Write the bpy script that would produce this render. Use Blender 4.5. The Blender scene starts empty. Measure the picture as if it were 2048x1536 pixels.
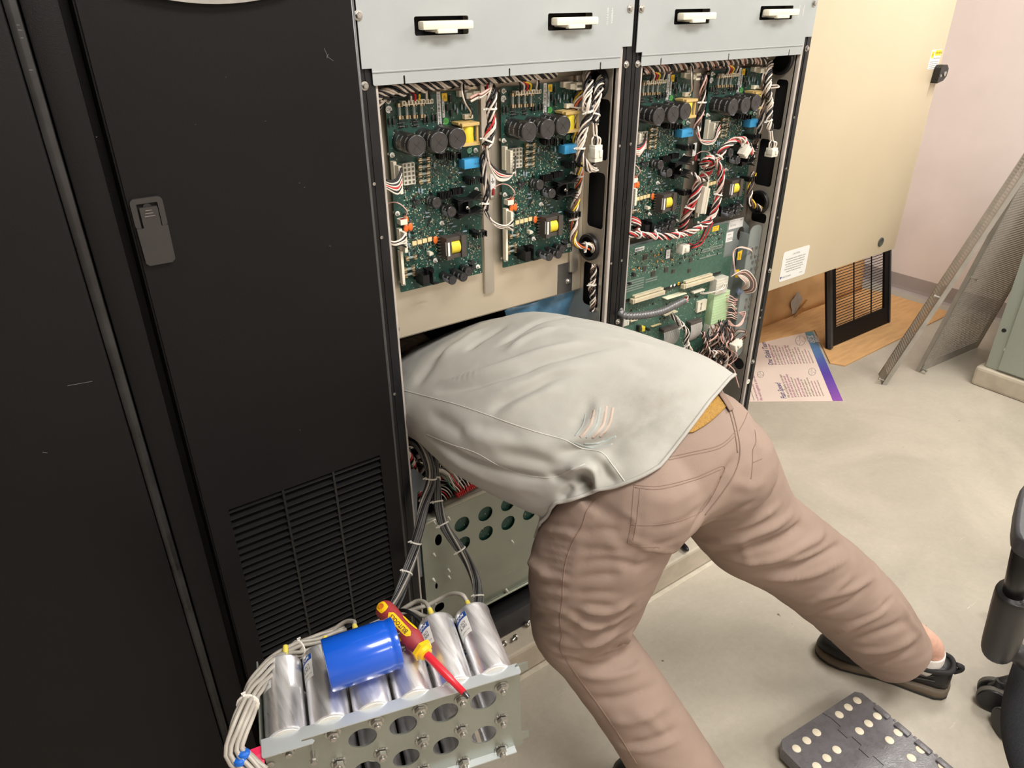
import bpy, bmesh, math, random
from mathutils import Vector as V, Matrix, noise
from mathutils.bvhtree import BVHTree
random.seed(7)
scene = bpy.context.scene
COL = scene.collection
# ---------------------------------------------------------------- camera
H = 1.55
F = 1445.77
CX = V((0.81219, -0.58337, -0.005215))      # image right
CYD = V((-0.278647, -0.380059, -0.881992))  # image down
CZF = V((0.512546, 0.717799, -0.471235))    # view direction
CAM = V((0, 0, H))
cd = bpy.data.cameras.new('camera'); cam = bpy.data.objects.new('camera', cd); COL.objects.link(cam)
cd.sensor_width = 36; cd.lens = F / 2048 * 36; cd.clip_start = .02; cd.clip_end = 50
m = Matrix.Identity(4)
for i in range(3):
    m[i][0] = CX[i]; m[i][1] = -CYD[i]; m[i][2] = -CZF[i]
m.translation = CAM
cam.matrix_world = m
scene.camera = cam
# ---------------------------------------------------------------- light and exposure
w = bpy.data.worlds.new('world'); scene.world = w; w.use_nodes = True
w.node_tree.nodes['Background'].inputs[0].default_value = (1, .96, .9, 1)
w.node_tree.nodes['Background'].inputs[1].default_value = .25
def area(name, loc, sx, sy, power, col=(1, .965, .92)):
    l = bpy.data.lights.new(name, 'AREA'); l.shape = 'RECTANGLE'; l.size = sx; l.size_y = sy
    l.energy = power; l.color = col
    o = bpy.data.objects.new(name, l); COL.objects.link(o); o.location = loc
    return o
area('troffer_light', (0.7, -0.15, 2.66), 1.2, .55, 40)
area('troffer_light', (2.9, -0.15, 2.66), 1.2, .55, 34)
area('troffer_light', (0.6, -2.2, 2.66), 1.2, .55, 30)
area('troffer_light', (2.9, -2.2, 2.66), 1.2, .55, 24)
area('troffer_light', (3.2, .75, 2.66), 1.2, .45, 24)
scene.view_settings.view_transform = 'Standard'
scene.view_settings.look = 'None'
scene.view_settings.exposure = 0.35
scene.view_settings.gamma = 1
scene.view_settings.use_curve_mapping = False

# ---------------------------------------------------------------- pixel -> world helpers (rays of the solved camera onto real planes)
def ray(px, py):
    return CX * (px - 1024) + CYD * (py - 768) + CZF * F
def aY(px, py, y=1.11):
    r = ray(px, py); return CAM + r * (y / r.y)
def aX(px, py, x):
    r = ray(px, py); return CAM + r * (x / r.x)
def aZ(px, py, z=0.0):
    r = ray(px, py); return CAM + r * ((z - H) / r.z)
def aD(px, py, d):
    r = ray(px, py).normalized(); return CAM + r * d

# ---------------------------------------------------------------- materials
def lin(c):
    return tuple(((x / 255) / 12.92 if x / 255 <= .04045 else ((x / 255 + .055) / 1.055) ** 2.4) for x in c) + (1,)
MATS = {}
def mat(name, rgb, rough=.5, metal=0, var=.06, vscale=30, bump=0, bscale=300, coat=0, spec=.5, aniso=None, trans=0, rvar=0, emit=0):
    if name in MATS: return MATS[name]
    m = bpy.data.materials.new(name); m.use_nodes = True; MATS[name] = m
    nt = m.node_tree; N = nt.nodes; L = nt.links; b = N['Principled BSDF']
    b.inputs['Roughness'].default_value = rough; b.inputs['Metallic'].default_value = metal
    b.inputs['Specular IOR Level'].default_value = spec
    if coat: b.inputs['Coat Weight'].default_value = coat; b.inputs['Coat Roughness'].default_value = .08
    if trans: b.inputs['Transmission Weight'].default_value = trans
    if emit:
        b.inputs['Emission Color'].default_value = lin(rgb); b.inputs['Emission Strength'].default_value = emit
    tc = N.new('ShaderNodeTexCoord'); mp = N.new('ShaderNodeMapping'); L.new(tc.outputs['Object'], mp.inputs[0])
    if aniso: mp.inputs['Scale'].default_value = aniso
    n = N.new('ShaderNodeTexNoise'); n.inputs['Scale'].default_value = vscale; n.inputs['Detail'].default_value = 5
    L.new(mp.outputs[0], n.inputs['Vector'])
    c = lin(rgb)[:3]
    r = N.new('ShaderNodeValToRGB')
    r.color_ramp.elements[0].position = .3; r.color_ramp.elements[1].position = .7
    r.color_ramp.elements[0].color = tuple(max(0, x * (1 - var * 2)) for x in c) + (1,)
    r.color_ramp.elements[1].color = tuple(min(1, x * (1 + var * 2)) for x in c) + (1,)
    L.new(n.outputs['Fac'], r.inputs[0]); L.new(r.outputs[0], b.inputs['Base Color'])
    if rvar:
        mr = N.new('ShaderNodeMapRange'); mr.inputs[1].default_value = .3; mr.inputs[2].default_value = .7
        mr.inputs[3].default_value = rough - rvar; mr.inputs[4].default_value = rough + rvar
        L.new(n.outputs['Fac'], mr.inputs[0]); L.new(mr.outputs[0], b.inputs['Roughness'])
    if bump:
        n2 = N.new('ShaderNodeTexNoise'); n2.inputs['Scale'].default_value = bscale; n2.inputs['Detail'].default_value = 3
        L.new(mp.outputs[0], n2.inputs['Vector'])
        bp = N.new('ShaderNodeBump'); bp.inputs['Strength'].default_value = bump; bp.inputs['Distance'].default_value = .001
        L.new(n2.outputs['Fac'], bp.inputs['Height']); L.new(bp.outputs[0], b.inputs['Normal'])
    return m
M_black = lambda: mat('black_powder_coat', (16, 15, 16), .45, 0, .1, 3, .25, 900, rvar=.05, spec=.18)
M_frame = lambda: mat('black_frame_steel', (26, 26, 27), .4, .1, .2, 12, .1, 500, rvar=.1, spec=.3)
M_grey = lambda: mat('grey_painted_steel', (166, 172, 172), .5, .1, .03, 6, .05, 600)
M_zinc = lambda: mat('zinc_plated_steel', (150, 152, 145), .38, .75, .06, 14, .05, 400, rvar=.08)
M_steel = lambda: mat('brushed_stainless', (200, 193, 180), .4, .7, .08, 8, .05, 300, aniso=(1, 1, .2), rvar=.08)
M_ivory = lambda: mat('ivory_plastic', (232, 226, 206), .45, 0, .03)
M_white = lambda: mat('white_nylon', (228, 224, 214), .4, 0, .03)
M_bplas = lambda: mat('black_plastic', (24, 24, 25), .35, 0, .1)
M_pcb = lambda: mat('green_circuit_board', (22, 66, 56), .42, 0, .14, 160, .2, 700)
M_copper = lambda: mat('solder', (190, 180, 165), .3, .9)
M_bolt = lambda: mat('bolt_steel', (176, 174, 168), .3, .9, .1, 60)
M_label = lambda: mat('white_label', (226, 226, 222), .5, 0, .01)
M_ink = lambda: mat('black_ink', (40, 40, 44), .6, 0, .0)
M_wire = {k: (lambda k=k, c=c: mat(k + '_wire_insulation', c, .38, 0, .05, 60)) for k, c in dict(white=(226, 214, 200), black=(22, 23, 28), red=(196, 38, 44), yellow=(232, 196, 40), grey=(168, 162, 152), orange=(220, 96, 40), pink=(222, 178, 166), silver=(92, 91, 90), brown=(110, 84, 70), green=(60, 130, 90)).items()}

# ---------------------------------------------------------------- mesh builder
class MB:
    def __init__(s): s.v = []; s.f = []; s.m = []; s.cur = 0
    def add(s, vs, fs):
        o = len(s.v); s.v += [V(p) for p in vs]
        for f in fs: s.f.append([i + o for i in f]); s.m.append(s.cur)
        return s
    def box(s, c, d, R=None, bev=0):
        x, y, z = d[0] / 2, d[1] / 2, d[2] / 2; c = V(c)
        b = min(bev, x * .9, y * .9, z * .9)
        if b <= 0:
            P = [V((i, j, k)) for i in (-x, x) for j in (-y, y) for k in (-z, z)]
            Fs = [(0, 1, 3, 2), (4, 6, 7, 5), (0, 4, 5, 1), (2, 3, 7, 6), (0, 2, 6, 4), (1, 5, 7, 3)]
        else:
            bm = bmesh.new(); bmesh.ops.create_cube(bm, size=1)
            for q in bm.verts: q.co = V((q.co.x * 2 * x, q.co.y * 2 * y, q.co.z * 2 * z))
            bmesh.ops.bevel(bm, geom=bm.edges[:], offset=b, segments=2, affect='EDGES', profile=.6)
            bm.verts.index_update(); P = [q.co.copy() for q in bm.verts]; Fs = [[q.index for q in f.verts] for f in bm.faces]; bm.free()
        if R is not None: P = [R @ p for p in P]
        return s.add([p + c for p in P], Fs)
    def bx(s, x0, x1, y0, y1, z0, z1, bev=0):
        return s.box(((x0 + x1) / 2, (y0 + y1) / 2, (z0 + z1) / 2), (abs(x1 - x0), abs(y1 - y0), abs(z1 - z0)), None, bev)
    def lathe(s, p0, ax, prof, n=20, cap=True):
        ax = V(ax).normalized(); p0 = V(p0)
        u = ax.orthogonal().normalized(); w = ax.cross(u)
        P = []; Fs = []
        for (t, r) in prof:
            for k in range(n):
                a = 2 * math.pi * k / n; P.append(p0 + ax * t + (u * math.cos(a) + w * math.sin(a)) * max(r, 1e-5))
        for i in range(len(prof) - 1):
            for k in range(n):
                a, b = i * n + k, i * n + (k + 1) % n; Fs.append((a, b, b + n, a + n))
        if cap: Fs.append(tuple(range(n - 1, -1, -1))); Fs.append(tuple((len(prof) - 1) * n + k for k in range(n)))
        return s.add(P, Fs)
    def cyl(s, p0, p1, r, n=16, r1=None):
        d = V(p1) - V(p0); return s.lathe(p0, d, [(0, r), (d.length, r if r1 is None else r1)], n)
    def tube(s, pts, r, n=6, smooth=0, cap=True):
        pts = [V(p) for p in pts]
        if smooth:
            if isinstance(r, (list, tuple)): r = [q.x for q in catmull([V((x, 0, 0)) for x in r], smooth)]
            pts = catmull(pts, smooth)
        t = (pts[1] - pts[0]).normalized(); u = t.orthogonal().normalized(); P = []; Fs = []
        for i, p in enumerate(pts):
            t2 = (pts[min(i + 1, len(pts) - 1)] - pts[max(i - 1, 0)])
            if t2.length > 1e-9: t = t2.normalized()
            u = (u - t * u.dot(t))
            u = u.normalized() if u.length > 1e-6 else t.orthogonal().normalized()
            w = t.cross(u); rr = r[i] if isinstance(r, (list, tuple)) else r
            for k in range(n):
                a = 2 * math.pi * k / n; P.append(p + (u * math.cos(a) + w * math.sin(a)) * rr)
        for i in range(len(pts) - 1):
            for k in range(n):
                a, b = i * n + k, i * n + (k + 1) % n; Fs.append((a, b, b + n, a + n))
        if cap: Fs.append(tuple(range(n - 1, -1, -1))); Fs.append(tuple((len(pts) - 1) * n + k for k in range(n)))
        return s.add(P, Fs)
    def plate(s, outer, holes, o, u, w, th):
        """flat sheet with holes: 2-D outlines in the frame o + a*u + b*w, thickness th along u x w"""
        o, u, w = V(o), V(u), V(w); nrm = u.cross(w).normalized()
        bm = bmesh.new()
        for lp in [outer] + list(holes):
            vs = [bm.verts.new((a, b, 0)) for a, b in lp]
            for i in range(len(vs)): bm.edges.new((vs[i], vs[(i + 1) % len(vs)]))
        bm.verts.index_update()
        bmesh.ops.triangle_fill(bm, edges=bm.edges[:], use_beauty=True, normal=(0, 0, 1))
        bm.verts.index_update()
        P2 = [q.co.copy() for q in bm.verts]; T = []
        for f in bm.faces:
            idx = [q.index for q in f.verts]
            if f.normal.z < 0: idx.reverse()
            T.append(idx)
        bm.free(); n = len(P2)
        P = [o + u * p.x + w * p.y for p in P2] + [o + u * p.x + w * p.y + nrm * th for p in P2]
        Fs = [list(reversed(t)) for t in T] + [[i + n for i in t] for t in T]
        k = 0
        for li, lp in enumerate([outer] + list(holes)):
            L = len(lp); ar = sum(lp[i][0] * lp[(i + 1) % L][1] - lp[(i + 1) % L][0] * lp[i][1] for i in range(L))
            ccw = ar > 0
            for i in range(L):
                a, b = k + i, k + (i + 1) % L
                q = [a, b, b + n, a + n]
                if ccw != (li == 0): q.reverse()
                Fs.append(q)
            k += L
        return s.add(P, Fs)
    def grid(s, G, close=False):
        nr, nc = len(G), len(G[0]); P = [p for r in G for p in r]; Fs = []
        for i in range(nr - 1):
            for j in range(nc if close else nc - 1):
                a, b = i * nc + j, i * nc + (j + 1) % nc; Fs.append((a, b, b + nc, a + nc))
        return s.add(P, Fs)
    def build(s, name, mats, parent=None, smooth=False, origin=None, at=None):
        if not isinstance(mats, (list, tuple)): mats = [mats]
        off = V(origin) if origin is not None else (parent_loc(parent) if parent else V((0, 0, 0)))
        me = bpy.data.meshes.new(name); me.from_pydata([tuple(p - off) for p in s.v], [], s.f)
        for q in mats: me.materials.append(q)
        if len(mats) > 1: me.polygons.foreach_set('material_index', s.m)
        if smooth:
            me.polygons.foreach_set('use_smooth', [True] * len(me.polygons))
            if smooth != 2: me.set_sharp_from_angle(angle=math.radians(38))
        me.update()
        o = bpy.data.objects.new(name, me); COL.objects.link(o)
        if parent: o.parent = parent; 
        if parent and origin is not None: o.location = V(origin) - parent_loc(parent)
        elif not parent: o.location = off
        return o
def parent_loc(p):
    l = V(p.location); q = p.parent
    while q: l += V(q.location); q = q.parent
    return l
def catmull(P, n):
    P = [V(p) for p in P]; out = []
    for i in range(len(P) - 1):
        a, b, c, d = P[max(i - 1, 0)], P[i], P[i + 1], P[min(i + 2, len(P) - 1)]
        for k in range(n):
            t = k / n
            out.append(.5 * ((2 * b) + (c - a) * t + (2 * a - 5 * b + 4 * c - d) * t * t + (3 * b - a - 3 * c + d) * t ** 3))
    out.append(P[-1]); return out
def rrect(x0, x1, y0, y1, r, n=5):
    out = []
    for cx, cy, a0 in ((x1 - r, y1 - r, 0), (x0 + r, y1 - r, 90), (x0 + r, y0 + r, 180), (x1 - r, y0 + r, 270)):
        for k in range(n + 1):
            a = math.radians(a0 + 90 * k / n); out.append((cx + r * math.cos(a), cy + r * math.sin(a)))
    return out
def circ(cx, cy, r, n=24, ry=None):
    return [(cx + r * math.cos(2 * math.pi * k / n), cy + (ry or r) * math.sin(2 * math.pi * k / n)) for k in range(n)]
# ---------------------------------------------------------------- things
def tag(o, label, cat, group=None, kind=None):
    if label: o['label'] = label
    if cat: o['category'] = cat
    if group: o['group'] = group
    if kind: o['kind'] = kind
    return o
def thing(name, label, cat, loc=(0, 0, 0), group=None):
    o = bpy.data.objects.new(name, None); COL.objects.link(o); o.location = loc
    o.empty_display_size = .05
    return tag(o, label, cat, group)
def struct(name, mb, m, **k):
    o = mb.build(name, m, **k); o['kind'] = 'structure'; return o
def dup(root, loc, label=None):
    def cp(o, par):
        c = o.copy(); COL.objects.link(c); c.parent = par
        for ch in list(o.children): cp(ch, c)
        return c
    r = cp(root, None); r.location = loc
    if label: r['label'] = label
    return r
# ---------------------------------------------------------------- lettering (curved or flat, real raised ink)
_tc = {}
def text_tris(s, bold=0):
    k = (s, bold)
    if k not in _tc:
        c = bpy.data.curves.new('t', 'FONT'); c.body = s; c.size = 1; c.align_x = 'CENTER'; c.align_y = 'CENTER'; c.resolution_u = 2; c.offset = bold
        o = bpy.data.objects.new('t', c); COL.objects.link(o)
        dg = bpy.context.evaluated_depsgraph_get(); me = bpy.data.meshes.new_from_object(o.evaluated_get(dg))
        _tc[k] = ([q.co.copy() for q in me.vertices], [list(p.vertices) for p in me.polygons])
        bpy.data.objects.remove(o); bpy.data.curves.remove(c); bpy.data.meshes.remove(me)
    return _tc[k]
def text(mb, s, o, u, w, size, lift=.0004, fn=None, bold=0, sx=1):
    vs, fs = text_tris(s, bold); o, u, w = V(o), V(u), V(w); n = u.cross(w).normalized()
    if fn: mb.add([fn(p.x * size * sx, p.y * size) for p in vs], fs)
    else: mb.add([o + u * p.x * size * sx + w * p.y * size + n * lift for p in vs], fs)
# ---------------------------------------------------------------- wires
def helix(path, i, n, R, pitch, phase=0, jit=0, seed=0, step=8):
    P = catmull(path, step); out = []; s = 0
    t = (P[1] - P[0]).normalized(); u = t.orthogonal().normalized()
    for k, p in enumerate(P):
        if k: s += (p - P[k - 1]).length
        t2 = P[min(k + 1, len(P) - 1)] - P[max(k - 1, 0)]
        if t2.length > 1e-9: t = t2.normalized()
        u = u - t * u.dot(t); u = u.normalized() if u.length > 1e-6 else t.orthogonal().normalized()
        w = t.cross(u); a = 2 * math.pi * (i / n + s / pitch) + phase
        q = noise.noise_vector(V((seed * 3.1 + i * 7.7, s * 25, 0))) * jit
        out.append(p + (u * math.cos(a) + w * math.sin(a)) * R + q)
    return out
def densify(path, d=.006):
    P = catmull(path, 8); out = [P[0]]; acc = 0
    for a, b in zip(P, P[1:]):
        L = (b - a).length
        while acc + L >= d and L > 1e-9:
            f = (d - acc) / L; a = a.lerp(b, f); out.append(a); L = (b - a).length; acc = 0
        acc += L
    out.append(P[-1]); return out
def harness(name, label, cat, path, cols, r=.0016, R=.004, pitch=.04, ties=(), group=None, jit=.001, straight=False, seed=0, root=None, tie_mat=None, inner=0):
    P = densify(path, min(.008, pitch / 7) if not straight else .01)
    t = root or thing(name, label, cat, tuple(P[0]), group)
    n = len(cols)
    for i, c in enumerate(cols):
        RR = R * (.45 if (inner and i % 3 == 0) else 1)
        mb = MB(); mb.tube(helix(P, i, n, RR, pitch if not straight else 1e3, seed * 1.3, jit, seed + i * .37, 1), r, 6)
        mb.build('wire', M_wire[c](), t, smooth=2)
    for f in ties:
        k = int(f * (len(P) - 2)); p = P[k]; d = (P[k + 1] - P[k]).normalized()
        mb = MB(); rr = R + r + .0008
        mb.lathe(p - d * .0016, d, [(0, rr), (.0003, rr + .0008), (.0029, rr + .0008), (.0032, rr)], 14)
        sd = d.cross(V((0, -1, .3))).normalized(); q = p + sd * (rr)
        mb.box(q, (.004, .005, .004)); mb.box(q + sd * .004, (.006, .002, .002))
        mb.build('cable_tie', tie_mat or M_white(), t, smooth=1)
    return t
def bolt(p, n, r=.006, h=.004, parent=None, name='bolt', m=None, washer=True, stud=0):
    n = V(n).normalized(); mb = MB()
    if washer: mb.lathe(p, n, [(0, r * 1.45), (.001, r * 1.45), (.0012, r * 1.3)], 16)
    a = .0012 if washer else 0
    mb.lathe(V(p) + n * a, n, [(0, r), (h * .8, r), (h, r * .8)], 6)
    if stud: mb.lathe(V(p) + n * (a + h), n, [(0, r * .55), (stud * .8, r * .55), (stud, r * .4)], 10)
    else: mb.lathe(V(p) + n * (a + h), n, [(0, r * .55), (.0003, r * .5)], 10)
    return mb.build(name, m or M_bolt(), parent, smooth=1)
# ================================================================ ROOM
def floor_mat():
    m = bpy.data.materials.new('sealed_concrete'); m.use_nodes = True; nt = m.node_tree; N = nt.nodes; L = nt.links; b = N['Principled BSDF']
    tc = N.new('ShaderNodeTexCoord')
    def nz(scale, det, rough=.6, vec=None, dist=0):
        n = N.new('ShaderNodeTexNoise'); n.inputs['Scale'].default_value = scale; n.inputs['Detail'].default_value = det
        n.inputs['Roughness'].default_value = rough; n.inputs['Distortion'].default_value = dist
        L.new(vec or tc.outputs['Object'], n.inputs['Vector']); return n
    def ramp(src, p0, p1, c0, c1):
        r = N.new('ShaderNodeValToRGB'); r.color_ramp.elements[0].position = p0; r.color_ramp.elements[1].position = p1
        r.color_ramp.elements[0].color = c0; r.color_ramp.elements[1].color = c1; L.new(src, r.inputs[0]); return r
    def mix(t, fac, a, c):
        x = N.new('ShaderNodeMix'); x.data_type = 'RGBA'; x.blend_type = t
        if isinstance(fac, float): x.inputs[0].default_value = fac
        else: L.new(fac, x.inputs[0])
        L.new(a, x.inputs[6]); 
        if isinstance(c, tuple): x.inputs[7].default_value = c
        else: L.new(c, x.inputs[7])
        return x.outputs[2]
    a = ramp(nz(2.2, 8, .65, dist=.6).outputs['Fac'], .3, .7, lin((166, 159, 145)), lin((190, 182, 167)))
    f = ramp(nz(60, 6, .7).outputs['Fac'], .35, .65, (.86, .86, .86, 1), (1, 1, 1, 1))
    c = mix('MULTIPLY', .5, a.outputs[0], f.outputs[0])
    # hairline scratches and small dark specks
    mp = N.new('ShaderNodeMapping'); mp.inputs['Rotation'].default_value = (0, 0, .7); mp.inputs['Scale'].default_value = (2, 26, 1); L.new(tc.outputs['Object'], mp.inputs[0])
    sc = ramp(nz(3.5, 6, .75, mp.outputs[0], .3).outputs['Fac'], .66, .70, (0, 0, 0, 1), (1, 1, 1, 1))
    c = mix('MIX', sc.outputs[0], c, lin((206, 198, 178)))
    sp = ramp(nz(34, 2, .5).outputs['Fac'], .76, .79, (0, 0, 0, 1), (1, 1, 1, 1))
    c = mix('MIX', sp.outputs[0], c, lin((96, 88, 76)))
    L.new(c, b.inputs['Base Color'])
    rr = ramp(nz(9, 6).outputs['Fac'], .3, .7, (.3, .3, .3, 1), (.5, .5, .5, 1)); L.new(rr.outputs[0], b.inputs['Roughness'])
    bp = N.new('ShaderNodeBump'); bp.inputs['Strength'].default_value = .25; bp.inputs['Distance'].default_value = .001
    L.new(nz(120, 6).outputs['Fac'], bp.inputs['Height']); L.new(bp.outputs[0], b.inputs['Normal'])
    return m
X0, X1, Y0, Y1, ZC = -2.2, 4.24, -3.4, 2.25, 2.7
struct('floor', MB().bx(X0 - .1, X1 + .1, Y0 - .1, Y1 + .1, -.1, 0), floor_mat())
wallm = mat('pinkish_wall_paint', (236, 225, 220), .7, 0, .02, 4, .15, 500)
struct('wall_right', MB().bx(X1, X1 + .1, Y0 - .1, Y1 + .1, 0, ZC), wallm)
struct('wall_back', MB().bx(X0 - .1, X1, Y1, Y1 + .1, 0, ZC), wallm)
struct('wall_left', MB().bx(X0 - .1, X0, Y0 - .1, Y1, 0, ZC), wallm)
struct('wall_front', MB().bx(X0, X1, Y0 - .1, Y0, 0, ZC), wallm)
struct('ceiling', MB().bx(X0 - .1, X1 + .1, Y0 - .1, Y1 + .1, ZC, ZC + .1), mat('ceiling_tile', (220, 218, 210), .9))
bbm = mat('mauve_vinyl_cove_base', (168, 158, 156), .45, 0, .03, 5)
def cove(name, pts, nrm):
    # profile swept along the wall: cove base with a curved toe
    prof = [(0, .1), (.003, .1), (.0035, .03), (.006, .012), (.012, .004), (.02, 0), (0, 0)]
    mb = MB(); a, b = V(pts[0]), V(pts[1]); n = V(nrm)
    P = [a + n * d + V((0, 0, z)) for d, z in prof] + [b + n * d + V((0, 0, z)) for d, z in prof]; k = len(prof)
    mb.add(P, [(i, (i + 1) % k, (i + 1) % k + k, i + k) for i in range(k)] + [tuple(range(k)), tuple(range(2 * k - 1, k - 1, -1))])
    struct(name, mb, bbm)
cove('baseboard_right', ((X1, Y0, 0), (X1, Y1, 0)), (-1, 0, 0))
cove('baseboard_back', ((1.7, Y1, 0), (X1, Y1, 0)), (0, -1, 0))
padm = mat('painted_concrete_pad', (186, 176, 158), .6, 0, .07, 14, .4, 200)
struct('trim_1', MB().bx(X0 + .3, 1.72, 1.045, 1.97, 0, .088, .008), padm)
struct('trim_2', MB().bx(3.36, X1 - .001, Y0 + 1.2, 1.14, 0, .088, .012), padm)
# floor joint strip in front of the pad
struct('trim_3', MB().bx(X0 + .3, 1.72, 1.030, 1.044, 0, .0015), mat('pale_caulk', (196, 189, 172), .6))
# ================================================================ UPS CABINETS
black, frame_m, grey = M_black(), M_frame(), M_grey()
# ---- far-left black cabinet (plain door)
lc = thing('equipment_cabinet', 'plain matt black cabinet at the left edge, no handle or vents', 'cabinet', (-.2, 1.5, .088))
MB().bx(-.55, .083, 1.10, 1.9, .09, 2.02, .004).build('cabinet_body', black, lc, smooth=1)
mb = MB(); mb.bx(-.55, .068, 1.052, 1.098, .12, 2.0, .006); mb.build('door', black, lc, smooth=1)
mb = MB(); mb.bx(.0685, .0845, 1.064, 1.099, .12, 2.0, .007); mb.build('door_edge', mat('black_edge_highlight', (36, 36, 36), .33, .2, .25, 20, rvar=.08), lc, smooth=1)  # lighter grey paints in the highlight along the rounded door edge
mb = MB()
for (px, py, l, a) in ((36, 50, .003, 5), (40, 60, .004, 8), (44, 76, .003, -5), (62, 140, .004, 3), (160, 767, .03, 5), (90, 905, .006, 30)):
    p = aY(px, py, 1.0515); mb.box(p, (l, .0004, .0007), Matrix.Rotation(math.radians(a), 3, 'Y'))
mb.build('scratches', mat('scratched_paint', (96, 94, 92), .6), lc)
# ---- black cabinet with latch and louvre
bc = thing('equipment_cabinet', 'black cabinet with paddle latch and louvred vent low on its door', 'cabinet', (.3, 1.5, .088))
MB().bx(.0855, .507, 1.112, 1.9, .09, 2.02, .003).build('cabinet_body', black, bc, smooth=1)
# door leaf with louvre opening
dY0, dY1 = 1.065, 1.107
gx0, gx1, gz0, gz1 = .175, .455, .395, .782
g = [aY(457, 1020, dY0), aY(760, 911, dY0)]; gx0, gx1, gz1 = g[0].x, g[1].x, g[0].z
mb = MB(); mb.plate([(.1395, .13), (.489, .13), (.489, 2.0), (.1395, 2.0)], [[(gx0, gz0), (gx1, gz0), (gx1, gz1), (gx0, gz1)]], (0, dY1, 0), (1, 0, 0), (0, 0, 1), dY1 - dY0 - .004)
mb2 = MB(); mb2.plate([(.142, .133), (.4865, .133), (.4865, 1.997), (.142, 1.997)], [[(gx0, gz0), (gx1, gz0), (gx1, gz1), (gx0, gz1)]], (0, dY0 + .004, 0), (1, 0, 0), (0, 0, 1), .004)
mb.add(mb2.v, mb2.f); door = mb.build('door', black, bc)
mb = MB(); mb.tube([(.4885, dY0 + .006, .13), (.4885, dY0 + .006, 2.0)], .0045, 10); mb.build('door_edge', mat('black_edge_sheen', (70, 70, 70), .3, .3), bc, smooth=2)
mb = MB(); mb.bx(.0865, .1265, 1.075, 1.111, .12, 2.0, .004); mb.build('side_trim', black, bc, smooth=1)
# louvre
mb = MB(); W = (gx1 - gx0); n = 27; dz = (gz1 - gz0) / n
for i in range(n):
    z = gz1 - dz * (i + .5)
    mb.add([(gx0, dY0 + .001, z - .0014), (gx1, dY0 + .001, z - .0014), (gx1, dY0 + .001, z + .0006), (gx0, dY0 + .001, z + .0006),
            (gx0, dY0 + .016, z + .004), (gx1, dY0 + .016, z + .004), (gx1, dY0 + .016, z + .0052), (gx0, dY0 + .016, z + .0052)],
           [(0, 1, 2, 3), (3, 2, 6, 7), (0, 4, 5, 1), (4, 7, 6, 5), (0, 3, 7, 4), (1, 5, 6, 2)])
for f in (1 / 3, 2 / 3): mb.bx(gx0 + W * f - .002, gx0 + W * f + .002, dY0 - .0002, dY0 + .02, gz0, gz1)
mb.build('louvre', mat('black_louvre', (24, 24, 25), .35, .05), bc)
MB().bx(gx0 - .01, gx1 + .01, dY1 - .006, dY1 - .001, gz0 - .01, gz1 + .01).build('filter_backing', mat('black_foam', (8, 8, 8), .9), bc)
MB().bx(.1, .49, 1.08, 1.11, .09, .126, .002).build('plinth', black, bc)
# paddle latch: recessed bezel with a stepped paddle
lt = thing('latch_tmp', None, None); lt.parent = bc; lt.name = 'latch'
def L2(px, py): p = aY(px, py, dY0 - .004); return (p.x, p.z)
c = [L2(*q) for q in ((262, 400), (326, 393), (350, 522), (286, 533))]
lx0, lx1 = (c[0][0] + c[3][0]) / 2, (c[1][0] + c[2][0]) / 2; lz1, lz0 = (c[0][1] + c[1][1]) / 2 + .001, (c[2][1] + c[3][1]) / 2
lw = lx1 - lx0; zs = lz1 - (lz1 - lz0) * .43
lm = mat('charcoal_plastic', (46, 44, 43), .38, 0, .05, 40)
mb = MB(); mb.plate(rrect(lx0, lx1, zs - .002, lz1, .006), [rrect(lx0 + .007, lx1 - .007, zs - .001, lz1 - .007, .0015, 2)], (0, dY0, 0), (1, 0, 0), (0, 0, 1), .005)
mb.build('latch_bezel', lm, lt, smooth=1)
MB().bx(lx0 + .006, lx1 - .006, dY0 - .0006, dY0, zs - .001, lz1 - .006).build('latch_recess', mat('latch_recess', (6, 6, 6), .8), lt)
xm = (lx0 + lx1) / 2
out = [(lx0 + .0015, lz0 + .004), (lx0 + .0055, lz0), (lx1 - .0055, lz0), (lx1 - .001, lz0 + .004), (lx1 - .0005, zs), (lx1 - .0085, zs), (lx1 - .0085, lz1 - .012), (lx0 + .0095, lz1 - .012), (lx0 + .0095, zs), (lx0 + .0005, zs)]
mb = MB(); mb.plate(out, [], (0, dY0 - .002, 0), (1, 0, 0), (0, 0, 1), .005); mb.build('latch_paddle', lm, lt)
mb = MB()
for k, hw in enumerate((.004, .005, .0065)): mb.bx(xm - hw, xm + hw, dY0 - .0082, dY0 - .0068, lz1 - .0165 - k * .0038, lz1 - .0156 - k * .0038)
mb.build('grip_ribs', mat('latch_rib', (110, 104, 100), .4), lt)
mb = MB(); mb.cyl((xm, dY0 - .001, lz1 - .013), (xm, dY0 - .004, lz1 - .013), .0055, 20); mb.build('lock_barrel', M_bplas(), lt, smooth=1)
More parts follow.
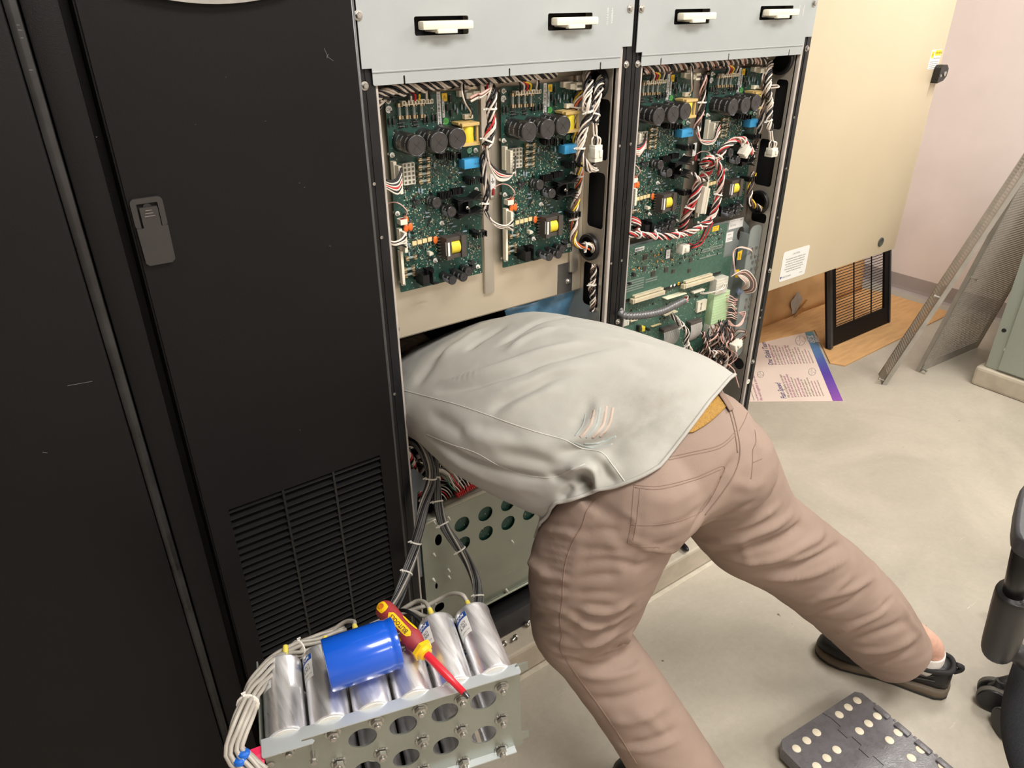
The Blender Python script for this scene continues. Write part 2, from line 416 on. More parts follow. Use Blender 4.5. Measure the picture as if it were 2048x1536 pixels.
# scuffs and rounded display bezel at the top
mb = MB(); rnd = random.Random(3)
for (px, py, l, a) in ((652, 105, .012, 70), (660, 117, .012, 35), (655, 112, .006, -60), (599, 366, .002, 0), (609, 375, .002, 0), (193, 274, .0015, 0), (452, 154, .001, 0), (391, 249, .001, 0), (531, 242, .0015, 0), (660, 492, .004, 30), (600, 860, .003, 80)):
    mb.box(aY(px, py, dY0 - .0001), (l, .0003, .0006), Matrix.Rotation(math.radians(a), 3, 'Y'))
mb.build('scratches', mat('scratched_paint', (96, 94, 92), .6), bc)
p0, p1, p2 = aY(285, 0, dY0), aY(425, 8, dY0), aY(560, -2, dY0)
cxm = (p0.x + p2.x) / 2; R = .34
mb = MB(); arc = [(cxm + R * math.sin(math.radians(a)), p1.z + R - R * math.cos(math.radians(a))) for a in range(-24, 25, 3)]
arc += [(cxm + .138, 1.86), (cxm - .138, 1.86)]
mb.plate(arc, [], (0, dY0, 0), (1, 0, 0), (0, 0, 1), .012); mb.build('display_bezel', mat('warm_grey_plastic', (150, 147, 140), .4), bc)

# ---- open bay cabinet builder
def bay(xl, xr, label, which):
    t = thing('equipment_cabinet', label, 'cabinet', ((xl + xr) / 2, 1.5, .088))
    # carcass
    mb = MB(); mb.bx(xl, xl + .006, 1.125, 1.9, .09, 2.02); mb.bx(xr - .006, xr, 1.125, 1.9, .09, 2.02); mb.bx(xl, xr, 1.88, 1.9, .09, 2.02)
    mb.bx(xl, xr, 1.13, 1.9, 1.99, 2.02); mb.bx(xl, xr, 1.13, 1.9, .09, .12)
    mb.build('carcass', black, t)
    mb = MB()
    # corner posts with a rolled groove
    for (a, b, g1) in ((xl, xl + .026, xl + .0265), (xr - .026, xr, xr - .0345)):
        mb.bx(a + .0004, b, 1.11, 1.126, .09, 2.0, .0015); mb.bx(a + .009, a + .0115, 1.1085, 1.1102, .1, 1.99, .0008)
    mb.build('post', frame_m, t, smooth=1)
    mb = MB(); mb.bx(xr - .0345, xr - .0265, 1.1085, 1.118, .16, 1.985, .002); mb.bx(xl + .0265, xl + .0305, 1.111, 1.118, .16, 1.985, .001)
    mb.build('gasket', mat('grey_foam_gasket', (176, 168, 160), .7), t, smooth=1)
    # sill: front face and top ledge
    mb = MB(); mb.bx(xl + .001, xr - .001, 1.108, 1.16, .09, .155, .003); mb.build('sill', mat('dark_sill', (48, 47, 48), .45, .2, .1, 9), t, smooth=1)
    # upper cover panel with folded lip and notched corners
    pz = 1.455; pl, pr = xl + .003, xr - .007
    hs = {0: ((828, 35, 937, 69), (1095, 28, 1185, 60)), 1: ((1348, 19, 1420, 49), (1519, 12, 1586, 41))}[which]
    holes = []; hc = []
    for (ax, ay, bx_, by) in hs:
        a = aY(ax + 1, (ay + by) / 2 + 1, 1.104); b = aY(bx_, (ay + by) / 2 - 3, 1.104); zc = (a.z + b.z) / 2
        holes.append(rrect(a.x, b.x, zc - .0135, zc + .0135, .003, 3)); hc.append(((a.x + b.x) / 2, zc, b.x - a.x))
    mb = MB(); mb.plate([(pl, pz + .0005), (pl + .0165, pz + .0005), (pl + .0165, pz - .006), (pr - .027, pz - .006), (pr - .027, pz + .012), (pr - .002, pz + .012), (pr, 1.985), (pl, 1.985)], holes, (0, 1.106, 0), (1, 0, 0), (0, 0, 1), .0018)
    # lip
    sl = []
    zl = 1.4305
    for sx in (.075, .28, .49):
        sl.append([(xl + sx - .0016, zl + .0002), (xl + sx - .0016, zl + .011), (xl + sx, zl + .0128), (xl + sx + .0016, zl + .011), (xl + sx + .0016, zl + .0002)])
    outl = [(pl + .0175, zl + .002), (pl + .0195, zl)]
    for s_ in sl: outl += [(s_[0][0], zl)] + s_[1:4] + [(s_[4][0], zl)]
    outl += [(pr - .03, zl), (pr - .028, zl + .002), (pr - .028, pz - .005), (pl + .0175, pz - .005)]
    mb.plate(outl, [], (0, 1.1075, 0), (1, 0, 0), (0, 0, 1), .0015)
    mb.tube([(pl + .0175, 1.1055, pz - .0045), (pr - .028, 1.1055, pz - .0045)], .0016, 8)
    cov = mb.build('cover_panel', grey, t)
    mb = MB()
    for ln, (px, py), sz in {0: (('REV 0 2/1121', (1215, 33), .0052), ('1A7A0425A', (1224, 31), .0052)), 1: (('REV 0 2/1121', (1598, 23), .0046), ('1A7A0425A', (1607, 21), .0046))}[which]:
        text(mb, ln, aY(px, py, 1.1041), (0, 0, -1), (1, 0, 0), sz, .0002)
    mb.v = [V((v.x, 1.1039, v.z)) for v in mb.v]
    mb.build('stamped_number', mat('white_stamp_ink', (232, 232, 228), .6), cov)
    for (hx, hz, hw) in hc:
        MB().bx(hx - hw / 2 - .006, hx + hw / 2 + .006, 1.13, 1.132, hz - .02, hz + .02).build('handle_pocket', mat('dark_cavity', (14, 13, 12), .8), t)
        mb = MB(); mb.box((hx + .001, 1.093, hz + .001), (hw * .93, .018, .0125), None, .003)
        mb.box((hx - .002, 1.105, hz - .003), (hw * .38, .04, .012), None, .002); mb.box((hx - .002, 1.088, hz - .0075), (hw * .36, .01, .006), None, .001)
        mb.build('pull_handle', M_ivory(), t, smooth=1)
    return t
LB = bay(.5085, 1.0835, 'left open electronics cabinet, boards exposed, person reaching into its lower half', 0)
RB = bay(1.0845, 1.6580, 'right open electronics cabinet beside the beige wall box, boards exposed', 1)
for (px, py, t) in ((716, 31, LB), (1260, 17, LB), (1283, 17, RB), (1628, 7, RB)):
    bolt(aY(px, py, 1.104), (0, -1, 0), .005, .004, t)
for (px, py, t) in ((729, 172, LB), (1252, 129, LB), (1275, 128, RB), (1613, 97, RB), (1235, 643, RB), (1539, 541, RB), (1505, 723, RB)):
    bolt(aY(px, py, 1.1095), (0, -1, 0), .0046, .004, t)
for (px, py, t) in ((1239, 292, LB), (1261, 288, RB), (1222, 527, LB), (1243, 521, RB), (748, 368, LB), (763, 475, LB), (789, 788, LB), (1588, 235, RB), (1572, 337, RB), (1555, 435, RB), (1523, 620, RB), (1520, 635, RB)):
    p = aY(px, py, 1.1095); mb = MB(); mb.lathe(p, (0, -1, 0), [(0, .003), (.001, .0028), (.0012, .0015), (.0004, .0012)], 10); mb.build('rivet', M_bolt(), t, smooth=1)
for (px, py, t) in ((1231, 413, LB), (1252, 408, RB)):
    p = aY(px, py, 1.1094); mb = MB(); mb.plate(rrect(-.0035, .0035, -.008, .008, .0034), [rrect(-.0022, .0022, -.006, .006, .002)], p, (1, 0, 0), (0, 0, 1), .0006); mb.build('slot_plate', frame_m, t)
p = aY(1496, 763, 1.1094); mb = MB(); mb.plate(circ(0, 0, .0075), [circ(0, 0, .002)], p, (1, 0, 0), (0, 0, 1), .001); mb.build('washer', M_white(), RB)

# ---- stainless inner side panels with slots, one per bay, at x
steel = M_steel()
def side_panel(t, xs, zb, slots, rings, bot=.5):
    # sheet in the plane x = xs from the front frame back to the module plate
    outer = [(1.12, bot), (1.30, bot), (1.30, 1.99), (1.12, 1.99)]
    holes = []
    for (y0, y1, z0, z1, r) in slots: holes.append(rrect(y0, y1, z0, z1, r, 6))
    for (y, z, r) in rings: holes.append(circ(y, z, r, 28))
    mb = MB(); mb.plate(outer, holes, (xs + .0015, 0, 0), (0, 1, 0), (0, 0, 1), .0015)
    mb.v = [V((v.x - .0015, v.y, v.z)) for v in mb.v]
    sp = mb.build('side_panel', steel, t)
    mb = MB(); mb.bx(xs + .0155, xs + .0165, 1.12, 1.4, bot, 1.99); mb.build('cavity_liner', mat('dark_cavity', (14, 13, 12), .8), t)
    for (y, z, r) in rings:
        mb = MB(); mb.lathe((xs - .010, y, z), (1, 0, 0), [(0, r + .002), (.002, r + .0035), (.009, r + .0035), (.009, r - .0005), (.012, r - .001), (.012, r - .004), (.001, r - .004), (0, r - .001), (0, r + .002)], 32, cap=False)
        mb.build('grommet', M_bplas(), t, smooth=1)
def sp_slot(px0, py0, px1, py1, xs):   # bounding corner pixels on the plane x = xs
    a, b = aX(px0, py0, xs), aX(px1, py1, xs); return (min(a.y, b.y), max(a.y, b.y), min(a.z, b.z), max(a.z, b.z), .008)
XS = 1.0445
def slot_fit(xs, far_top, near_top, near_bot):
    ft, ntp, nb = aX(*far_top, xs), aX(*near_top, xs), aX(*near_bot, xs)
    return (ntp.y, ft.y, nb.z, ntp.z, .009)
S1 = slot_fit(XS, (1196, 193), (1221, 200), (1212, 322)); S2 = slot_fit(XS, (1178, 342), (1211, 348), (1203, 460)); S3 = slot_fit(XS, (1168, 525), (1199, 533), (1193, 618))
R1 = aX(1181, 493, XS); R0 = aX(1203, 168, XS)
side_panel(LB, XS, 0, [S1, S2, S3], [(R1.y, R1.z, .0265), (1.158, 1.4, .026)])
XR = 1.6215
T1 = slot_fit(XR, (1555, 152), (1578, 160), (1560, 260)); T2 = slot_fit(XR, (1522, 270), (1556, 282), (1545, 376))
Q1 = aX(1519, 404, XR); Q0 = aX(1567, 120, XR)
side_panel(RB, XR, 0, [T1, T2, (1.128, 1.175, 1.025, 1.05, .008)], [(Q1.y, Q1.z, .027), (Q0.y + .004, Q0.z, .03), ], .3)
# ---- module back plates
sy = 1.191
zb = aY(788, 680, sy).z
mb = MB(); mb.plate([(.515, zb), (1.044, zb), (1.044, 1.99), (.515, 1.99)], [], (0, sy + .002, 0), (1, 0, 0), (0, 0, 1), .002)
mb.bx(.515, 1.044, sy, sy + .02, zb - .0005, zb + .001)
MBk = mb.build('module_plate', mat('bare_steel_sheet', (214, 203, 182), .42, .65, .05, 5, .04, 300, aniso=(.3, 1, 1), rvar=.06), LB)
# standing ribs behind the boards
mb = MB()
for x in (.545, .79, 1.018): mb = MB(); mb.bx(x - .012, x + .012, 1.183, 1.191, 1.005, 1.43, .003); mb.build('stiffener', steel, LB, smooth=1)
bolt(aY(794, 659, sy), (0, -1, 0), .004, .004, LB); bolt(aY(1136, 562, sy), (0, -1, 0), .005, .004, LB)
p = aY(840, 606, sy - .0004); mb = MB(); text(mb, '5-710908251', p, (1, 0, 0), (0, 0, 1), .006, -.0002); mb.v = [V((v.x, sy - .0003, v.z)) for v in mb.v]; mb.build('embossed_number', mat('embossed_steel', (226, 216, 196), .3, .8), MBk)
p = aY(1136, 550, sy - .0003)
MB().bx(p.x - .03, p.x + .012, sy - .001, sy, zb + .001, p.z + .03).build('patch_plate', mat('grey_steel_patch', (128, 128, 128), .3, .85), MBk)
mb = MB(); mb.plate([(1.11, .95), (1.62, .95), (1.62, 1.99), (1.11, 1.99)], [], (0, sy + .002, 0), (1, 0, 0), (0, 0, 1), .002)
mb.build('module_plate', mat('dull_steel_sheet', (150, 142, 130), .4, .7, .07, 5), RB)
mb = MB()
for x in (1.335,): mb.bx(x - .014, x + .014, 1.180, 1.191, 1.06, 1.43, .003)
mb.build('stiffener', steel, RB, smooth=1)
# top rail (grey tube behind the lip)
mb = MB(); mb.tube([(.535, 1.170, 1.425), (1.02, 1.170, 1.427)], .012, 14); mb.build('wire_rail', mat('pale_rail', (170, 160, 142), .4, .4), LB, smooth=2)
mb = MB(); mb.tube([(1.115, 1.170, 1.425), (1.60, 1.170, 1.427)], .012, 14); mb.build('wire_rail', mat('pale_rail', (170, 160, 142), .4, .4), RB, smooth=2)
# ================================================================ POWER BOARDS (one built, three copies)
YB = 1.1735
bd = thing('circuit_board', 'green power board, left one in the left bay, wires entering from its left edge', 'circuit board', (.580, YB, 1.405), 'power circuit boards in the two bays')
BO = V(bd.location)
def bp_(px, py, h=0): return aY(px, py, YB - h)          # point standing h in front of the board face
def bt(px, py, h):                                        # same, as (x, z)
    p = bp_(px, py, h); return p.x, p.z
mb = MB(); mb.plate(rrect(.580, .766, 1.058, 1.405, .002, 2), [], (0, YB + .0016, 0), (1, 0, 0), (0, 0, 1), .0016); mb.build('board', M_pcb(), bd)
sleeve = mat('black_capacitor_sleeve', (40, 38, 38), .28, 0, .05, 20, coat=.3)
endm = mat('capacitor_end', (50, 48, 48), .4, 0, .08, 60)
capink = mat('white_capacitor_print', (205, 205, 205), .5)
stripe_m = mat('grey_polarity_stripe', (150, 156, 172), .45)
def ecap(px, py, r, h, txt=None, stripe=None, par=bd, yb=YB):
    p = aY(px, py, yb - h); p = V((p.x, yb, p.z)); mb = MB()
    mb.lathe(p, (0, -1, 0), [(0, r), (h * .06, r), (h * .09, r * .965), (h * .13, r), (h - .0022, r), (h - .0006, r * .97), (h, r * .9), (h - .0005, r * .86)], 28)
    c = mb.build('capacitor', sleeve, par, smooth=1)
    mb = MB(); mb.lathe(p + V((0, -h + .0006, 0)), (0, -1, 0), [(0, r * .86), (.0004, r * .84), (.0002, .0001)], 24)
    for a in (45, 135): mb.box(p + V((0, -h - .0001, 0)), (r * .9, .0002, .0005), Matrix.Rotation(math.radians(a), 3, 'Y'))
    mb.build('end_cap', endm, c, smooth=1)
    def on(a, y): return V((p.x + (r + .00025) * math.cos(a), p.y - y, p.z + (r + .00025) * math.sin(a)))
    if txt:
        mb = MB()
        for k, (s, yy, sz) in enumerate(txt):
            # lines run around the can, letters along its left side
            text(mb, s, p, (1, 0, 0), (0, 0, 1), sz, 0, fn=lambda tx, ty, yy=yy: on(math.radians(168) + tx / r, yy * h + ty))
        mb.build('marking', capink, c)
    if stripe is not None:
        a0, y0, y1, wd = stripe; G = [[on(math.radians(a0 + wd * (j / 5 - .5)), y0 * h + (y1 - y0) * h * i / 3) for j in range(6)] for i in range(4)]
        mb = MB(); mb.grid(G); mb.build('polarity_stripe', stripe_m, c, smooth=2)
    return c
for q in ((834, 292), (878.5, 285.5), (915.5, 277.5)):
    ecap(*q, .0183, .056, [('450V-470uF', y, .0052) for y in (.3, .55, .84)], (285, .9, 1.0, 22))
for q in ((874, 406), (904, 424)): ecap(*q, .0104, .028, [('35V', .7, .006), ('1000uF', .4, .006)], (200 if q[0] > 890 else 265, .45, .96, 60))
for q in ((906, 561), (928, 555)): ecap(*q, .0090, .038, [('200V', .8, .006), ('100uF', .4, .005)], (190 if q[0] < 915 else 225, .45, .98, 55))
ecap(937.7, 542.7, .0090, .024, [('100uF', .6, .005)])
for q in ((836, 405), (946, 526), (947.5, 536)): ecap(q[0], q[1], .0046, .012, None, (200, .3, .95, 80))
# standoffs
for q in ((776, 202), (784, 310), (950.5, 300.6), (794.4, 427), (952, 379), (883.2, 446), (870, 520.5), (805.9, 567), (955, 533)):
    p = bp_(*q); mb = MB(); mb.lathe(p + V((0, .012, 0)), (0, -1, 0), [(0, .0028), (.0122, .0028), (.0125, .0046), (.0132, .0046), (.0135, .0024), (.017, .0026), (.0205, .0012)], 12); mb.build('standoff', M_white(), bd, smooth=1)
# power connector strip at the top with sockets
def conn_block(px, py, w, hgt, d, nx, nz, par=bd, m=None, name='connector', pin=.0014, yb=YB):
    p = aY(px, py, yb); mb = MB(); x0, z0 = p.x, p.z
    cells = [rrect(x0 + w * (i + .5) / nx - w / nx * .33, x0 + w * (i + .5) / nx + w / nx * .33, z0 + hgt * (j + .5) / nz - hgt / nz * .33, z0 + hgt * (j + .5) / nz + hgt / nz * .33, min(w / nx, hgt / nz) * .12, 1) for i in range(nx) for j in range(nz)]
    mb.plate(rrect(x0, x0 + w, z0, z0 + hgt, .0008, 1), cells, (0, yb - d + .006, 0), (1, 0, 0), (0, 0, 1), .006)
    mb.bx(x0 + .0003, x0 + w - .0003, yb - d + .006, yb, z0 + .0003, z0 + hgt - .0003)
    c = mb.build(name, m or M_ivory(), par); return c
conn_block(798, 210, .044, .0075, .013, 7, 1)
conn_block(846, 207, .015, .0075, .010, 3, 1)
conn_block(803, 369, .0235, .0375, .010, 3, 5, m=mat('milky_nylon', (206, 204, 190), .45), name='socket_block')
# square-pin headers with plugs on the left edge
def header(px0, py0, px1, py1, w, d, par=bd):
    a, b = bp_(px0, py0), bp_(px1, py1); mb = MB()
    mb.bx(a.x, a.x + w, YB - d, YB, b.z, a.z, .0006); mb.bx(a.x + w, a.x + w + .0012, YB - d * .55, YB, b.z, a.z)
    n = int((a.z - b.z) / .004)
    hd = mb.build('pin_header', M_ivory(), par)
    mb = MB()
    for i in range(n): z = a.z - (i + .5) * (a.z - b.z) / n; mb.bx(a.x + w + .001, a.x + w + .0042, YB - .0022, YB - .001, z - .0006, z + .0006)
    mb.build('pins', M_copper(), hd)
header(780, 322, 790, 372, .0062, .012); header(792, 456, 799, 497, .0062, .012); header(795, 500, 802, 566, .0055, .011)
# plug bodies (ivory, standing proud, wires go in their faces)
for (x0, y0, x1, y1) in ((789, 330, 806, 384), (800, 462, 815, 500)):
    a = bp_(x0, y0, .012); b = bp_(x1, y1, .012); mb = MB(); mb.bx(a.x, a.x + .006, YB - .026, YB - .012, b.z, a.z, .0006)
    n = 10 if y1 < 450 else 6
    for i in range(n): z = a.z - (i + .5) * (a.z - b.z) / n; mb.bx(a.x - .0003, a.x + .0063, YB - .0265, YB - .024, z - .0005, z + .0005)
    mb.build('plug', M_ivory(), bd)
# small 2-pin and 3-pin sockets
for (px, py, w, hh, d) in ((924, 238, .016, .0085, .010), (912, 193, .024, .0105, .012), (853, 509, .007, .007, .012)):
    p = bp_(px, py); mb = MB(); mb.bx(p.x, p.x + w, YB - d, YB, p.z, p.z + hh, .0008); mb.bx(p.x + w * .8, p.x + w + .001, YB - d - .001, YB - d + .003, p.z + .0015, p.z + hh - .0015); mb.build('connector', M_ivory(), bd)
# plug with two-slot latch at the top right
p = bp_(936, 187, .012); mb = MB(); mb.bx(p.x, p.x + .014, YB - .03, YB - .012, p.z, p.z + .005, .0008); mb.bx(p.x, p.x + .014, YB - .03, YB - .012, p.z - .009, p.z - .0045, .0008); mb.bx(p.x - .012, p.x + .006, YB - .026, YB - .010, p.z - .007, p.z + .003, .001); mb.build('plug', M_ivory(), bd)
# glass fuses in clips
glass = mat('fuse_glass', (190, 205, 200), .08, 0, .01, trans=.6)
clipm = mat('fuse_clip_brass', (196, 180, 150), .32, .8)
def fuse(p, L, vert):
    mb = MB(); d = V((0, 0, 1)) if vert else V((1, 0, 0)); q = V((p.x, YB - .0065, p.z)); e = V((1, 0, 0)) if vert else V((0, 0, 1))
    for s in (-1, 1):
        c = q + d * s * L * .38; sz = (.0075, .009, .006) if vert else (.006, .009, .0075)
        mb.box(c + V((0, .0025, 0)), (sz[0], .005, sz[2]))
        for k in (-1, 1):
            dd = (.0014, .0095, .0055) if vert else (.0055, .0095, .0014)
            mb.box(c + e * k * .0034, dd)
        mb.lathe(c - d * .003, d, [(0, .003), (.006, .003)], 12)
    f = mb.build('fuse_holder', clipm, bd, smooth=1)
    mb = MB(); mb.cyl(q - d * L * .3, q + d * L * .3, .0026, 10); mb.build('fuse_glass', glass, f, smooth=1)
for x in (797, 811.5, 826, 841): fuse(bp_(x, 222 - (x - 797) * .06, .003), .026, True)
for (x, y) in ((845, 319), (845, 333), (845, 347), (846, 361), (820, 514), (816, 537), (817, 547.5)): fuse(bp_(x, y, .003), .022, False)
# through-hole resistors / diodes
dio = mat('black_diode', (46, 44, 42), .4); resm = mat('blue_grey_resistor', (140, 160, 172), .45)
rnd = random.Random(11)
def axial(p, L, r, vert, m, name, yb=YB, par=bd):
    d = V((0, 0, 1)) if vert else V((1, 0, 0)); q = V((p.x, yb - r - .0008, p.z)); mb = MB()
    mb.lathe(q - d * L * .3, d, [(0, r * .8), (L * .05, r), (L * .55, r), (L * .6, r * .8)], 10)
    b = mb.build(name, m, par, smooth=1)
    mb = MB(); Bk = V((0, r + .001, 0))
    for s in (-1, 1): mb.tube([q + d * s * L * .28, q + d * s * L * .46, q + d * s * L * .5 + Bk], .0005, 5)
    mb.build('lead', M_copper(), b, smooth=2)
for (x, y) in ((777.5, 243), (785.5, 243), (847, 239), (854, 238), (864, 236), (871, 235), (899, 197), (893, 215), (901, 226)): axial(bp_(x, y), .017, .0024, True, dio, 'diode')
for (x, y) in ((800, 246), (801, 253), (828, 243), (829, 250)): axial(bp_(x, y), .015, .0021, False, dio, 'diode')
for (x, y) in ((908, 213), (913, 221), (922, 213.5), (929.5, 213), (941, 221), (867, 330), (836, 381), (842, 382), (817, 470), (816.5, 490), (817, 508), (908, 328)): axial(bp_(x, y), .014, .0018, True, resm, 'resistor')
for (x, y) in ((919, 345), (853, 425), (854, 433), (900, 446), (907, 452), (879, 461), (925, 373), (928, 462)): axial(bp_(x, y), .014, .0017, False, resm, 'resistor')
# yellow transformer with cream bobbin
ym = mat('yellow_tape', (236, 216, 60), .45, 0, .05, 50, .15, 200); cream = mat('cream_bobbin', (206, 176, 112), .5, 0, .05)
p = bp_(943, 268, .03); t = MB()
cx_, cz_ = p.x - .001, p.z
for s in (-1, 1):
    t.bx(cx_ - .0205, cx_ + .0165, YB - .034, YB - .002, cz_ + s * .017 - .0028, cz_ + s * .017 + .0028, .0008)
    t.bx(cx_ - .023, cx_ + .0, YB - .026, YB - .002, cz_ + s * .0185 - .002, cz_ + s * .0185 + .002)
for s in (-1, 1): t.bx(cx_ + .0125 if s > 0 else cx_ - .0185, cx_ + .0158 if s > 0 else cx_ - .0155, YB - .030, YB - .026, cz_ - .015, cz_ + .015)
tr = t.build('transformer', cream, bd)
t = MB(); t.lathe((cx_ - .002, YB - .019, cz_ - .0145), (0, 0, 1), [(0, .0118), (.002, .0125), (.013, .0118), (.027, .0126), (.029, .0118)], 24); t.build('winding', ym, tr, smooth=1)
t = MB(); t.bx(cx_ - .0155, cx_ + .0122, YB - .012, YB - .002, cz_ - .014, cz_ + .014); t.build('core', dio, tr)
# blue film capacitor
bl = mat('sky_blue_film_capacitor', (66, 160, 214), .4, 0, .02); p = bp_(943, 325, .012); mb = MB()
mb.bx(p.x - .0215, p.x + .0165, YB - .022, YB - .001, p.z - .0085, p.z + .0085, .0012); fc = mb.build('film_capacitor', bl, bd, smooth=1)
mb = MB(); text(mb, 'H.I.06', (p.x + .006, YB - .0221, p.z - .001), (1, 0, 0), (0, 0, 1), .0055, .0001); mb.build('marking', M_ink(), fc)
# black heatsinks
hsm = mat('black_anodised', (30, 30, 31), .35, .4, .1, 30)
def sink_u(px, py, h, w=.026, hh=.010, d=.014, par=bd, nf=6):
    x, z = bt(px, py, h); mb = MB(); y0, y1 = YB - h - d, YB - h
    mb.bx(x - w / 2, x + w / 2, y0, y1, z + hh / 2 - .0012, z + hh / 2)
    mb.bx(x - w * .2, x + w * .2, YB - h, YB, z - hh / 2, z + hh / 2 - .002)
    for i in range(nf):
        f = -.5 + (i + .5) / nf
        for s in ((-1, 1) if i in (0, nf - 1) else (1,)):
            mb.bx(x + w * f - .0009, x + w * f + .0009, y0 - (.001 if i % 2 else 0), y0 + .0012, z - hh / 2, z + hh / 2)
    mb.bx(x - w / 2, x - w / 2 + .0012, y0, y1, z - hh / 2, z + hh / 2); mb.bx(x + w / 2 - .0012, x + w / 2, y0, y1, z - hh / 2, z + hh / 2)
    s = mb.build('heatsink', hsm, par)
    mb = MB(); mb.lathe((x, y0 + d * .5, z + hh / 2), (0, 0, 1), [(0, .0024), (.001, .0022), (.0016, .001)], 10); mb.build('screw', M_bolt(), s, smooth=1)
    return s
sink_u(884, 309, .015, .026, .011); sink_u(905, 311, .018, .022, .011, nf=3)
sink_u(944, 360, .024, .030, .011); sink_u(955, 466, .022, .026, .011)
def sink_comb(px, py, h, w, hh, n):
    x, z = bt(px, py, h); mb = MB(); mb.bx(x - w / 2, x + w / 2, YB - h + .006, YB, z - hh / 2, z - hh / 2 + .003); mb.bx(x - w / 2, x + w / 2, YB - h + .004, YB - h + .006, z - hh / 2, z + hh / 2)
    for i in range(n): xx = x - w / 2 + (i + .5) * w / n; mb.bx(xx - .0006, xx + .0006, YB - h - .006, YB - h + .006, z - hh / 2, z + hh / 2)
    mb.build('heatsink', hsm, bd)
sink_comb(889, 390, .018, .026, .012, 8); sink_comb(914, 382, .02, .024, .011, 8)
# star-finned extrusion
x, z = bt(938, 415, .03); mb = MB()
for (zz, sc) in ((z + .014, 1), (z - .012, 1)):
    mb.bx(x - .014, x + .012, YB - .034, YB - .008, zz - .0012, zz + .0012)
    for a in (-30, -14, 2, 20):
        R_ = Matrix.Rotation(math.radians(a if zz > z else -a), 3, 'Y'); mb.box(V((x + .008, YB - .021, zz)) + R_ @ V((.011, 0, 0)), (.022, .024, .0012), R_)
        R_ = Matrix.Rotation(math.radians(180 + a * .6), 3, 'Y'); mb.box(V((x - .008, YB - .021, zz)) + R_ @ V((.009, 0, 0)), (.018, .024, .0012), R_)
mb.bx(x - .001, x + .003, YB - .030, YB - .008, z - .013, z + .013); mb.bx(x - .012, x + .01, YB - .012, YB, z - .01, z + .01)
hs = mb.build('star_heatsink', hsm, bd); mb = MB(); mb.lathe((x - .004, YB - .030, z), (0, -1, 0), [(0, .003), (.001, .003), (.002, .0015), (.006, .0015)], 10); mb.build('screw', M_bolt(), hs, smooth=1)
# lower heat sinks in front of the fuse rows
sink_comb(858, 541, .024, .016, .010, 7)
x, z = bt(852, 556, .03); mb = MB()
mb.bx(x - .012, x - .0105, YB - .04, YB - .012, z - .011, z + .011); mb.bx(x - .012, x + .002, YB - .04, YB - .0385, z - .011, z + .009); mb.bx(x + .008, x + .0095, YB - .042, YB - .006, z - .012, z + .013)
mb.bx(x + .008, x + .020, YB - .042, YB - .0405, z - .012, z - .008); mb.bx(x + .008, x + .020, YB - .034, YB - .03, z - .0125, z - .011); mb.bx(x - .0105, x + .008, YB - .02, YB, z - .008, z + .01)
mb.build('heatsink', hsm, bd)
# dark core transformer with yellow wrap
p = bp_(906, 492, .02); cx_, cz_ = p.x, p.z; mb = MB(); core = mat('ferrite_core', (74, 68, 64), .45, .1, .06)
for s in (-1, 1):
    mb.bx(cx_ + s * .0165 - .0055, cx_ + s * .0165 + .0055, YB - .034, YB - .006, cz_ - .021, cz_ + .021, .0006)
    mb.bx(cx_ - .017, cx_ + .017, YB - .030, YB - .010, cz_ + s * .0165 - .0038, cz_ + s * .0165 + .0038, .0005)
tr = mb.build('transformer', core, bd)
mb = MB(); mb.lathe((cx_ - .011, YB - .021, cz_), (1, 0, 0), [(0, .0115), (.001, .0132), (.006, .0136), (.012, .0133), (.020, .0136), (.021, .0115)], 26); mb.build('winding', ym, tr, smooth=1)
mb = MB(); mb.bx(cx_ - .0222, cx_ - .0216, YB - .033, YB - .03, cz_ - .012, cz_ + .014); mb.bx(cx_ - .0195, cx_ - .0155, YB - .0344, YB - .034, cz_ - .013, cz_ + .013); mb.build('sticker', M_label(), tr)
mb = MB()
for i in range(7): mb.bx(cx_ - .027, cx_ - .021, YB - .012, YB - .008, cz_ - .018 + i * .006, cz_ - .0165 + i * .006)
mb.build('pins', M_copper(), tr)
# orange disc capacitors
om = mat('orange_disc_capacitor', (226, 108, 40), .38, 0, .03, coat=.2)
for (x, y, s) in ((813, 439, 1), (812, 456.5, 1.25), (821, 454, 1.25), (871, 480, 1.25)):
    p = bp_(x, y, .008); mb = MB(); G = []
    for i in range(7):
        f = i / 6 * math.pi; G.append([p + V((.0042 * s * math.sin(f) * math.cos(a), .0020 * math.sin(f) * math.sin(a), .0062 * s * math.cos(f))) for a in [2 * math.pi * k / 14 for k in range(14)]])
    mb.grid(G, True); mb.tube([p + V((.002, 0, .004)), p + V((.003, .009, .006))], .0005, 5); mb.tube([p + V((-.002, 0, .004)), p + V((-.003, .009, .006))], .0005, 5)
    mb.build('disc_capacitor', om, bd, smooth=2)
# red and white 2-way plug
p = bp_(793, 443, .0); mb = MB(); mb.bx(p.x, p.x + .014, YB - .016, YB, p.z - .004, p.z + .006, .0006); q = mb.build('connector', M_ivory(), bd)
MB().bx(p.x + .002, p.x + .012, YB - .0155, YB - .008, p.z + .0055, p.z + .0068).build('red_latch', mat('red_plastic', (170, 36, 40), .4), q)
# cream optocoupler row
cm = mat('cream_optocoupler', (228, 208, 156), .5)
for i in range(4):
    p = bp_(828.5 + i * 10.3, 486.5 - i * 2.6, .003); mb = MB(); mb.bx(p.x - .0045, p.x + .0045, YB - .0045, YB - .0012, p.z - .0038, p.z + .0038, .0003); o = mb.build('optocoupler', cm, bd)
    mb = MB()
    for k in range(4):
        for s in (-1, 1): mb.bx(p.x - .0034 + k * .0022, p.x - .0027 + k * .0022, YB - .003, YB, p.z + s * .0045 - .0007, p.z + s * .0045 + .0007)
    mb.build('pins', M_copper(), o)
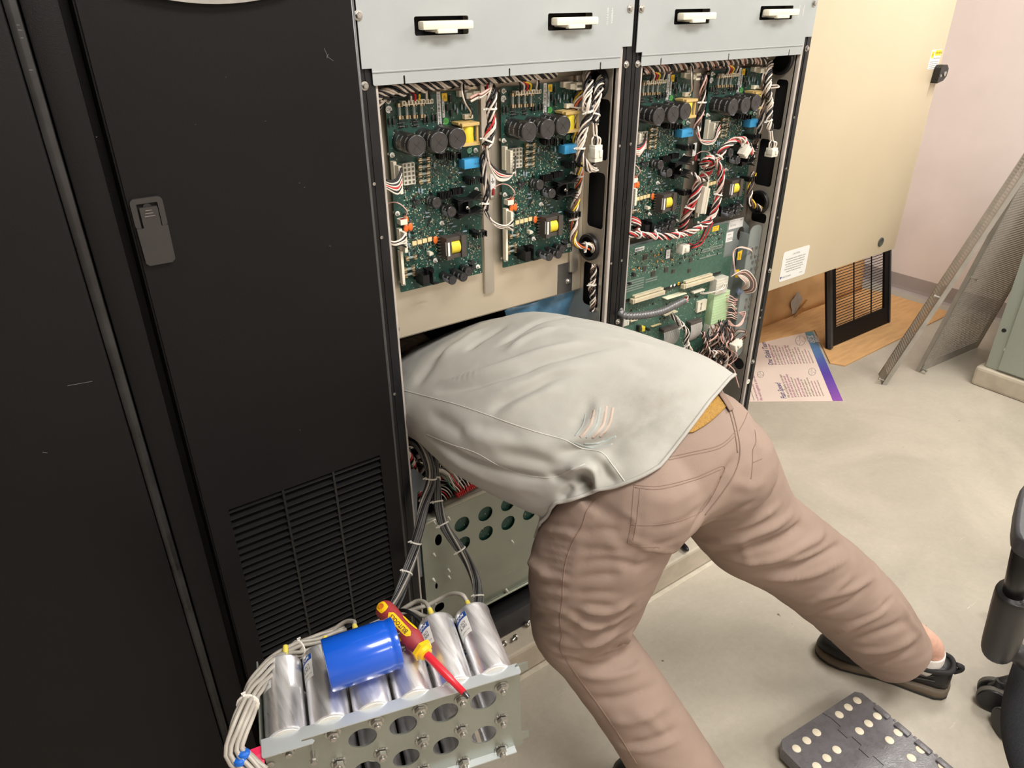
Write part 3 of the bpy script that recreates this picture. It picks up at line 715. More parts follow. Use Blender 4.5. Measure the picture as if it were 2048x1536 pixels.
# stickers
def sticker(px, py, w, h_, m, name, rot=0, round_=False, par=bd, yb=YB, marks=None):
    p = aY(px, py, yb); mb = MB(); out = circ(0, 0, w / 2, 20) if round_ else [(-w / 2, -h_ / 2), (w / 2, -h_ / 2), (w / 2, h_ / 2), (-w / 2, h_ / 2)]
    c, s = math.cos(rot), math.sin(rot)
    mb.plate([(a * c - b * s, a * s + b * c) for a, b in out], [], (p.x, yb - .0002, p.z), (1, 0, 0), (0, 0, 1), .0003); o = mb.build(name, m, par)
    if marks:
        mb = MB(); marks(mb, V((p.x, yb - .0005, p.z))); mb.build('print', M_ink() if not round_ else mat('sticker_ink', (60, 90, 70), .6), o)
    return o
def bars(w, h_, vert, n, seed=1):
    def f(mb, p):
        r = random.Random(seed)
        for i in range(n):
            t = -.45 + .9 * i / n; th = r.uniform(.25, .8) * .9 / n
            if vert: mb.bx(p.x - w * .3, p.x + w * .25, p.y - .0001, p.y, p.z + t * h_, p.z + (t + th) * h_)
            else: mb.bx(p.x + t * w, p.x + (t + th) * w, p.y - .0001, p.y, p.z - h_ * .3, p.z + h_ * .25)
    return f
def tri(mb, p, s=.0035):
    for a, b in (((-1, -.7), (1, -.7)), ((1, -.7), (0, 1)), ((0, 1), (-1, -.7)), ((-.3, -.4), (.3, .3)), ((-.3, .2), (.4, -.3))):
        mb.tube([p + V((a[0] * s, 0, a[1] * s)), p + V((b[0] * s, 0, b[1] * s))], .0003, 4)
sticker(878, 219, .0075, .058, M_label(), 'barcode_label', marks=bars(.0075, .058, True, 34))
sticker(886.5, 217, .0045, .030, M_label(), 'label', marks=bars(.0045, .03, True, 14, 4))
sticker(888.7, 194.5, .0105, .0135, mat('yellow_sticker', (236, 190, 30), .5), 'warning_sticker', marks=lambda mb, p: tri(mb, p))
sticker(777.5, 219, .012, .012, M_label(), 'round_sticker', round_=True, marks=lambda mb, p: (text(mb, 'OK', p, (1, 0, 0), (0, 0, 1), .007, .0001)))
gs = mat('green_sticker', (70, 160, 70), .5)
sticker(892, 242, .0115, .0115, gs, 'round_sticker', round_=True, marks=lambda mb, p: text(mb, 'QC', p, (1, 0, 0), (0, 0, 1), .006, .0001))
sticker(938.8, 301, .0105, .0105, mat('pale_green_sticker', (130, 190, 150), .5), 'round_sticker', round_=True, marks=lambda mb, p: text(mb, 'OK', p, (1, 0, 0), (0, 0, 1), .006, .0001))
# dense surface-mount parts and silkscreen: too many to count
smd = [mat('smd_beige', (186, 172, 140), .5), mat('smd_grey', (120, 124, 122), .4, .3), mat('smd_black', (26, 26, 28), .4), mat('silkscreen', (176, 200, 184), .6), mat('smd_brown', (130, 96, 62), .5)]
def smds(par, areas, n, yb, seed, sc=1):
    r = random.Random(seed); mb = MB(); tot = sum((a[2] - a[0]) * (a[3] - a[1]) for a in areas)
    for (x0, z0, x1, z1) in areas:
        k = int(n * (x1 - x0) * (z1 - z0) / tot)
        for _ in range(k):
            mb.cur = r.choice((0, 0, 1, 1, 2, 3, 3, 3, 4)); gx = round(r.uniform(x0, x1) / .0024) * .0024; gz = round(r.uniform(z0, z1) / .0028) * .0028
            a, b, h_ = r.choice(((.0018, .001, .0007), (.001, .0018, .0007), (.0016, .0024, .001), (.0028, .0005, .0001), (.0005, .0026, .0001), (.002, .0018, .0009)))
            if mb.cur == 2 and r.random() < .3: a, b, h_ = .005, .004, .0015
            a *= sc; b *= sc; mb.bx(gx - a / 2, gx + a / 2, yb - h_, yb, gz - b / 2, gz + b / 2)
    o = mb.build('surface_components', smd, par); o['kind'] = 'stuff'; return o
smds(bd, [(.585, 1.06, .76, 1.40)], 700, YB, 5); smds(bd, [(.64, 1.22, .72, 1.32), (.60, 1.13, .66, 1.28), (.61, 1.09, .65, 1.16), (.72, 1.06, .762, 1.15), (.66, 1.10, .70, 1.22)], 1500, YB, 6)
B2 = dup(bd, (.8165, YB, 1.405), 'green power board, right one in the left bay, next to the white twisted cables')
B3 = dup(bd, (1.155, YB, 1.403), 'green power board partly behind the centre post, left one in the right bay')
B4 = dup(bd, (1.392, YB, 1.403), 'green power board at far right of the right bay, red and white wires over it')
# ================================================================ LOWER BAYS
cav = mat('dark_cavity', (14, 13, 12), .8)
# perforated steel box in the left bay with a green board behind its holes
yb = 1.13
pb = thing('perforated_metal_box', 'grey steel box with round holes standing in the lower left bay', 'metal box', (.75, 1.2, .155))
a, b, c_, d_ = aY(852, 1047, yb), aY(885, 1012, yb), aY(1085, 936, yb), aY(967.8, 1206, yb)
zt, zl_, zb_ = (b.z + c_.z) / 2, a.z, d_.z
xl_, xm_, xr_ = aY(843, 1060, yb).x, b.x, 1.02
def hole(px, py, rx, ry=None):
    p = aY(px, py, yb); return p.x, p.z
holes = []; hp = []
for (px, py) in ((925, 1046), (972, 1027), (1017, 1008), (1060, 990), (925, 1087), (971, 1067), (1014, 1047), (1058, 1028)):
    x, z = hole(px, py, 0); hp.append((x, z))
import statistics as st
r1 = st.mean(z for x, z in hp[:4]); r2 = st.mean(z for x, z in hp[4:]); x0 = st.mean(hp[i][0] - .0425 * (i % 4) for i in range(8)); 
dx = (hp[3][0] - hp[0][0] + hp[7][0] - hp[4][0]) / 6; x0 = st.mean(hp[i][0] - dx * (i % 4) for i in range(8))
for i in range(5): holes += [circ(x0 + dx * i, r1, .0200, 26), circ(x0 + dx * i, r2, .0200, 26)]
x, z = hole(877, 1080, 0); holes.append(circ(x, z, .009, 20, .016))
x, z = hole(873, 1172, 0); holes.append(circ(x, z, .0035, 14, .009))
x, z = hole(880, 1215, 0); holes.append(rrect(x - .014, x + .012, z - .012, z + .014, .011))
mb = MB(); mb.plate([(xl_, zb_), (xr_, zb_), (xr_, zt), (xm_, zt), (xm_ - .001, zl_), (xl_, zl_)], holes, (0, yb + .0015, 0), (1, 0, 0), (0, 0, 1), .0015)
zm = mat('galvanised_sheet', (150, 154, 142), .36, .55, .06, 8, .04, 300, rvar=.06)
face = mb.build('front_panel', zm, pb)
mb = MB(); mb.tube([(xm_, yb - .001, zt), (xr_, yb - .001, zt)], .0045, 10); mb.tube([(xl_, yb, zl_), (xm_ - .002, yb, zl_)], .003, 10); mb.bx(xm_, xr_, yb, yb + .03, zt - .002, zt); mb.bx(xl_, xm_, yb, yb + .03, zl_ - .002, zl_)
mb.build('rolled_edge', mat('pale_edge', (206, 204, 188), .4, .3), pb, smooth=2)
mb = MB(); mb.bx(xl_, xr_, yb - .009, yb + .03, zb_ - .002, zb_); mb.tube([(xl_, yb - .009, zb_ + .001), (xr_, yb - .009, zb_ + .001)], .003, 8); mb.bx(xl_ - .002, xl_, yb, yb + .3, zb_, zl_); mb.build('flange', zm, pb, smooth=1)
MB().bx(xl_ + .05, xr_, yb + .007, yb + .009, zb_ + .02, zt - .01).build('board', M_pcb(), pb)
smds(pb, [(xl_ + .06, zt - .14, xr_, zt - .012)], 420, yb + .007, 9)
for (px, py) in ((867, 1044), (867, 1108), (866, 1158), (868, 1203), (896, 1035), (896, 1139), (897, 1153), (1023, 1082), (1012, 1179)):
    p = aY(px, py, yb - .0002); mb = MB(); mb.lathe(p, (0, -1, 0), [(0, .0034), (.002, .003), (.006, .002), (.010, .0012)], 8); mb.build('nylon_clip', M_white(), pb, smooth=1)
p = aY(1022, 1143, yb - .0002); mb = MB(); text(mb, 'STABLE PAT', p, (1, 0, 0), (0, 0, 1), .006, .0003); mb.build('etched_text', mat('etched', (176, 178, 168), .4, .4), pb)
# grey hook-shaped bracket
hb = thing('bracket', 'slotted grey metal bracket with hook notch beside the cable bundles', 'bracket', (.56, 1.135, .6))
def P2(px, py, y=1.125): p = aY(px, py, y); return (p.x, p.z)
out = [P2(*q) for q in ((822, 940), (828, 937), (868, 970), (872, 983), (871, 1005), (866, 1003), (864, 990), (861, 986), (862, 1000), (858, 997), (842, 981), (835, 985), (834, 1030), (830, 1046), (822, 1046))]
mb = MB(); mb.plate(out[::-1], [], (0, 1.127, 0), (1, 0, 0), (0, 0, 1), .002); mb.build('bracket_plate', mat('blue_grey_steel', (120, 128, 134), .4, .5), hb)
mb = MB(); mb.bx(P2(822, 1000)[0], P2(832, 1000)[0], 1.125, 1.30, P2(822, 1046)[1] - .16, P2(822, 1046)[1] + .001); mb.build('bracket_arm', mat('blue_grey_steel', (120, 128, 134), .4, .5), hb)
# black wire clutter deep in the left bay: individual cables
rnd = random.Random(21)
def loose(name, label, pts, col, r, grp=None):
    mb = MB(); mb.tube(pts, r, 7, smooth=6); o = mb.build(name, M_wire[col](), None, smooth=2); return tag(o, label, 'cable', grp)
lowc = []
for i in range(26):
    x0_, x1_ = rnd.uniform(.54, .75), rnd.uniform(.56, .98); z0_ = rnd.uniform(.5, .78); z1_ = rnd.uniform(.48, .62); y = rnd.uniform(1.17, 1.32)
    c = rnd.choice(('black', 'black', 'black', 'grey', 'brown', 'white', 'silver')) if i > 3 else ('grey')
    pts = [(x0_, y + .05, z0_), ((x0_ * 2 + x1_) / 3 + rnd.uniform(-.03, .03), y - rnd.uniform(0, .04), (z0_ + z1_) / 2 + rnd.uniform(0, .08)), ((x0_ + x1_ * 2) / 3, y, (z0_ + z1_) / 2 + rnd.uniform(-.05, .03)), (x1_, y + .03, z1_)]
    loose('internal_cable', 'one of the tangled cables inside the dark lower left bay', pts, c, rnd.choice((.002, .003, .0045, .005)), 'tangled cables in the lower left bay')
# braided white wire strand by the left edge
harness('wire_harness', 'twisted white, black and red strand just inside the left edge of the lower bay', 'wires',
        [aY(806, 895, 1.14), aY(822, 915, 1.14), aY(830, 940, 1.15), aY(838, 960, 1.16), aY(838, 1000, 1.16)], ['white', 'white', 'black', 'red'], .0022, .0042, .03)
for (pts, lab) in (([(833, 915), (855, 905), (875, 918), (905, 945), (922, 975)], 'upper pale grey hose curving behind the cable bundles'), ([(862, 940), (885, 942), (905, 960), (925, 985), (930, 1000)], 'lower pale grey hose curving behind the cable bundles')):
    mb = MB(); mb.tube([aY(x, y, 1.16) for x, y in pts], .0055, 10, smooth=6); tag(mb.build('hose', M_wire['grey'](), None, smooth=2), lab, 'hose')
# red multi-pin connector and its coloured wires
a, b = aY(912, 990, 1.14), aY(978, 950, 1.14)
rc = thing('pin_connector', 'red multi-pin connector above the perforated metal box', 'connector', tuple(a))
d = b - a; L_ = d.length; d.normalize(); up = V((0, 0, 1)); mb = MB()
R_ = Matrix((d, V((0, 1, 0)), d.cross(V((0, 1, 0))))).transposed()
redm = mat('red_plastic', (170, 36, 40), .4)
mb.box(a + d * L_ * .62, (L_ * .68, .012, .012), R_); mb.box(a + d * L_ * .1, (L_ * .22, .012, .012), R_)
for i in range(20):
    if i in (5, 6): continue
    q = a + d * L_ * (i + .5) / 20; mb.box(q + V((0, -.007, 0)), (.0022, .004, .008), R_)
mb.build('housing', redm, rc)
for i in range(14):
    q = a + d * L_ * (i + .5) / 14; c = ['green', 'white', 'red', 'white', 'grey', 'white', 'pink'][i % 7]
    mb = MB(); mb.tube([q, q + V((-.004, -.004, .012)), q + V((-.016 + i * .001, 0, .03)), q + V((-.02, .03, .05 - i * .002)), q + V((-.05 + i * .004, .08, .02))], .0012, 6, smooth=6); mb.build('wire', M_wire[c](), rc, smooth=2)
for i in range(10):
    p = aY(893 + i * 4.5, 1000 - i * 3, 1.15); c = ['white', 'red', 'white', 'grey', 'black'][i % 5]
    loose('loose_wire', 'one of the thin wires fanned out along the top of the perforated box', [p, p + V((-.01, 0, .02)), p + V((-.03 + i * .003, .01, .03)), p + V((-.05, .05, .03))], c, .0014, 'thin wires above the perforated box')
mb = MB(); mb.bx(xm_ + .02, xr_ - .02, yb + .03, yb + .09, zt - .03, zt - .006)
for i in range(28): mb.bx(xm_ + .05 + i * .0085, xm_ + .056 + i * .0085, yb + .03, yb + .085, zt - .006, zt - .002)
tag(mb.build('heatsink', M_bplas(), None), 'black ribbed strip just behind the top edge of the perforated box', 'heatsink')
p = aY(912, 915, 1.18); q = aY(932, 935, 1.18); mb = MB(); R_ = Matrix.Rotation(math.radians(28), 3, 'Y'); mb.box((p + q) / 2, (.055, .002, .016), R_)
tag(mb.build('cable_label', M_ivory(), None), 'cream flag label among the tangled cables', 'label')
# orange cable stub
loose('internal_cable', 'short orange-red cable crossing the shadow under the shirt', [aY(803, 841, 1.14), aY(814, 832, 1.15), aY(824, 828, 1.2)], 'orange', .0022)
# blue glow behind the shoulder, imitated by an added crumpled sheet
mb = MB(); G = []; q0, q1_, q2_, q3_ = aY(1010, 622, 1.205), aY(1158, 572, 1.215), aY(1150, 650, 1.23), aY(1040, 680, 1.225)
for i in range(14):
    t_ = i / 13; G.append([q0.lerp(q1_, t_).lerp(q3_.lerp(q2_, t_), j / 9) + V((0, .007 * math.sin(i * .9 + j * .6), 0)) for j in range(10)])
mb.grid(G); o = mb.build('blue_glow_sheet', mat('blue_glow_film', (80, 126, 158), .3, .1, .2, 14, coat=.4), None, smooth=2)
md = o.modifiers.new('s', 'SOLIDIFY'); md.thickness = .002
tag(o, 'crumpled blue sheet added for the blue glow behind the shoulder, under the steel plate', 'plastic sheet')
# ---- big twin cable bundles running down to the capacitor bank
def bundle(label, pts, n, r, R, ties, seed, cols=('silver', 'black', 'silver', 'grey', 'black', 'silver', 'silver'), root=None):
    return harness('cable_bundle', label, 'cable bundle', pts, [cols[i % len(cols)] for i in range(n)], r, R, .5, ties, None, .0009, False, seed, root)
BLp = [aY(807, 885, 1.16), aY(832, 885, 1.13), aY(855, 920, 1.10), aY(862, 960, 1.09), aY(848, 1010, 1.08), aY(838, 1060, 1.06), aY(822, 1120, 1.04), aY(800, 1185, 1.0), aY(780, 1230, .97)]
bundle('left bundle of clear-jacketed dark cables looping down to the silver capacitors', BLp, 13, .0023, .0085, (.04, .30, .63, .80), 4)
BRp = [aY(880, 870, 1.2), aY(868, 920, 1.15), aY(872, 970, 1.10), aY(877, 1015, 1.07), aY(890, 1055, 1.04), aY(925, 1105, 1.0), aY(948, 1150, .97), aY(956, 1185, .94), aY(958, 1215, .92)]
bundle('right bundle of clear-jacketed dark cables ending at the rightmost capacitor', BRp, 13, .0023, .0080, (.30, .42, .55, .70, .97), 9)
p0_, p1_ = aZ(1353, 1078, .10), aZ(1376, 1101, .10); mb = MB(); mb.tube([p0_ - (p1_ - p0_) * 1.2, p0_, p0_.lerp(p1_, .8), p1_], [.007, .008, .0085, .004], 8, smooth=3); tag(mb.build('tool', M_bplas(), None, smooth=1), 'small black tool handle lying on the concrete pad behind the trouser leg', 'tool')
# bolts lying on the pad
for (px, py, l, lab, az) in ((1053, 1251, .022, 'loose bright bolt nearest the trouser leg on the pad', 30), (1033, 1272, .014, 'middle loose dark bolt lying on the pad', 200), (1010, 1284, .014, 'loose bolt nearest the silver capacitors on the pad', 210)):
    p = aZ(px, py, .094); d = V((math.cos(math.radians(az)), math.sin(math.radians(az)), 0)); mb = MB()
    mb.lathe(p, d, [(0, .0065), (.005, .0065)], 6); mb.lathe(p + d * .005, d, [(0, .008), (.001, .008), (.001, .0035), (l, .0035)], 12)
    o = mb.build('bolt', M_bolt(), None, smooth=1); o.location.z += .0 ; tag(o, lab, 'bolt')
# ================================================================ RIGHT BAY: control assembly
ctl = thing('control_assembly', 'grey steel tray with green control boards in the lower right bay', 'control tray', (1.35, 1.2, .7))
tray = mat('grey_green_tray', (140, 148, 146), .45, .3, .04, 8)
yt = 1.165
def T2(px, py, y=yt): p = aY(px, py, y); return (p.x, p.z)
zt_ = T2(1490, 433)[1]; xr_t = T2(1540, 470)[0]
mb = MB(); o2 = T2(1486, 462)
mb.plate([(1.115, .60), (1.605, .60), (1.605, zt_ - .03), (T2(1487, 440)[0], zt_ - .008), (T2(1487, 430)[0], zt_), (1.115, zt_)], [circ(*T2(1481, 467), .014, 24, .018), rrect(*sorted((T2(1475, 487)[0], T2(1512, 487)[0])), *sorted((T2(1490, 487)[1], T2(1490, 527)[1])), .006)], (0, yt + .0015, 0), (1, 0, 0), (0, 0, 1), .0015)
mb.build('tray', tray, ctl)
flx0, flx1 = 1.572, 1.6195; fz0 = T2(1492, 708, 1.13)[1]; fz1 = T2(1528, 448, 1.13)[1]
mb = MB(); mb.plate(rrect(flx0, flx1, fz0, fz1, .018, 6), [], (0, 1.1365, 0), (1, 0, 0), (0, 0, 1), .002); mb.bx(flx0 - .001, flx0 + .002, 1.135, 1.165, fz0 + .02, fz1 - .02); mb.build('tray_flange', tray, ctl, smooth=1)
# upper board
yu = 1.15
cs = [T2(1257, 490, yu), T2(1456, 446, yu), T2(1441, 548, yu), T2(1248, 603, yu)]
ux0, ux1, uz1, uz0 = 1.125, cs[1][0], cs[1][1], cs[3][1] + .004
mb = MB(); mb.plate([(ux0, uz0), (ux1, uz0), (ux1, uz1), (ux0, uz1)], [], (0, yu + .0016, 0), (1, 0, 0), (0, 0, 1), .0016)
ubm = mat('green_control_board', (62, 96, 82), .45, 0, .08, 120, .15, 600); mb.build('upper_board', ubm, ctl)
mb = MB(); mb.plate([(1.12, .585), (1.545, .585), (1.545, uz0 + .03), (1.12, uz0 + .03)], [], (0, yu + .010, 0), (1, 0, 0), (0, 0, 1), .0016); mb.build('lower_board', ubm, ctl)
MB().bx(ux0, ux1, yu + .0018, yu + .008, uz0 - .008, uz0 + .004).build('edge_bar', M_bplas(), ctl)
yl = yu + .0084
smds(ctl, [(ux0 + .03, uz0 + .05, ux1 - .01, uz1 - .01)], 900, yu, 31)
smds(ctl, [(1.13, .60, 1.5, uz0 - .01)], 1300, yl, 32)
# pin field rows
mb = MB()
for (x0_, x1_, z_, rows, n) in ((ux0 + .004, ux0 + .085, uz0 + .018, 5, 30), (ux1 - .09, ux1 - .01, uz0 + .065, 2, 26), (ux1 - .09, ux1 - .01, uz0 + .05, 1, 26), (ux0 + .09, ux0 + .13, uz0 + .028, 2, 14)):
    for r_ in range(rows):
        for i in range(n): x = x0_ + (x1_ - x0_) * i / n; mb.bx(x, x + .0013, yu - .0015, yu, z_ + r_ * .006, z_ + r_ * .006 + .0028)
o = mb.build('solder_pins', mat('silver_pins', (190, 200, 192), .35, .6), ctl); o['kind'] = 'stuff'
chip = mat('integrated_circuit', (58, 58, 56), .45)
for (px, py, s) in ((1290, 514, .012), (1288, 537, .012), (1306, 547, .012), (1332, 539, .012), (1346, 542, .009), (1381, 520, .009), (1378, 541, .009)):
    p = aY(px, py, yu); mb = MB(); mb.bx(p.x - s / 2, p.x + s / 2, yu - .0022, yu - .0003, p.z - s / 2, p.z + s / 2, .0003); c = mb.build('chip', chip, ctl)
    mb = MB(); n = int(s / .0012)
    for i in range(n):
        k = -s / 2 + (i + .5) * s / n
        for sg in (-1, 1): mb.bx(p.x + k - .0003, p.x + k + .0003, yu - .0008, yu, p.z + sg * s * .55 - .001, p.z + sg * s * .55 + .001); mb.bx(p.x + sg * s * .55 - .001, p.x + sg * s * .55 + .001, yu - .0008, yu, p.z + k - .0003, p.z + k + .0003)
    mb.build('pins', M_copper(), c)
for k in range(9):
    for (bx0, by0) in ((1360, 516), (1392, 508)):
        pass
mb = MB()
for i in range(11):
    for (sx, sy_) in ((1361 + i * 8.4, 517 - i * 2.3), (1362 + i * 8.2, 490 - i * 2.4)):
        p = aY(sx, sy_, yu); mb.bx(p.x - .0032, p.x + .0032, yu - .0014, yu, p.z - .0018, p.z + .0018)
mb.build('small_chips', chip, ctl)
mb = MB()
for (px, py) in ((1322, 499), (1309, 511), (1316, 509), (1314, 522), (1324, 522), (1267, 539), (1277, 536), (1343, 519)): p = aY(px, py, yu); mb.bx(p.x - .002, p.x + .002, yu - .002, yu, p.z - .0016, p.z + .0016)
mb.build('tantalum_capacitors', mat('tantalum_orange', (226, 150, 60), .4), ctl)
for (px, py) in ((1270, 550), (1262, 568)): ecap(px, py, .0048 if py < 560 else .0035, .009, None, None, ctl, yu)
# long ivory bus connectors
for (x0p, y0p, x1p, y1p) in ((1270, 600, 1331, 583), (1372, 571, 1429, 554)):
    a, b = aY(x0p, y0p, yu - .014), aY(x1p, y1p, yu - .014); zc = (a.z + b.z) / 2; mb = MB()
    mb.bx(a.x, b.x, yu - .014, yu, zc - .0085, zc + .0015, .0008); mb.bx(a.x + .003, b.x - .003, yu - .010, yu, zc + .0035, zc + .0085, .0006)
    mb.bx(a.x - .004, a.x + .001, yu - .012, yu, zc - .010, zc + .001, .0006)
    c = mb.build('bus_connector', mat('aged_ivory', (206, 196, 168), .5), ctl); mb = MB(); n = 30
    for i in range(n): x = a.x + .004 + (b.x - a.x - .008) * i / n; mb.bx(x, x + .0007, yu - .0085, yu - .0075, zc + .0085, zc + .0095); mb.bx(x, x + .0006, yu - .0143, yu - .014, zc - .004, zc - .003)
    mb.build('pins', M_copper(), c)
# labels on the tray and the board
def lab(px, py, w, h_, m, name, y, marks=None, rot=0): return sticker(px, py, w, h_, m, name, rot, False, ctl, y, marks)
def lines(w, h_, rows):
    def f(mb, p):
        for (t_, sz, dx_, dz_) in rows: text(mb, t_, p + V((dx_ * w, 0, dz_ * h_)), (1, 0, 0), (0, 0, 1), sz, .0001)
    return f
lab(1472, 447, .056, .024, M_label(), 'rating_label', yt, lines(.056, .024, (('480V', .0055, .36, .3), ('RATED INPUT OUTPUT', .0026, -.1, .36), ('|||| || ||| ||', .006, -.2, -.1))))
lab(1458, 474, .03, .026, M_label(), 'name_label', yt, lines(.03, .026, (('CNTL', .009, .12, -.22), ('BOARD', .004, 0, .25))))
lab(1431, 457, .024, .013, mat('yellow_sticker', (236, 190, 30), .5), 'warning_label', yu, lines(.024, .013, (('CAUTION', .0042, 0, .2), ('STATIC', .0036, 0, -.2))))
lab(1279, 498, .03, .0085, M_label(), 'barcode_label', yu, bars(.03, .0085, False, 30, 5))
lab(1336, 508, .014, .022, M_label(), 'chip_label', yu - .0025, lines(.014, .022, (('VER', .003, 0, .15), ('240418', .003, 0, -.2))))
mb = MB(); p = aY(1336, 508, yu); mb.bx(p.x - .008, p.x + .008, yu - .0022, yu, p.z - .012, p.z + .012); mb.build('chip', chip, ctl)
for (px, py, t_) in ((1342, 572, 'A'), (1349, 570, 'B')): sticker(px, py, .0065, .0065, M_label(), 'round_sticker', 0, True, ctl, yu, lambda mb, p, t_=t_: text(mb, t_, p, (1, 0, 0), (0, 0, 1), .004, .0001))
lab(1357, 567, .006, .008, mat('yellow_sticker', (236, 190, 30), .5), 'warning_sticker', yu, lambda mb, p: tri(mb, p, .0022))
for (px, py) in ((1397, 466), (1402, 464)): sticker(px, py, .008, .008, mat('green_sticker', (70, 160, 70), .5) if px > 1400 else mat('pale_green_sticker', (130, 190, 150), .5), 'round_sticker', 0, True, ctl, yu, lambda mb, p: text(mb, 'QC', p, (1, 0, 0), (0, 0, 1), .004, .0001))
# connectors on the lower board
def blk(x0p, y0p, x1p, y1p, d_, m, name, y=yl, ribs=0, vert=False, bev=.0008):
    a, b = aY(x0p, y0p, y - d_), aY(x1p, y1p, y - d_); mb = MB(); mb.bx(a.x, b.x, y - d_, y, a.z, b.z, bev)
    for i in range(ribs):
        if vert: z = a.z + (b.z - a.z) * (i + .5) / ribs; mb.bx(a.x + .001, b.x - .001, y - d_ - .0006, y - d_ + .001, z - .0007, z + .0007)
        else: x = a.x + (b.x - a.x) * (i + .5) / ribs; mb.bx(x - .0007, x + .0007, y - d_ - .0006, y - d_ + .001, a.z + .001 if a.z < b.z else b.z + .001, max(a.z, b.z) - .001)
    return mb.build(name, m, ctl, smooth=1)
mg = mat('pale_green_terminal', (176, 204, 160), .4, 0, .04); mk = mat('milky_nylon', (206, 204, 190), .45)
blk(1429, 590, 1452, 640, .022, mg, 'terminal_block', ribs=11, vert=True)
blk(1434, 560, 1453, 586, .022, mk, 'terminal_block', ribs=6, vert=True)
blk(1421, 641, 1444, 666, .020, mk, 'socket', ribs=3, vert=True)
blk(1334, 600, 1374, 586, .018, mat('cream_plug', (232, 228, 198), .4), 'plug', ribs=9)
blk(1397, 604, 1412, 620, .008, M_ivory(), 'dip_switch', ribs=0)
blk(1330, 633, 1356, 622, .016, mat('aged_ivory', (206, 196, 168), .5), 'plug', ribs=8)
blk(1388, 588, 1410, 578, .014, M_ivory(), 'plug', ribs=4)
mb = MB(); p = aY(1404, 612, yl - .008)
for i in range(6): mb.bx(p.x - .006, p.x - .001, yl - .0085, yl - .007, p.z - .010 + i * .0036, p.z - .0085 + i * .0036)
mb.build('switch_levers', M_ink(), ctl)
# two ribbon headers (black latch bars with grey ribbon cable)
for (x0p, y0p, x1p, y1p) in ((1328, 664, 1360, 652), (1382, 650, 1405, 640)):
    a, b = aY(x0p, y0p, yl - .018), aY(x1p, y1p, yl - .018); zc = (a.z + b.z) / 2; mb = MB(); mb.bx(a.x, b.x, yl - .018, yl, zc - .004, zc + .004, .001); c = mb.build('ribbon_header', mat('grey_header', (88, 82, 78), .35, .2), ctl, smooth=1)
    mb = MB(); n = 16
    for i in range(n): x = a.x + (b.x - a.x) * (i + .5) / n; mb.tube([(x, yl - .017, zc - .004), (x, yl - .02, zc - .02), (x - .002, yl - .016, zc - .04), (x - .004, yl - .006, zc - .055)], .0010, 5, smooth=4)
    mb.build('ribbon_cable', mat('grey_ribbon', (186, 182, 176), .45), c, smooth=2)
blk(1243, 655, 1259, 640, .016, mk, 'socket', ribs=2); blk(1262, 645, 1276, 637, .01, mat('aged_ivory', (206, 196, 168), .5), 'relay'); blk(1305, 654, 1324, 648, .008, cm, 'optocoupler_row', ribs=4)
blk(1284, 664, 1291, 653, .012, ym, 'small_transformer'); blk(1278, 664, 1284, 651, .011, dio, 'transformer_core')
ecap(1299, 660, .0036, .014, None, None, ctl, yl)
# fuse-block columns on the right of the tray
fbm = M_bplas()
for gi, (px, py, h_) in enumerate(((1497, 500, .035), (1497, 525, .03), (1485, 600, .035), (1483, 625, .03))):
    p = aY(px, py, yt - .01); mb = MB(); mb.bx(p.x - .024, p.x + .026, yt - .022, yt, p.z - h_ / 2, p.z + h_ / 2, .003)
    c = mb.build('fuse_block', fbm, ctl, smooth=1); mb = MB()
    for k in range(3):
        x = p.x - .012 + k * .015
        for s in (-1, 1): mb.bx(x - .0028, x + .0028, yt - .034, yt - .02, p.z + s * h_ * .32 - .0035, p.z + s * h_ * .32 + .0035)
        if gi % 2 == 0: mb.cyl((x, yt - .03, p.z - h_ * .4), (x, yt - .03, p.z + h_ * .4), .0026, 8)
    mb.build('fuse_clips', M_bolt(), c)
yl_m = mat('yellow_tag', (232, 188, 24), .45)
mb = MB(); p = aY(1478, 513, yt - .028); mb.plate([(p.x - .006, p.z - .008), (p.x + .008, p.z - .01), (p.x + .009, p.z + .016), (p.x - .008, p.z + .013)], [], (0, yt - .028, 0), (1, 0, 0), (0, 0, 1), .001)
c = mb.build('yellow_tag', yl_m, ctl); mb = MB(); text(mb, 'DANGER', (p.x, yt - .0292, p.z), (0, 0, 1), (-1, 0, 0), .005, .0001); mb.build('print', M_ink(), c)
mb = MB(); p = aY(1474, 547, yt - .028); mb.plate([(p.x - .006, p.z - .01), (p.x + .006, p.z - .012), (p.x + .006, p.z + .01), (p.x - .007, p.z + .012)], [], (0, yt - .028, 0), (1, 0, 0), (0, 0, 1), .001); mb.build('yellow_tag', yl_m, ctl)
mb = MB(); p = aY(1477, 582, yt - .02); mb.lathe(p, (0, -1, 0), [(0, .012), (.006, .012), (.008, .009), (.012, .004)], 9); mb.build('blue_grommet', mat('slate_blue_plastic', (104, 118, 140), .4), ctl, smooth=1)
blk(1471, 708, 1489, 688, .01, M_bplas(), 'black_grommet', y=yt)
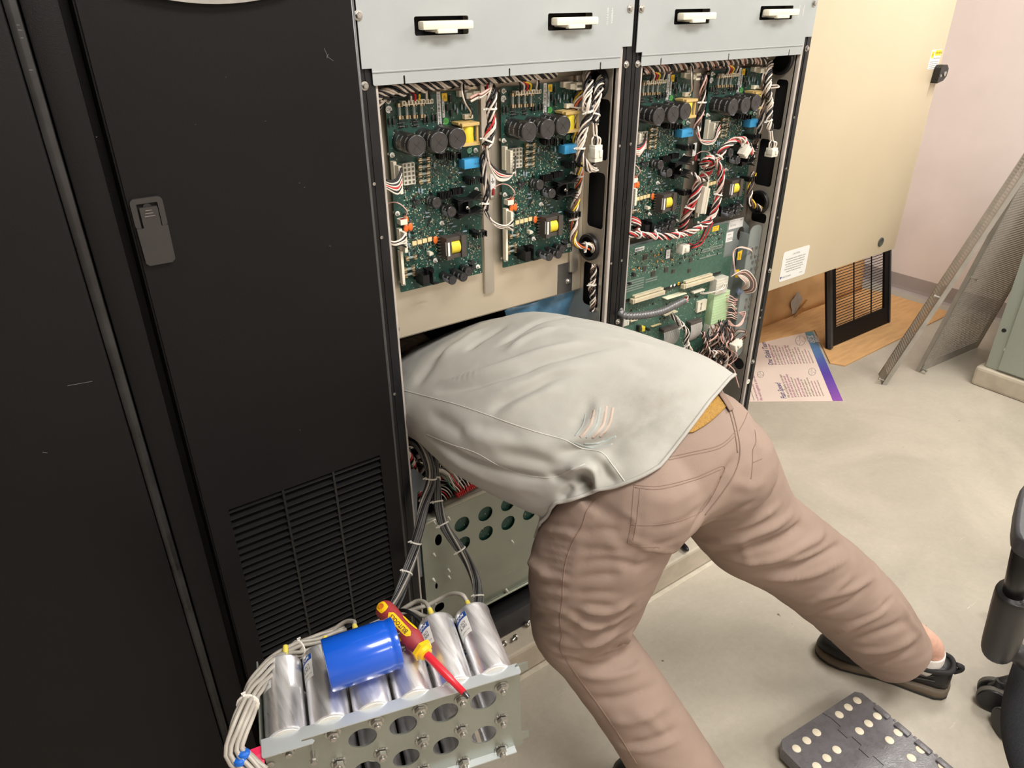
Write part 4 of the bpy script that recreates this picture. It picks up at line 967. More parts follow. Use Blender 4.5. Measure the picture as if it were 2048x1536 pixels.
# loose wiring around the terminals: each a cable of its own
rnd = random.Random(5)
tw = []
def arcwire(pts, col, r, lab_, grp): return loose('terminal_wire', lab_, [aY(x, y, yy) for x, y, yy in pts], col, r, grp)
G1 = 'wires at the terminal blocks of the right bay'; l1 = 'one of the thin wires fanning from the terminal blocks in the right bay'
for i in range(11):
    y0 = 590 + i * 4.6
    arcwire([(1450, y0, 1.14), (1462 + i % 3, y0 + rnd.uniform(-4, 6), 1.125), (1470, y0 + 8 - i * .6, 1.13), (1474 + rnd.uniform(-3, 6), y0 + rnd.uniform(2, 10), 1.15)], rnd.choice(('pink', 'pink', 'brown', 'white')), .0013, l1, G1)
for i in range(9):
    r_ = 8 + i * 2.6; cx_, cy_ = 1482, 566
    arcwire([(1470 - i, 545 + i, 1.13), (cx_ + r_ * .3, cy_ - r_ * .9, 1.12), (cx_ + r_, cy_ - r_ * .2, 1.115), (cx_ + r_ * .9, cy_ + r_ * .6, 1.12), (cx_ - 2, cy_ + 12 + i, 1.145)], rnd.choice(('pink', 'pink', 'white', 'red', 'brown')), .0014, l1, G1)
for i in range(6):
    arcwire([(1472 - i, 545, 1.125), (1468, 530 - i, 1.12), (1466 + i, 505 - i, 1.12), (1480, 494 + i * .6, 1.115), (1500, 498 + i, 1.12), (1505, 504 + i, 1.14)] if i < 3 else [(1440 + i * 3, 562 + i, 1.14), (1430 + i * 4, 578, 1.12), (1415, 590 - i, 1.125), (1400, 590 - i, 1.135)], rnd.choice(('pink', 'white', 'grey')), .0013, l1, G1)
for i in range(52):
    x = 1448 - (i % 3) * 14 + rnd.uniform(-6, 28); y = 640 + rnd.uniform(-5, 30)
    arcwire([(x, y, 1.14), (x + rnd.uniform(-18, 14), y + 22, 1.125 + rnd.uniform(-.01, .01)), (x + rnd.uniform(-30, 10), y + 45, 1.13), (x + rnd.uniform(-60, -10), y + 75, 1.15)], rnd.choice(('brown', 'black', 'black', 'pink', 'grey', 'brown', 'black')), rnd.choice((.0013, .0018, .0024)), l1, G1)
for i in range(4):
    arcwire([(1456, 640 + i * 3, 1.13), (1470, 652, 1.12), (1482, 650 - i * 2, 1.12), (1488 + i, 636 - i * 4, 1.125), (1479 - i * 3, 628, 1.14)], 'pink', .0012, l1, G1)
# big braided loom with grey sleeve coming from the left
path = [aY(1236, 610, 1.13), aY(1243, 628, 1.105), aY(1262, 632, 1.095), aY(1295, 629, 1.09), aY(1325, 622, 1.09), aY(1350, 610, 1.095), aY(1368, 601, 1.10)]
t = thing('sleeved_cable', 'thick grey spiral-sleeved cable crossing the control boards', 'cable', tuple(path[0]))
P = densify(path, .0012); mb = MB(); rr = [.0085 + .0009 * math.sin(i * .9) for i in range(len(P))]; mb.tube(P, rr, 14); mb.build('sleeve', mat('grey_spiral_sleeve', (112, 112, 112), .3, .35, .1, 60), t, smooth=2)
for i in range(6):
    q = path[-1]; mb = MB(); mb.tube([q, q + V((.006 + .001 * i, -.004, .004 - i * .002)), q + V((.010, -.002, .010 - i * .003)), q + V((.012, .01, .006 - i * .002))], .0013, 6, smooth=5); mb.build('wire', M_wire[('white', 'pink', 'red', 'white', 'black', 'white')[i]](), t, smooth=2)
# white-black loom dropping from the plug
harness('wire_harness', 'white and black wires dropping from the ivory plug over the control board', 'wires',
        [aY(1342, 628, 1.14), aY(1358, 645, 1.12), aY(1374, 665, 1.11), aY(1372, 685, 1.11), aY(1382, 705, 1.115), aY(1368, 725, 1.12)], ['white', 'black', 'white', 'white', 'black', 'white', 'grey', 'black'], .0015, .0055, .07, (.25, .62), seed=3, jit=.002)
harness('wire_harness', 'brown and white wires draped at the bottom of the control boards', 'wires',
        [aY(1405, 665, 1.12), aY(1412, 690, 1.12), aY(1420, 705, 1.115), aY(1440, 705, 1.12), aY(1452, 712, 1.13), aY(1450, 735, 1.13)], ['brown', 'white', 'black', 'brown', 'pink', 'black'], .0016, .0045, .04, (.45,), seed=5, jit=.002)
harness('wire_harness', 'dark wires knotted just above the belt of the person', 'wires',
        [aY(1432, 715, 1.125), aY(1425, 735, 1.13), aY(1440, 745, 1.13), aY(1450, 730, 1.135), aY(1438, 722, 1.14)], ['brown', 'black', 'black', 'brown', 'white'], .0016, .004, .04, seed=8, jit=.002)
# loose nylon plug at lower right with its strands
def nylon_plug(label, cpx, y, ang, w, h_, wires_to=None, cols=(), yaw=0):
    c = aY(cpx[0], cpx[1], y); t = thing('nylon_connector', label, 'connector', tuple(c)); R_ = Matrix.Rotation(math.radians(ang), 3, 'Y') @ Matrix.Rotation(math.radians(yaw), 3, 'Z')
    mb = MB(); mb.box(c, (w, .018, h_), R_, .0012); mb.box(c + R_ @ V((w * .1, -.011, 0)), (w * .45, .005, h_ * .5), R_, .0008); mb.box(c + R_ @ V((-w * .38, 0, 0)), (w * .2, .021, h_ * 1.15), R_, .001)
    for k in (-1, 0, 1): mb.box(c + R_ @ V((w * .5, 0, k * h_ * .3)), (w * .25, .014, h_ * .2), R_, .0005)
    mb.build('housing', mat('white_nylon_connector', (222, 220, 206), .4, 0, .02), t, smooth=1)
    for i, cc in enumerate(cols):
        s = c + R_ @ V((w * .5, 0, h_ * (.4 - .8 * i / max(1, len(cols) - 1)))); q = [aY(*z) for z in wires_to]; off = V((0, .004 * math.sin(i * 2.1), .0035 * math.cos(i * 2.1)))
        mb = MB(); mb.tube([s, s + R_ @ V((.012, 0, 0))] + [z + off * (1 + k * .3) for k, z in enumerate(q)], .0015, 6, smooth=6); mb.build('wire', M_wire[cc](), t, smooth=2)
    return t
nylon_plug('milky white nylon connector hanging at lower right of the right bay', (1472, 690), 1.105, -22, .030, .020, ((1490, 672, 1.10), (1492, 664, 1.11), (1478, 662, 1.12), (1466, 672, 1.13), (1455, 688, 1.14)), ('brown', 'pink', 'black', 'brown', 'white', 'brown'))
nylon_plug('white nylon connector end up on the control board below the red loom', (1366, 497), 1.115, 2, .026, .019, ((1385, 493, 1.10), (1400, 485, 1.095), (1412, 462, 1.09), (1422, 440, 1.088)), ('red', 'black', 'red', 'black'))
# grommets at the panel bottom: white zip ends below
loose('loose_wire', 'pink-white wires hanging beside the belt at the cabinet edge', [aY(1455, 728, 1.14), aY(1468, 740, 1.13), aY(1472, 755, 1.12), aY(1478, 775, 1.12)], 'pink', .0018)
mb = MB(); mb.tube([aY(1452, 695, 1.14), aY(1454, 720, 1.13), aY(1446, 740, 1.13), aY(1440, 760, 1.13)], .0045, 10, smooth=6); tag(mb.build('hose', M_wire['grey'](), None, smooth=2), 'pale grey tube curving down beside the black hole of the right bay', 'hose')
mb = MB(); p = aX(1478, 727, XR); mb.lathe((XR - .0006, p.y, p.z), (1, 0, 0), [(0, .017), (.001, .017)], 28); mb.build('knockout_hole', cav, RB)
# ================================================================ HARNESSES IN THE UPPER BAYS
WB = ['white', 'black', 'white', 'black', 'black', 'white']
def along(y, pts): return [aY(px, py, y) for px, py in pts]
# left bay: across the top, under the lip
harness('wire_harness', 'twisted black and white loom running along the top of the left bay', 'wires',
        along(1.145, [(752, 192), (790, 178), (850, 172), (905, 165), (960, 160), (1020, 156), (1075, 151), (1110, 148)]), WB + ['white', 'black'], .0021, .0062, .05, seed=1, jit=.002)
harness('wire_harness', 'second twisted loom just above the first board of the left bay', 'wires',
        along(1.15, [(757, 200), (790, 190), (830, 183), (870, 176), (930, 168), (975, 165)]), ['white', 'black', 'black'], .0021, .0042, .04, seed=2, jit=.001)
harness('wire_harness', 'black and white loom dropping down the far left side of the left bay', 'wires',
        along(1.15, [(765, 195), (757, 215), (752, 240), (750, 270), (752, 295), (753, 325)]), ['white', 'black', 'black', 'black'], .0021, .0045, .045, seed=3, jit=.002)
def fan(label, src, dsts, cols, r=.0017, mid=None, y0=1.14):
    t = thing('wire_harness', label, 'wires', tuple(aY(*src[0])))
    n = len(dsts)
    for i, (d_, c) in enumerate(zip(dsts, cols)):
        off = V((0, .003 * math.sin(i * 1.9), .003 * math.cos(i * 1.9)))
        mb = MB(); mb.tube([aY(*s) + off for s in src] + [aY(*q) for q in d_], r, 7, smooth=7); mb.build('wire', M_wire[c](), t, smooth=2)
    return t
def fan_board(labels, dx_px):
    pass
# wires into the top connectors of each board (local copies per board)
for k, (B_, lab_) in enumerate(((bd, 'top left'), (B2, 'top second'), (B3, 'third'), (B4, 'fourth'))):
    o = V(B_.location) - V(bd.location); nm = ['left board of the left bay', 'right board of the left bay', 'left board of the right bay', 'right board of the right bay'][k]
    t = thing('wire_harness', 'red, yellow, white, black leads into the top of the ' + nm, 'wires', tuple(aY(806, 180, 1.15) + o))
    for i, c in enumerate(('black', 'white', 'red', 'yellow')):
        x = 812 + i * 8
        p = [aY(800 + i * 2, 178, 1.16), aY(806 + i * 3, 180, 1.150), aY(x + 1, 190 - i, 1.152), aY(x + 2, 203 - i, 1.160)]
        mb = MB(); mb.tube([q + o for q in p], .0019, 7, smooth=6); mb.build('wire', M_wire[c](), t, smooth=2)
    for i, c in enumerate(('white', 'black')):
        p = [aY(852 + i * 3, 175, 1.158), aY(853 + i * 5, 185, 1.155), aY(853 + i * 7, 198, 1.163)]
        mb = MB(); mb.tube([q + o for q in p], .0019, 7, smooth=6); mb.build('wire', M_wire[c](), t, smooth=2)
    t = thing('wire_harness', 'looped pair at upper right of the ' + nm, 'wires', tuple(aY(924, 165, 1.14) + o))
    for i, c in enumerate(('white', 'black')):
        if k in (0, 2): p = [(923 + i * 4, 165, 1.14), (924 + i * 4, 185, 1.13), (930 + i * 3, 205, 1.135), (941 + i * 2, 222, 1.15), (941, 233 + i, 1.162)]
        else: p = [(938, 236 + i * 2, 1.163), (955, 238, 1.14), (975, 236, 1.12), (985, 234, 1.115), (982, 229, 1.125), (962, 231 + i, 1.14)]
        mb = MB(); mb.tube([aY(*q) + o for q in p], .0016 if i else .0018, 7, smooth=6); mb.build('wire', M_wire[c](), t, smooth=2)
    # green-white earth lead with the red lug near the left edge
    t = thing('earth_lead', 'thin earth lead with red lug, left edge of the ' + nm, 'wire', tuple(aY(768, 418, 1.17) + o))
    mb = MB(); mb.tube([aY(*q) + o for q in [(768, 412, 1.17), (782, 405, 1.165), (798, 407, 1.155), (811, 418, 1.15), (814, 426, 1.15), (808, 438, 1.16)]], .0011, 6, smooth=7); mb.build('wire', M_wire['pink'](), t, smooth=2)
    p = aY(766, 420, 1.17) + o; mb = MB(); mb.lathe(p + V((.001, 0, .005)), (-.12, 0, -1), [(0, .0018), (.004, .0026), (.012, .0028), (.013, .0016)], 10); mb.build('lug', redm, t, smooth=1)
    p = aY(766, 434, 1.18) + o; mb = MB(); mb.lathe(p, (0, -1, 0), [(0, .0046), (.002, .0042), (.003, .002)], 14); mb.box(p + V((0, -.003, 0)), (.005, .0008, .001)); mb.box(p + V((0, -.003, 0)), (.001, .0008, .005)); mb.build('screw', M_bolt(), t, smooth=1)
    p = aY(766, 398, 1.182) + o; mb = MB(); mb.bx(p.x - .006, p.x + .006, p.y - .0005, p.y, p.z - .016, p.z + .014); l_ = mb.build('earth_label', M_label(), t)
    mb = MB(); mb.bx(p.x - .001, p.x + .0, p.y - .0008, p.y - .0004, p.z, p.z + .006)
    for q in range(3): mb.bx(p.x - .0045 + q * .001, p.x + .0035 - q * .001, p.y - .0008, p.y - .0004, p.z - q * .0018 - .0004, p.z - q * .0018 + .0004)
    mb.build('earth_symbol', M_ink(), l_)
# side plug fans
fan('white, black and red leads curving into the upper left plug of the first board', [(752, 330, 1.15), (754, 342, 1.14)], [[(762, 352 + i * 2, 1.13), (778, 362 + i * 2.2, 1.13), (795, 366 - 22 + i * 5.5 + 12 - i * 1.5, 1.135), (803, 336 + i * 5.2, 1.145)] for i in range(9)], ['black', 'black', 'white', 'black', 'white', 'red', 'white', 'black', 'white'])
fan('short white and black leads into the lower left plug of the first board', [(765, 468, 1.15)], [[(772, 478 + i * 1.5, 1.14), (788, 484 + i * 2, 1.13), (803, 478 + i * 3, 1.135), (812, 466 + i * 7, 1.145)] for i in range(5)], ['white', 'black', 'white', 'white', 'black'])
# central vertical loom between the two boards of the left bay
def vloom(label, pts, cols, R, y, ties, seed, pitch=.075, r=.0019): return harness('wire_harness', label, 'wires', [aY(px, py, y + dy) for (px, py, dy) in pts], cols, r, R, pitch, ties, seed=seed, jit=.0035)
vloom('twisted loom between the two boards of the left bay, upper half', [(978, 172, 0), (984, 190, -.01), (982, 220, -.01), (983, 250, -.01), (976, 280, -.01), (972, 293, -.01)], WB + ['white', 'red', 'black'], .0075, 1.14, (.45, .97), 11)
fan('white, red and black leads fanning into the upper plug of the second board', [(972, 293, 1.13), (974, 310, 1.13)], [[(980, 325 + i, 1.13), (995, 340 + i * 2.4, 1.125), (1015, 348 + i * 1.4, 1.13), (1028, 345, 1.132), (1031, 312 + i * 5, 1.145)] for i in range(9)], ['black', 'black', 'white', 'red', 'white', 'black', 'white', 'white', 'white'])
vloom('thin twisted loom between the boards of the left bay, middle stretch', [(972, 295, 0), (967, 315, 0), (968, 345, 0), (974, 375, 0), (971, 400, 0), (970, 420, 0)], ['white', 'black', 'black', 'white', 'black'], .0045, 1.145, (.95,), 12)
fan('white and black leads curving into the lower plug of the second board', [(970, 420, 1.145), (976, 432, 1.14)], [[(985, 442 + i, 1.13), (1000, 450 + i * 1.5, 1.125), (1015, 450 + i, 1.13), (1026, 438 + i * 6, 1.145)] for i in range(5)], ['white', 'black', 'white', 'black', 'white'])
fan('pale leads crossing from the top right plug of the first board into the loom', [(940, 200, 1.13), (955, 192, 1.125)], [[(962, 188 + i * 3, 1.12), (975, 180 + i * 2, 1.125), (985, 172 + i, 1.14)] for i in range(3)], ['pink', 'brown', 'white'], .002)
# right vertical looms of the left bay
vloom('thick braided loom at the right side of the left bay, left strand', [(1172, 150, .01), (1178, 175, -.02), (1172, 205, -.03), (1178, 230, -.03), (1168, 255, -.03), (1162, 285, -.03), (1160, 308, -.03), (1166, 325, -.03), (1180, 338, -.03), (1192, 334, -.035)], WB + ['white', 'white'], .0072, 1.145, (.42, .72), 14)
vloom('thick braided loom from the black grommet to the white plug', [(1216, 152, .02), (1205, 158, 0), (1196, 178, -.02), (1192, 205, -.03), (1190, 230, -.03), (1188, 245, -.035)], WB + ['white', 'black'], .0072, 1.145, (.96,), 15)
vloom('twisted loom with orange and yellow strands behind the white plug', [(1162, 180, .02), (1150, 225, .02), (1158, 340, .01), (1156, 380, .01), (1148, 420, .01), (1150, 450, .01), (1146, 480, .01), (1158, 492, .0), (1178, 492, -.01), (1188, 500, .01)], ['white', 'black', 'orange', 'white', 'yellow', 'brown', 'white'], .006, 1.145, (.45, .68, .88), 16)
vloom('brown and white loom seen through the lowest slot of the side panel', [(1188, 530, .0), (1186, 560, .0), (1184, 575, .0), (1186, 600, .0), (1184, 622, 0)], ['white', 'black', 'brown', 'white', 'white', 'black'], .006, 1.14, (.45,), 17, .045)
def molex(label, px, py, y, w=.021, h_=.034, cols=None, top=(), n=6):
    c = aY(px, py, y); t = thing('nylon_connector', label, 'connector', tuple(c)); mm = mat('white_nylon_connector', (222, 220, 206), .4, 0, .02); mb = MB()
    mb.box(c + V((0, 0, h_ * .22)), (w * .95, .018, h_ * .5), None, .0012); mb.box(c - V((0, 0, h_ * .22)), (w, .021, h_ * .5), None, .0014)
    mb.box(c + V((-w * .42, -.004, .002)), (w * .3, .016, h_ * .55), None, .001); mb.box(c + V((w * .2, -.011, 0)), (w * .35, .004, h_ * .4), None, .0008)
    mb.build('housing', mm, t, smooth=1)
    for i in range(n):
        s = c + V((w * (-.36 + .72 * i / (n - 1)), .003 * (-1) ** i, h_ * .45)); q = [aY(*z) for z in top]; off = V((.004 * math.cos(i * 1.7), .003 * math.sin(i * 1.7), 0))
        mb = MB(); mb.tube([s, s + V((0, 0, .012))] + [z + off for z in q], .0018, 7, smooth=6); mb.build('wire', M_wire['white' if i % 3 != 1 else 'black'](), t, smooth=2)
    return t
molex('white nylon plug hanging beside the upper slot of the left bay', 1191, 306, 1.105, top=((1190, 268, 1.112), (1189, 246, 1.112)))
molex('white nylon plug hanging at the right edge of the right bay', 1543, 304, 1.105, .024, .022, top=((1543, 280, 1.11), (1541, 262, 1.112)))
# ---- right bay looms
harness('wire_harness', 'twisted black and white loom running along the top of the right bay', 'wires', along(1.15, [(1285, 140), (1330, 134), (1390, 128), (1440, 124), (1490, 120), (1530, 122)]), WB + ['brown', 'pink'], .0021, .0075, .05, seed=21, jit=.003)
harness('wire_harness', 'second tangled loom under the lip of the right bay', 'wires', along(1.155, [(1340, 140), (1380, 132), (1420, 134), (1455, 128), (1500, 122)]), ['pink', 'black', 'brown', 'black'], .0021, .005, .04, seed=22, jit=.003)
vloom('twisted loom between the two boards of the right bay', [(1408, 150, 0), (1406, 180, 0), (1404, 210, 0), (1398, 240, 0), (1394, 262, 0)], ['pink', 'black', 'black', 'white', 'black', 'brown'], .0062, 1.14, (.5,), 23)
fan('white, red and black leads into the upper plug of the last board', [(1394, 255, 1.135), (1396, 268, 1.13)], [[(1402, 278 + i, 1.13), (1415, 280 + i * 1.5, 1.128), (1428, 277 + i * 1.2, 1.13), (1434, 272 - 14 + i * 2.5, 1.14), (1440, 246 + i * 3, 1.15)] for i in range(7)], ['black', 'white', 'red', 'white', 'black', 'white', 'white'])
vloom('braided white and black loom at the right edge of the right bay', [(1540, 125, .01), (1538, 150, -.01), (1536, 180, -.02), (1540, 210, -.02), (1537, 240, -.025), (1541, 258, -.03)], WB + ['white'], .0065, 1.145, (.9,), 24, .045)
vloom('second braided loom beside it at the right edge of the right bay', [(1528, 130, .01), (1529, 165, -.01), (1526, 200, -.01), (1522, 235, -.01), (1516, 265, 0), (1508, 300, .01), (1500, 330, .01)], ['white', 'black', 'brown', 'white', 'black'], .005, 1.15, (), 25)
vloom('dark loom running down into the big black grommet of the right bay', [(1508, 345, .01), (1502, 370, .0), (1498, 395, -.01), (1503, 408, -.02), (1514, 414, -.01), (1524, 420, .0)], ['brown', 'black', 'yellow', 'brown', 'white', 'black'], .005, 1.145, (), 26)
RWB = ['red', 'white', 'black', 'white', 'red', 'black', 'white', 'pink']
# the red-white-black looped loom
vloom('red, white and black twisted loom looping over the last board', [(1412, 345, -.02), (1432, 322, -.05), (1446, 300, -.055), (1462, 285, -.055), (1478, 278, -.055), (1492, 285, -.055), (1500, 296, -.055), (1502, 306, -.055)], RWB, .0062, 1.145, (.3, .75), 31, .07, .0017)
c = aY(1490, 303, 1.085); t = thing('nylon_connector', 'white ribbed plug at the end of the looping red and white loom', 'connector', tuple(c))
mb = MB(); Rr = Matrix.Rotation(math.radians(38), 3, 'Y')
for k in range(5): mb.box(c + Rr @ V((-.010 + k * .004, 0, 0)), (.003, .018, .026 - (k % 2) * .004), Rr, .0005)
mb.box(c + V((.001, .002, 0)), (.018, .014, .020), Rr, .001); mb.build('housing', mat('white_nylon_connector', (222, 220, 206), .4, 0, .02), t, smooth=1)
vloom('red, white and black loom falling from the knot along the right bay boards', [(1402, 330, -.03), (1420, 318, -.05), (1434, 326, -.05), (1441, 345, -.05), (1440, 375, -.05), (1434, 400, -.05), (1428, 425, -.05), (1414, 445, -.05), (1398, 455, -.05), (1375, 466, -.045), (1345, 472, -.045), (1315, 472, -.045), (1285, 470, -.04), (1262, 468, -.035), (1250, 470, -.01)], RWB + ['white', 'black'], .0062, 1.145, (.3, .5, .66, .8, .9), 32, .07, .0018)
vloom('dark red and white loom slanting down between the right bay boards', [(1418, 335, -.02), (1412, 350, -.02), (1398, 365, -.02), (1392, 385, -.02), (1384, 405, -.015), (1376, 425, -.01), (1368, 445, 0), (1362, 462, .02)], RWB + ['brown', 'red'], .0085, 1.145, (.15, .6), 33, .08)
vloom('short red and white loop bound over the knot of the looms', [(1405, 330, -.03), (1412, 318, -.045), (1422, 314, -.05), (1430, 320, -.055)], ['white', 'red', 'white', 'black'], .004, 1.145, (), 34, .03)
vloom('white and black pair tied below the star heatsink in the right bay', [(1384, 345, -.02), (1394, 355, -.035), (1402, 360, -.035), (1415, 358, -.02)], ['white', 'black', 'white'], .003, 1.145, (), 35, .03)
# ivory long connector between them
a = aY(1405, 385, 1.125); mb = MB(); Rr = Matrix.Rotation(math.radians(5), 3, 'Y'); mb.box(aY(1404, 400, 1.125), (.012, .016, .062), Rr, .001); mb.box(aY(1411, 402, 1.125), (.006, .012, .06), Rr, .001)
o = mb.build('plug_strip', M_ivory(), None); tag(o, 'tall ivory plug strip between the right bay boards, behind the red loom', 'connector')
fan('red and white leads doubling back at the left edge of the right bay', [(1252, 440, 1.15)], [[(1262, 434 + i * 3, 1.13), (1275, 438 + i * 3, 1.12), (1281, 446 + i * 2, 1.12), (1272, 458 + i, 1.13), (1262, 462, 1.15)] for i in range(5)], ['red', 'white', 'red', 'white', 'black'])
fan('red and white leads emerging behind the centre post, upper left of the right bay', [(1262, 285, 1.16)], [[(1268, 288 + i * 3, 1.135), (1278, 290 + i * 4, 1.13), (1288, 283 + i * 3, 1.135), (1291, 268 + i * 5, 1.15)] for i in range(6)], ['black', 'black', 'red', 'white', 'white', 'pink'])
# ================================================================ CAPACITOR BANK in the foreground
yaw = math.radians(17)
e1 = V((math.cos(yaw), -math.sin(yaw), .028)).normalized(); nb = V((math.sin(yaw), math.cos(yaw), .035)); nb = (nb - e1 * nb.dot(e1)).normalized(); e2 = e1.cross(nb).normalized()
if e2.z < 0: e2 = -e2
rc_ = aD(572, 1478, 1.15)          # axis-end of the first can, top generator near the flange
CR, CL, SP = .0285, .128, .0606
def onp(px, py):                      # pixel onto the plate plane -> (a, b)
    r = ray(px, py); t = nb.dot(PO - CAM) / nb.dot(r); q = CAM + r * t - PO; return q.dot(e1), q.dot(e2)
PO = rc_.copy()
bank = thing('capacitor_bank', 'silver can capacitors bolted to a punched steel plate in the foreground', 'capacitor bank', tuple(PO))
tl = onp(531, 1512); tr_ = onp(1022, 1352); rt = onp(1046, 1338); br = onp(1046, 1490); lft = onp(527, 1512)
ztop = (onp(533, 1481)[1] + onp(1020, 1337)[1]) / 2
AXH = ztop - .6 * CR          # height of the upper row's axes on the plate
zplate = mat('zinc_yellowed_plate', (150, 154, 145), .38, .6, .05, 10, .04, 300, rvar=.06)
holes = []
hpx = {(0, 1): (1966, 0)}
for (px, py, rx) in ((725, 1473, 0), (806, 1448, 0), (889, 1423, 0), (966, 1398, 0), (812, 1513, 0), (891, 1489, 0), (967, 1467, 0), (733, 1537, 0)):
    a, b = onp(px, py); holes.append(circ(a, b, .0205 if True else 0, 28))
a5, b5 = onp(1052, 1345); xr = onp(1040, 1400)[0]
bot = ztop - .190
tab0 = onp(1050, 1343); 
out = [(tl[0], bot), (xr + .002, bot), (xr + .002, bot + .012), (xr + .013, bot + .012), (xr + .013, bot + .028), (xr + .0, bot + .03), (xr, ztop - .012), (xr + .013, ztop - .012), (xr + .013, ztop + .004), (xr - .004, ztop + .004), (xr - .008, ztop), (tl[0], ztop)]
mb = MB(); mb.plate(out, holes, PO, e1, e2, .0025); plate = mb.build('mounting_plate', zplate, bank)
# folded flanges top and bottom (top one notched), left cheek
def PB(a, b, c=0): return PO + e1 * a + e2 * b + nb * c
mb = MB(); W1 = tr_[0] + .012
for (a0, a1, b0, b1) in ((tl[0], W1, ztop, ztop + .0022),):
    mb.add([PB(a0, b0, -.0025), PB(a1, b0, -.0025), PB(a1, b0, -.0165), PB(a0, b0, -.0165), PB(a0, b1, -.0025), PB(a1, b1, -.0025), PB(a1, b1, -.0165), PB(a0, b1, -.0165)], [(0, 1, 2, 3), (7, 6, 5, 4), (0, 4, 5, 1), (1, 5, 6, 2), (2, 6, 7, 3), (3, 7, 4, 0)])
mb.v = []; mb.f = []; mb.m = []
fo = [(tl[0], -.004), (W1 - .002, -.004), (W1, -.002), (W1, .012), (W1 - .002, .014), (tl[0] + .052, .014), (tl[0] + .052, .0175), (tl[0] + .066, .0178), (tl[0] + .069, .021), (tl[0] + .066, .0245), (tl[0] + .002, .0245), (tl[0], .0225)]
# flange lies in the plane (e1, towards viewer); outline b = distance in front of plate
mb.plate([(a, -b) for a, b in fo][::-1], [], PB(0, ztop - .001, -.000), e1, nb, .002); mb.build('top_flange', mat('bright_zinc_flange', (196, 202, 204), .36, .5, .04, 12), bank)
mb = MB(); mb.plate([(a, -b) for a, b in ((tl[0], -.002), (xr - .012, -.002), (xr - .012, .014), (tl[0], .014))][::-1], [], PB(0, bot, 0), e1, nb, .002); mb.build('bottom_flange', mat('bright_zinc_flange', (196, 202, 204), .36, .5, .04, 12), bank)
mb = MB(); mb.plate([(bot, 0), (ztop, 0), (ztop, .14), (bot, .14)], [], PB(tl[0], 0, 0), e2, nb, .002); mb.build('side_cheek', zplate, bank)
# cans: upper row of six, lower row of six
canm = mat('scratched_aluminium', (188, 188, 190), .3, .95, .12, 40, .35, 160, aniso=(1, 1, .12), rvar=.12)
def can_mat():
    m = mat('drawn_aluminium', (228, 228, 230), .36, .85, .05, 90, .35, 240, aniso=(1, .1, 1), rvar=.1); return m
rowb = ztop + .0285 + .0005
c0 = onp(572, 1478)[0]
dzl = M_label()
def can(a, b, row, i):
    base = PB(a, b, .003); ax = nb; mb = MB(); u = e1; w_ = e2
    mb.lathe(base, ax, [(0, CR * .8), (.0, CR * .9), (.0006, CR * .97), (.004, CR), (CL - .006, CR), (CL - .004, CR * 1.035), (CL - .001, CR * 1.035), (CL, CR * .99), (CL - .003, CR * .93)], 40)
    o = mb.build('capacitor', can_mat(), bank, smooth=1)
    mb = MB(); mb.lathe(base + ax * (CL - .003), ax, [(0, CR * .93), (.001, CR * .9), (.002, 0.001)], 24)
    mb.lathe(base + ax * (CL - .003) + u * .011, ax, [(0, .004), (.006, .004), (.007, .0025), (.012, .0025)], 10); mb.lathe(base + ax * (CL - .003) - u * .006 + w_ * .006, ax, [(0, .004), (.006, .004), (.007, .0025), (.012, .0025)], 10)
    mb.build('terminal_top', mat('tin_lid', (170, 168, 160), .35, .8), o, smooth=1)
    # white rounded base seam, seen between the can and the flange
    mb = MB(); mb.lathe(base - ax * .0012, ax, [(0, CR * .78), (.0004, CR * .86), (.0016, CR * .88)], 32); mb.build('base_disc', mat('white_base_disc', (214, 212, 204), .5) if row == 0 else can_mat(), o, smooth=1)
    if row == 0 or row == 1:
        # paper label wraps the left side near the terminal end
        def on(t, y): return base + ax * y + (u * math.cos(t) + w_ * math.sin(t)) * (CR + .0004)
        a0, a1 = math.radians(118), math.radians(195)
        def quad(t0, t1, y0, y1, m_, nm, par, lift=0):
            G = [[on(t0 + (t1 - t0) * j / 8, y0 + (y1 - y0) * k / 3) + (u * math.cos(t0 + (t1 - t0) * j / 8) + w_ * math.sin(t0 + (t1 - t0) * j / 8)) * lift for k in range(4)] for j in range(9)]
            q = MB(); q.grid(G); return q.build(nm, m_, par, smooth=2)
        lb = quad(a0, a1, CL - .052, CL - .010, dzl, 'label', o)
        quad(a0, a1, CL - .020, CL - .0095, mat('label_blue', (32, 74, 150), .5), 'label_band', o, .0003)
        mb = MB()
        def onf(yy, t_mid): return lambda tx, ty: on(t_mid - tx / CR, yy + ty) + (u * math.cos(t_mid - tx / CR) + w_ * math.sin(t_mid - tx / CR)) * .0005
        text(mb, 'J.SCI', (0, 0, 0), (1, 0, 0), (0, 1, 0), .0075, 0, fn=onf(CL - .028, math.radians(143))); text(mb, 'A.301', (0, 0, 0), (1, 0, 0), (0, 1, 0), .0075, 0, fn=onf(CL - .035, math.radians(143)))
        text(mb, 'GENERIC CO', (0, 0, 0), (1, 0, 0), (0, 1, 0), .003, 0, fn=onf(CL - .045, math.radians(140))); mb.build('print', M_ink(), lb)
        mb = MB(); text(mb, 'AFuM', (0, 0, 0), (1, 0, 0), (0, 1, 0), .0075, 0, bold=.02, fn=lambda tx, ty, f=onf(CL - .0145, math.radians(145)): f(tx, ty) + (u * math.cos(math.radians(145)) + w_ * math.sin(math.radians(145))) * .0002); mb.build('logo', M_label(), o)
    return o
for i in range(6): can(c0 + i * SP, AXH, 0, i)
r2 = [onp(*q) for q in ((592, 1551), (677, 1522), (762, 1502), (844, 1477), (922, 1455), (1002, 1435))]; r3b = (onp(926, 1520)[1] + onp(1001, 1495)[1]) / 2
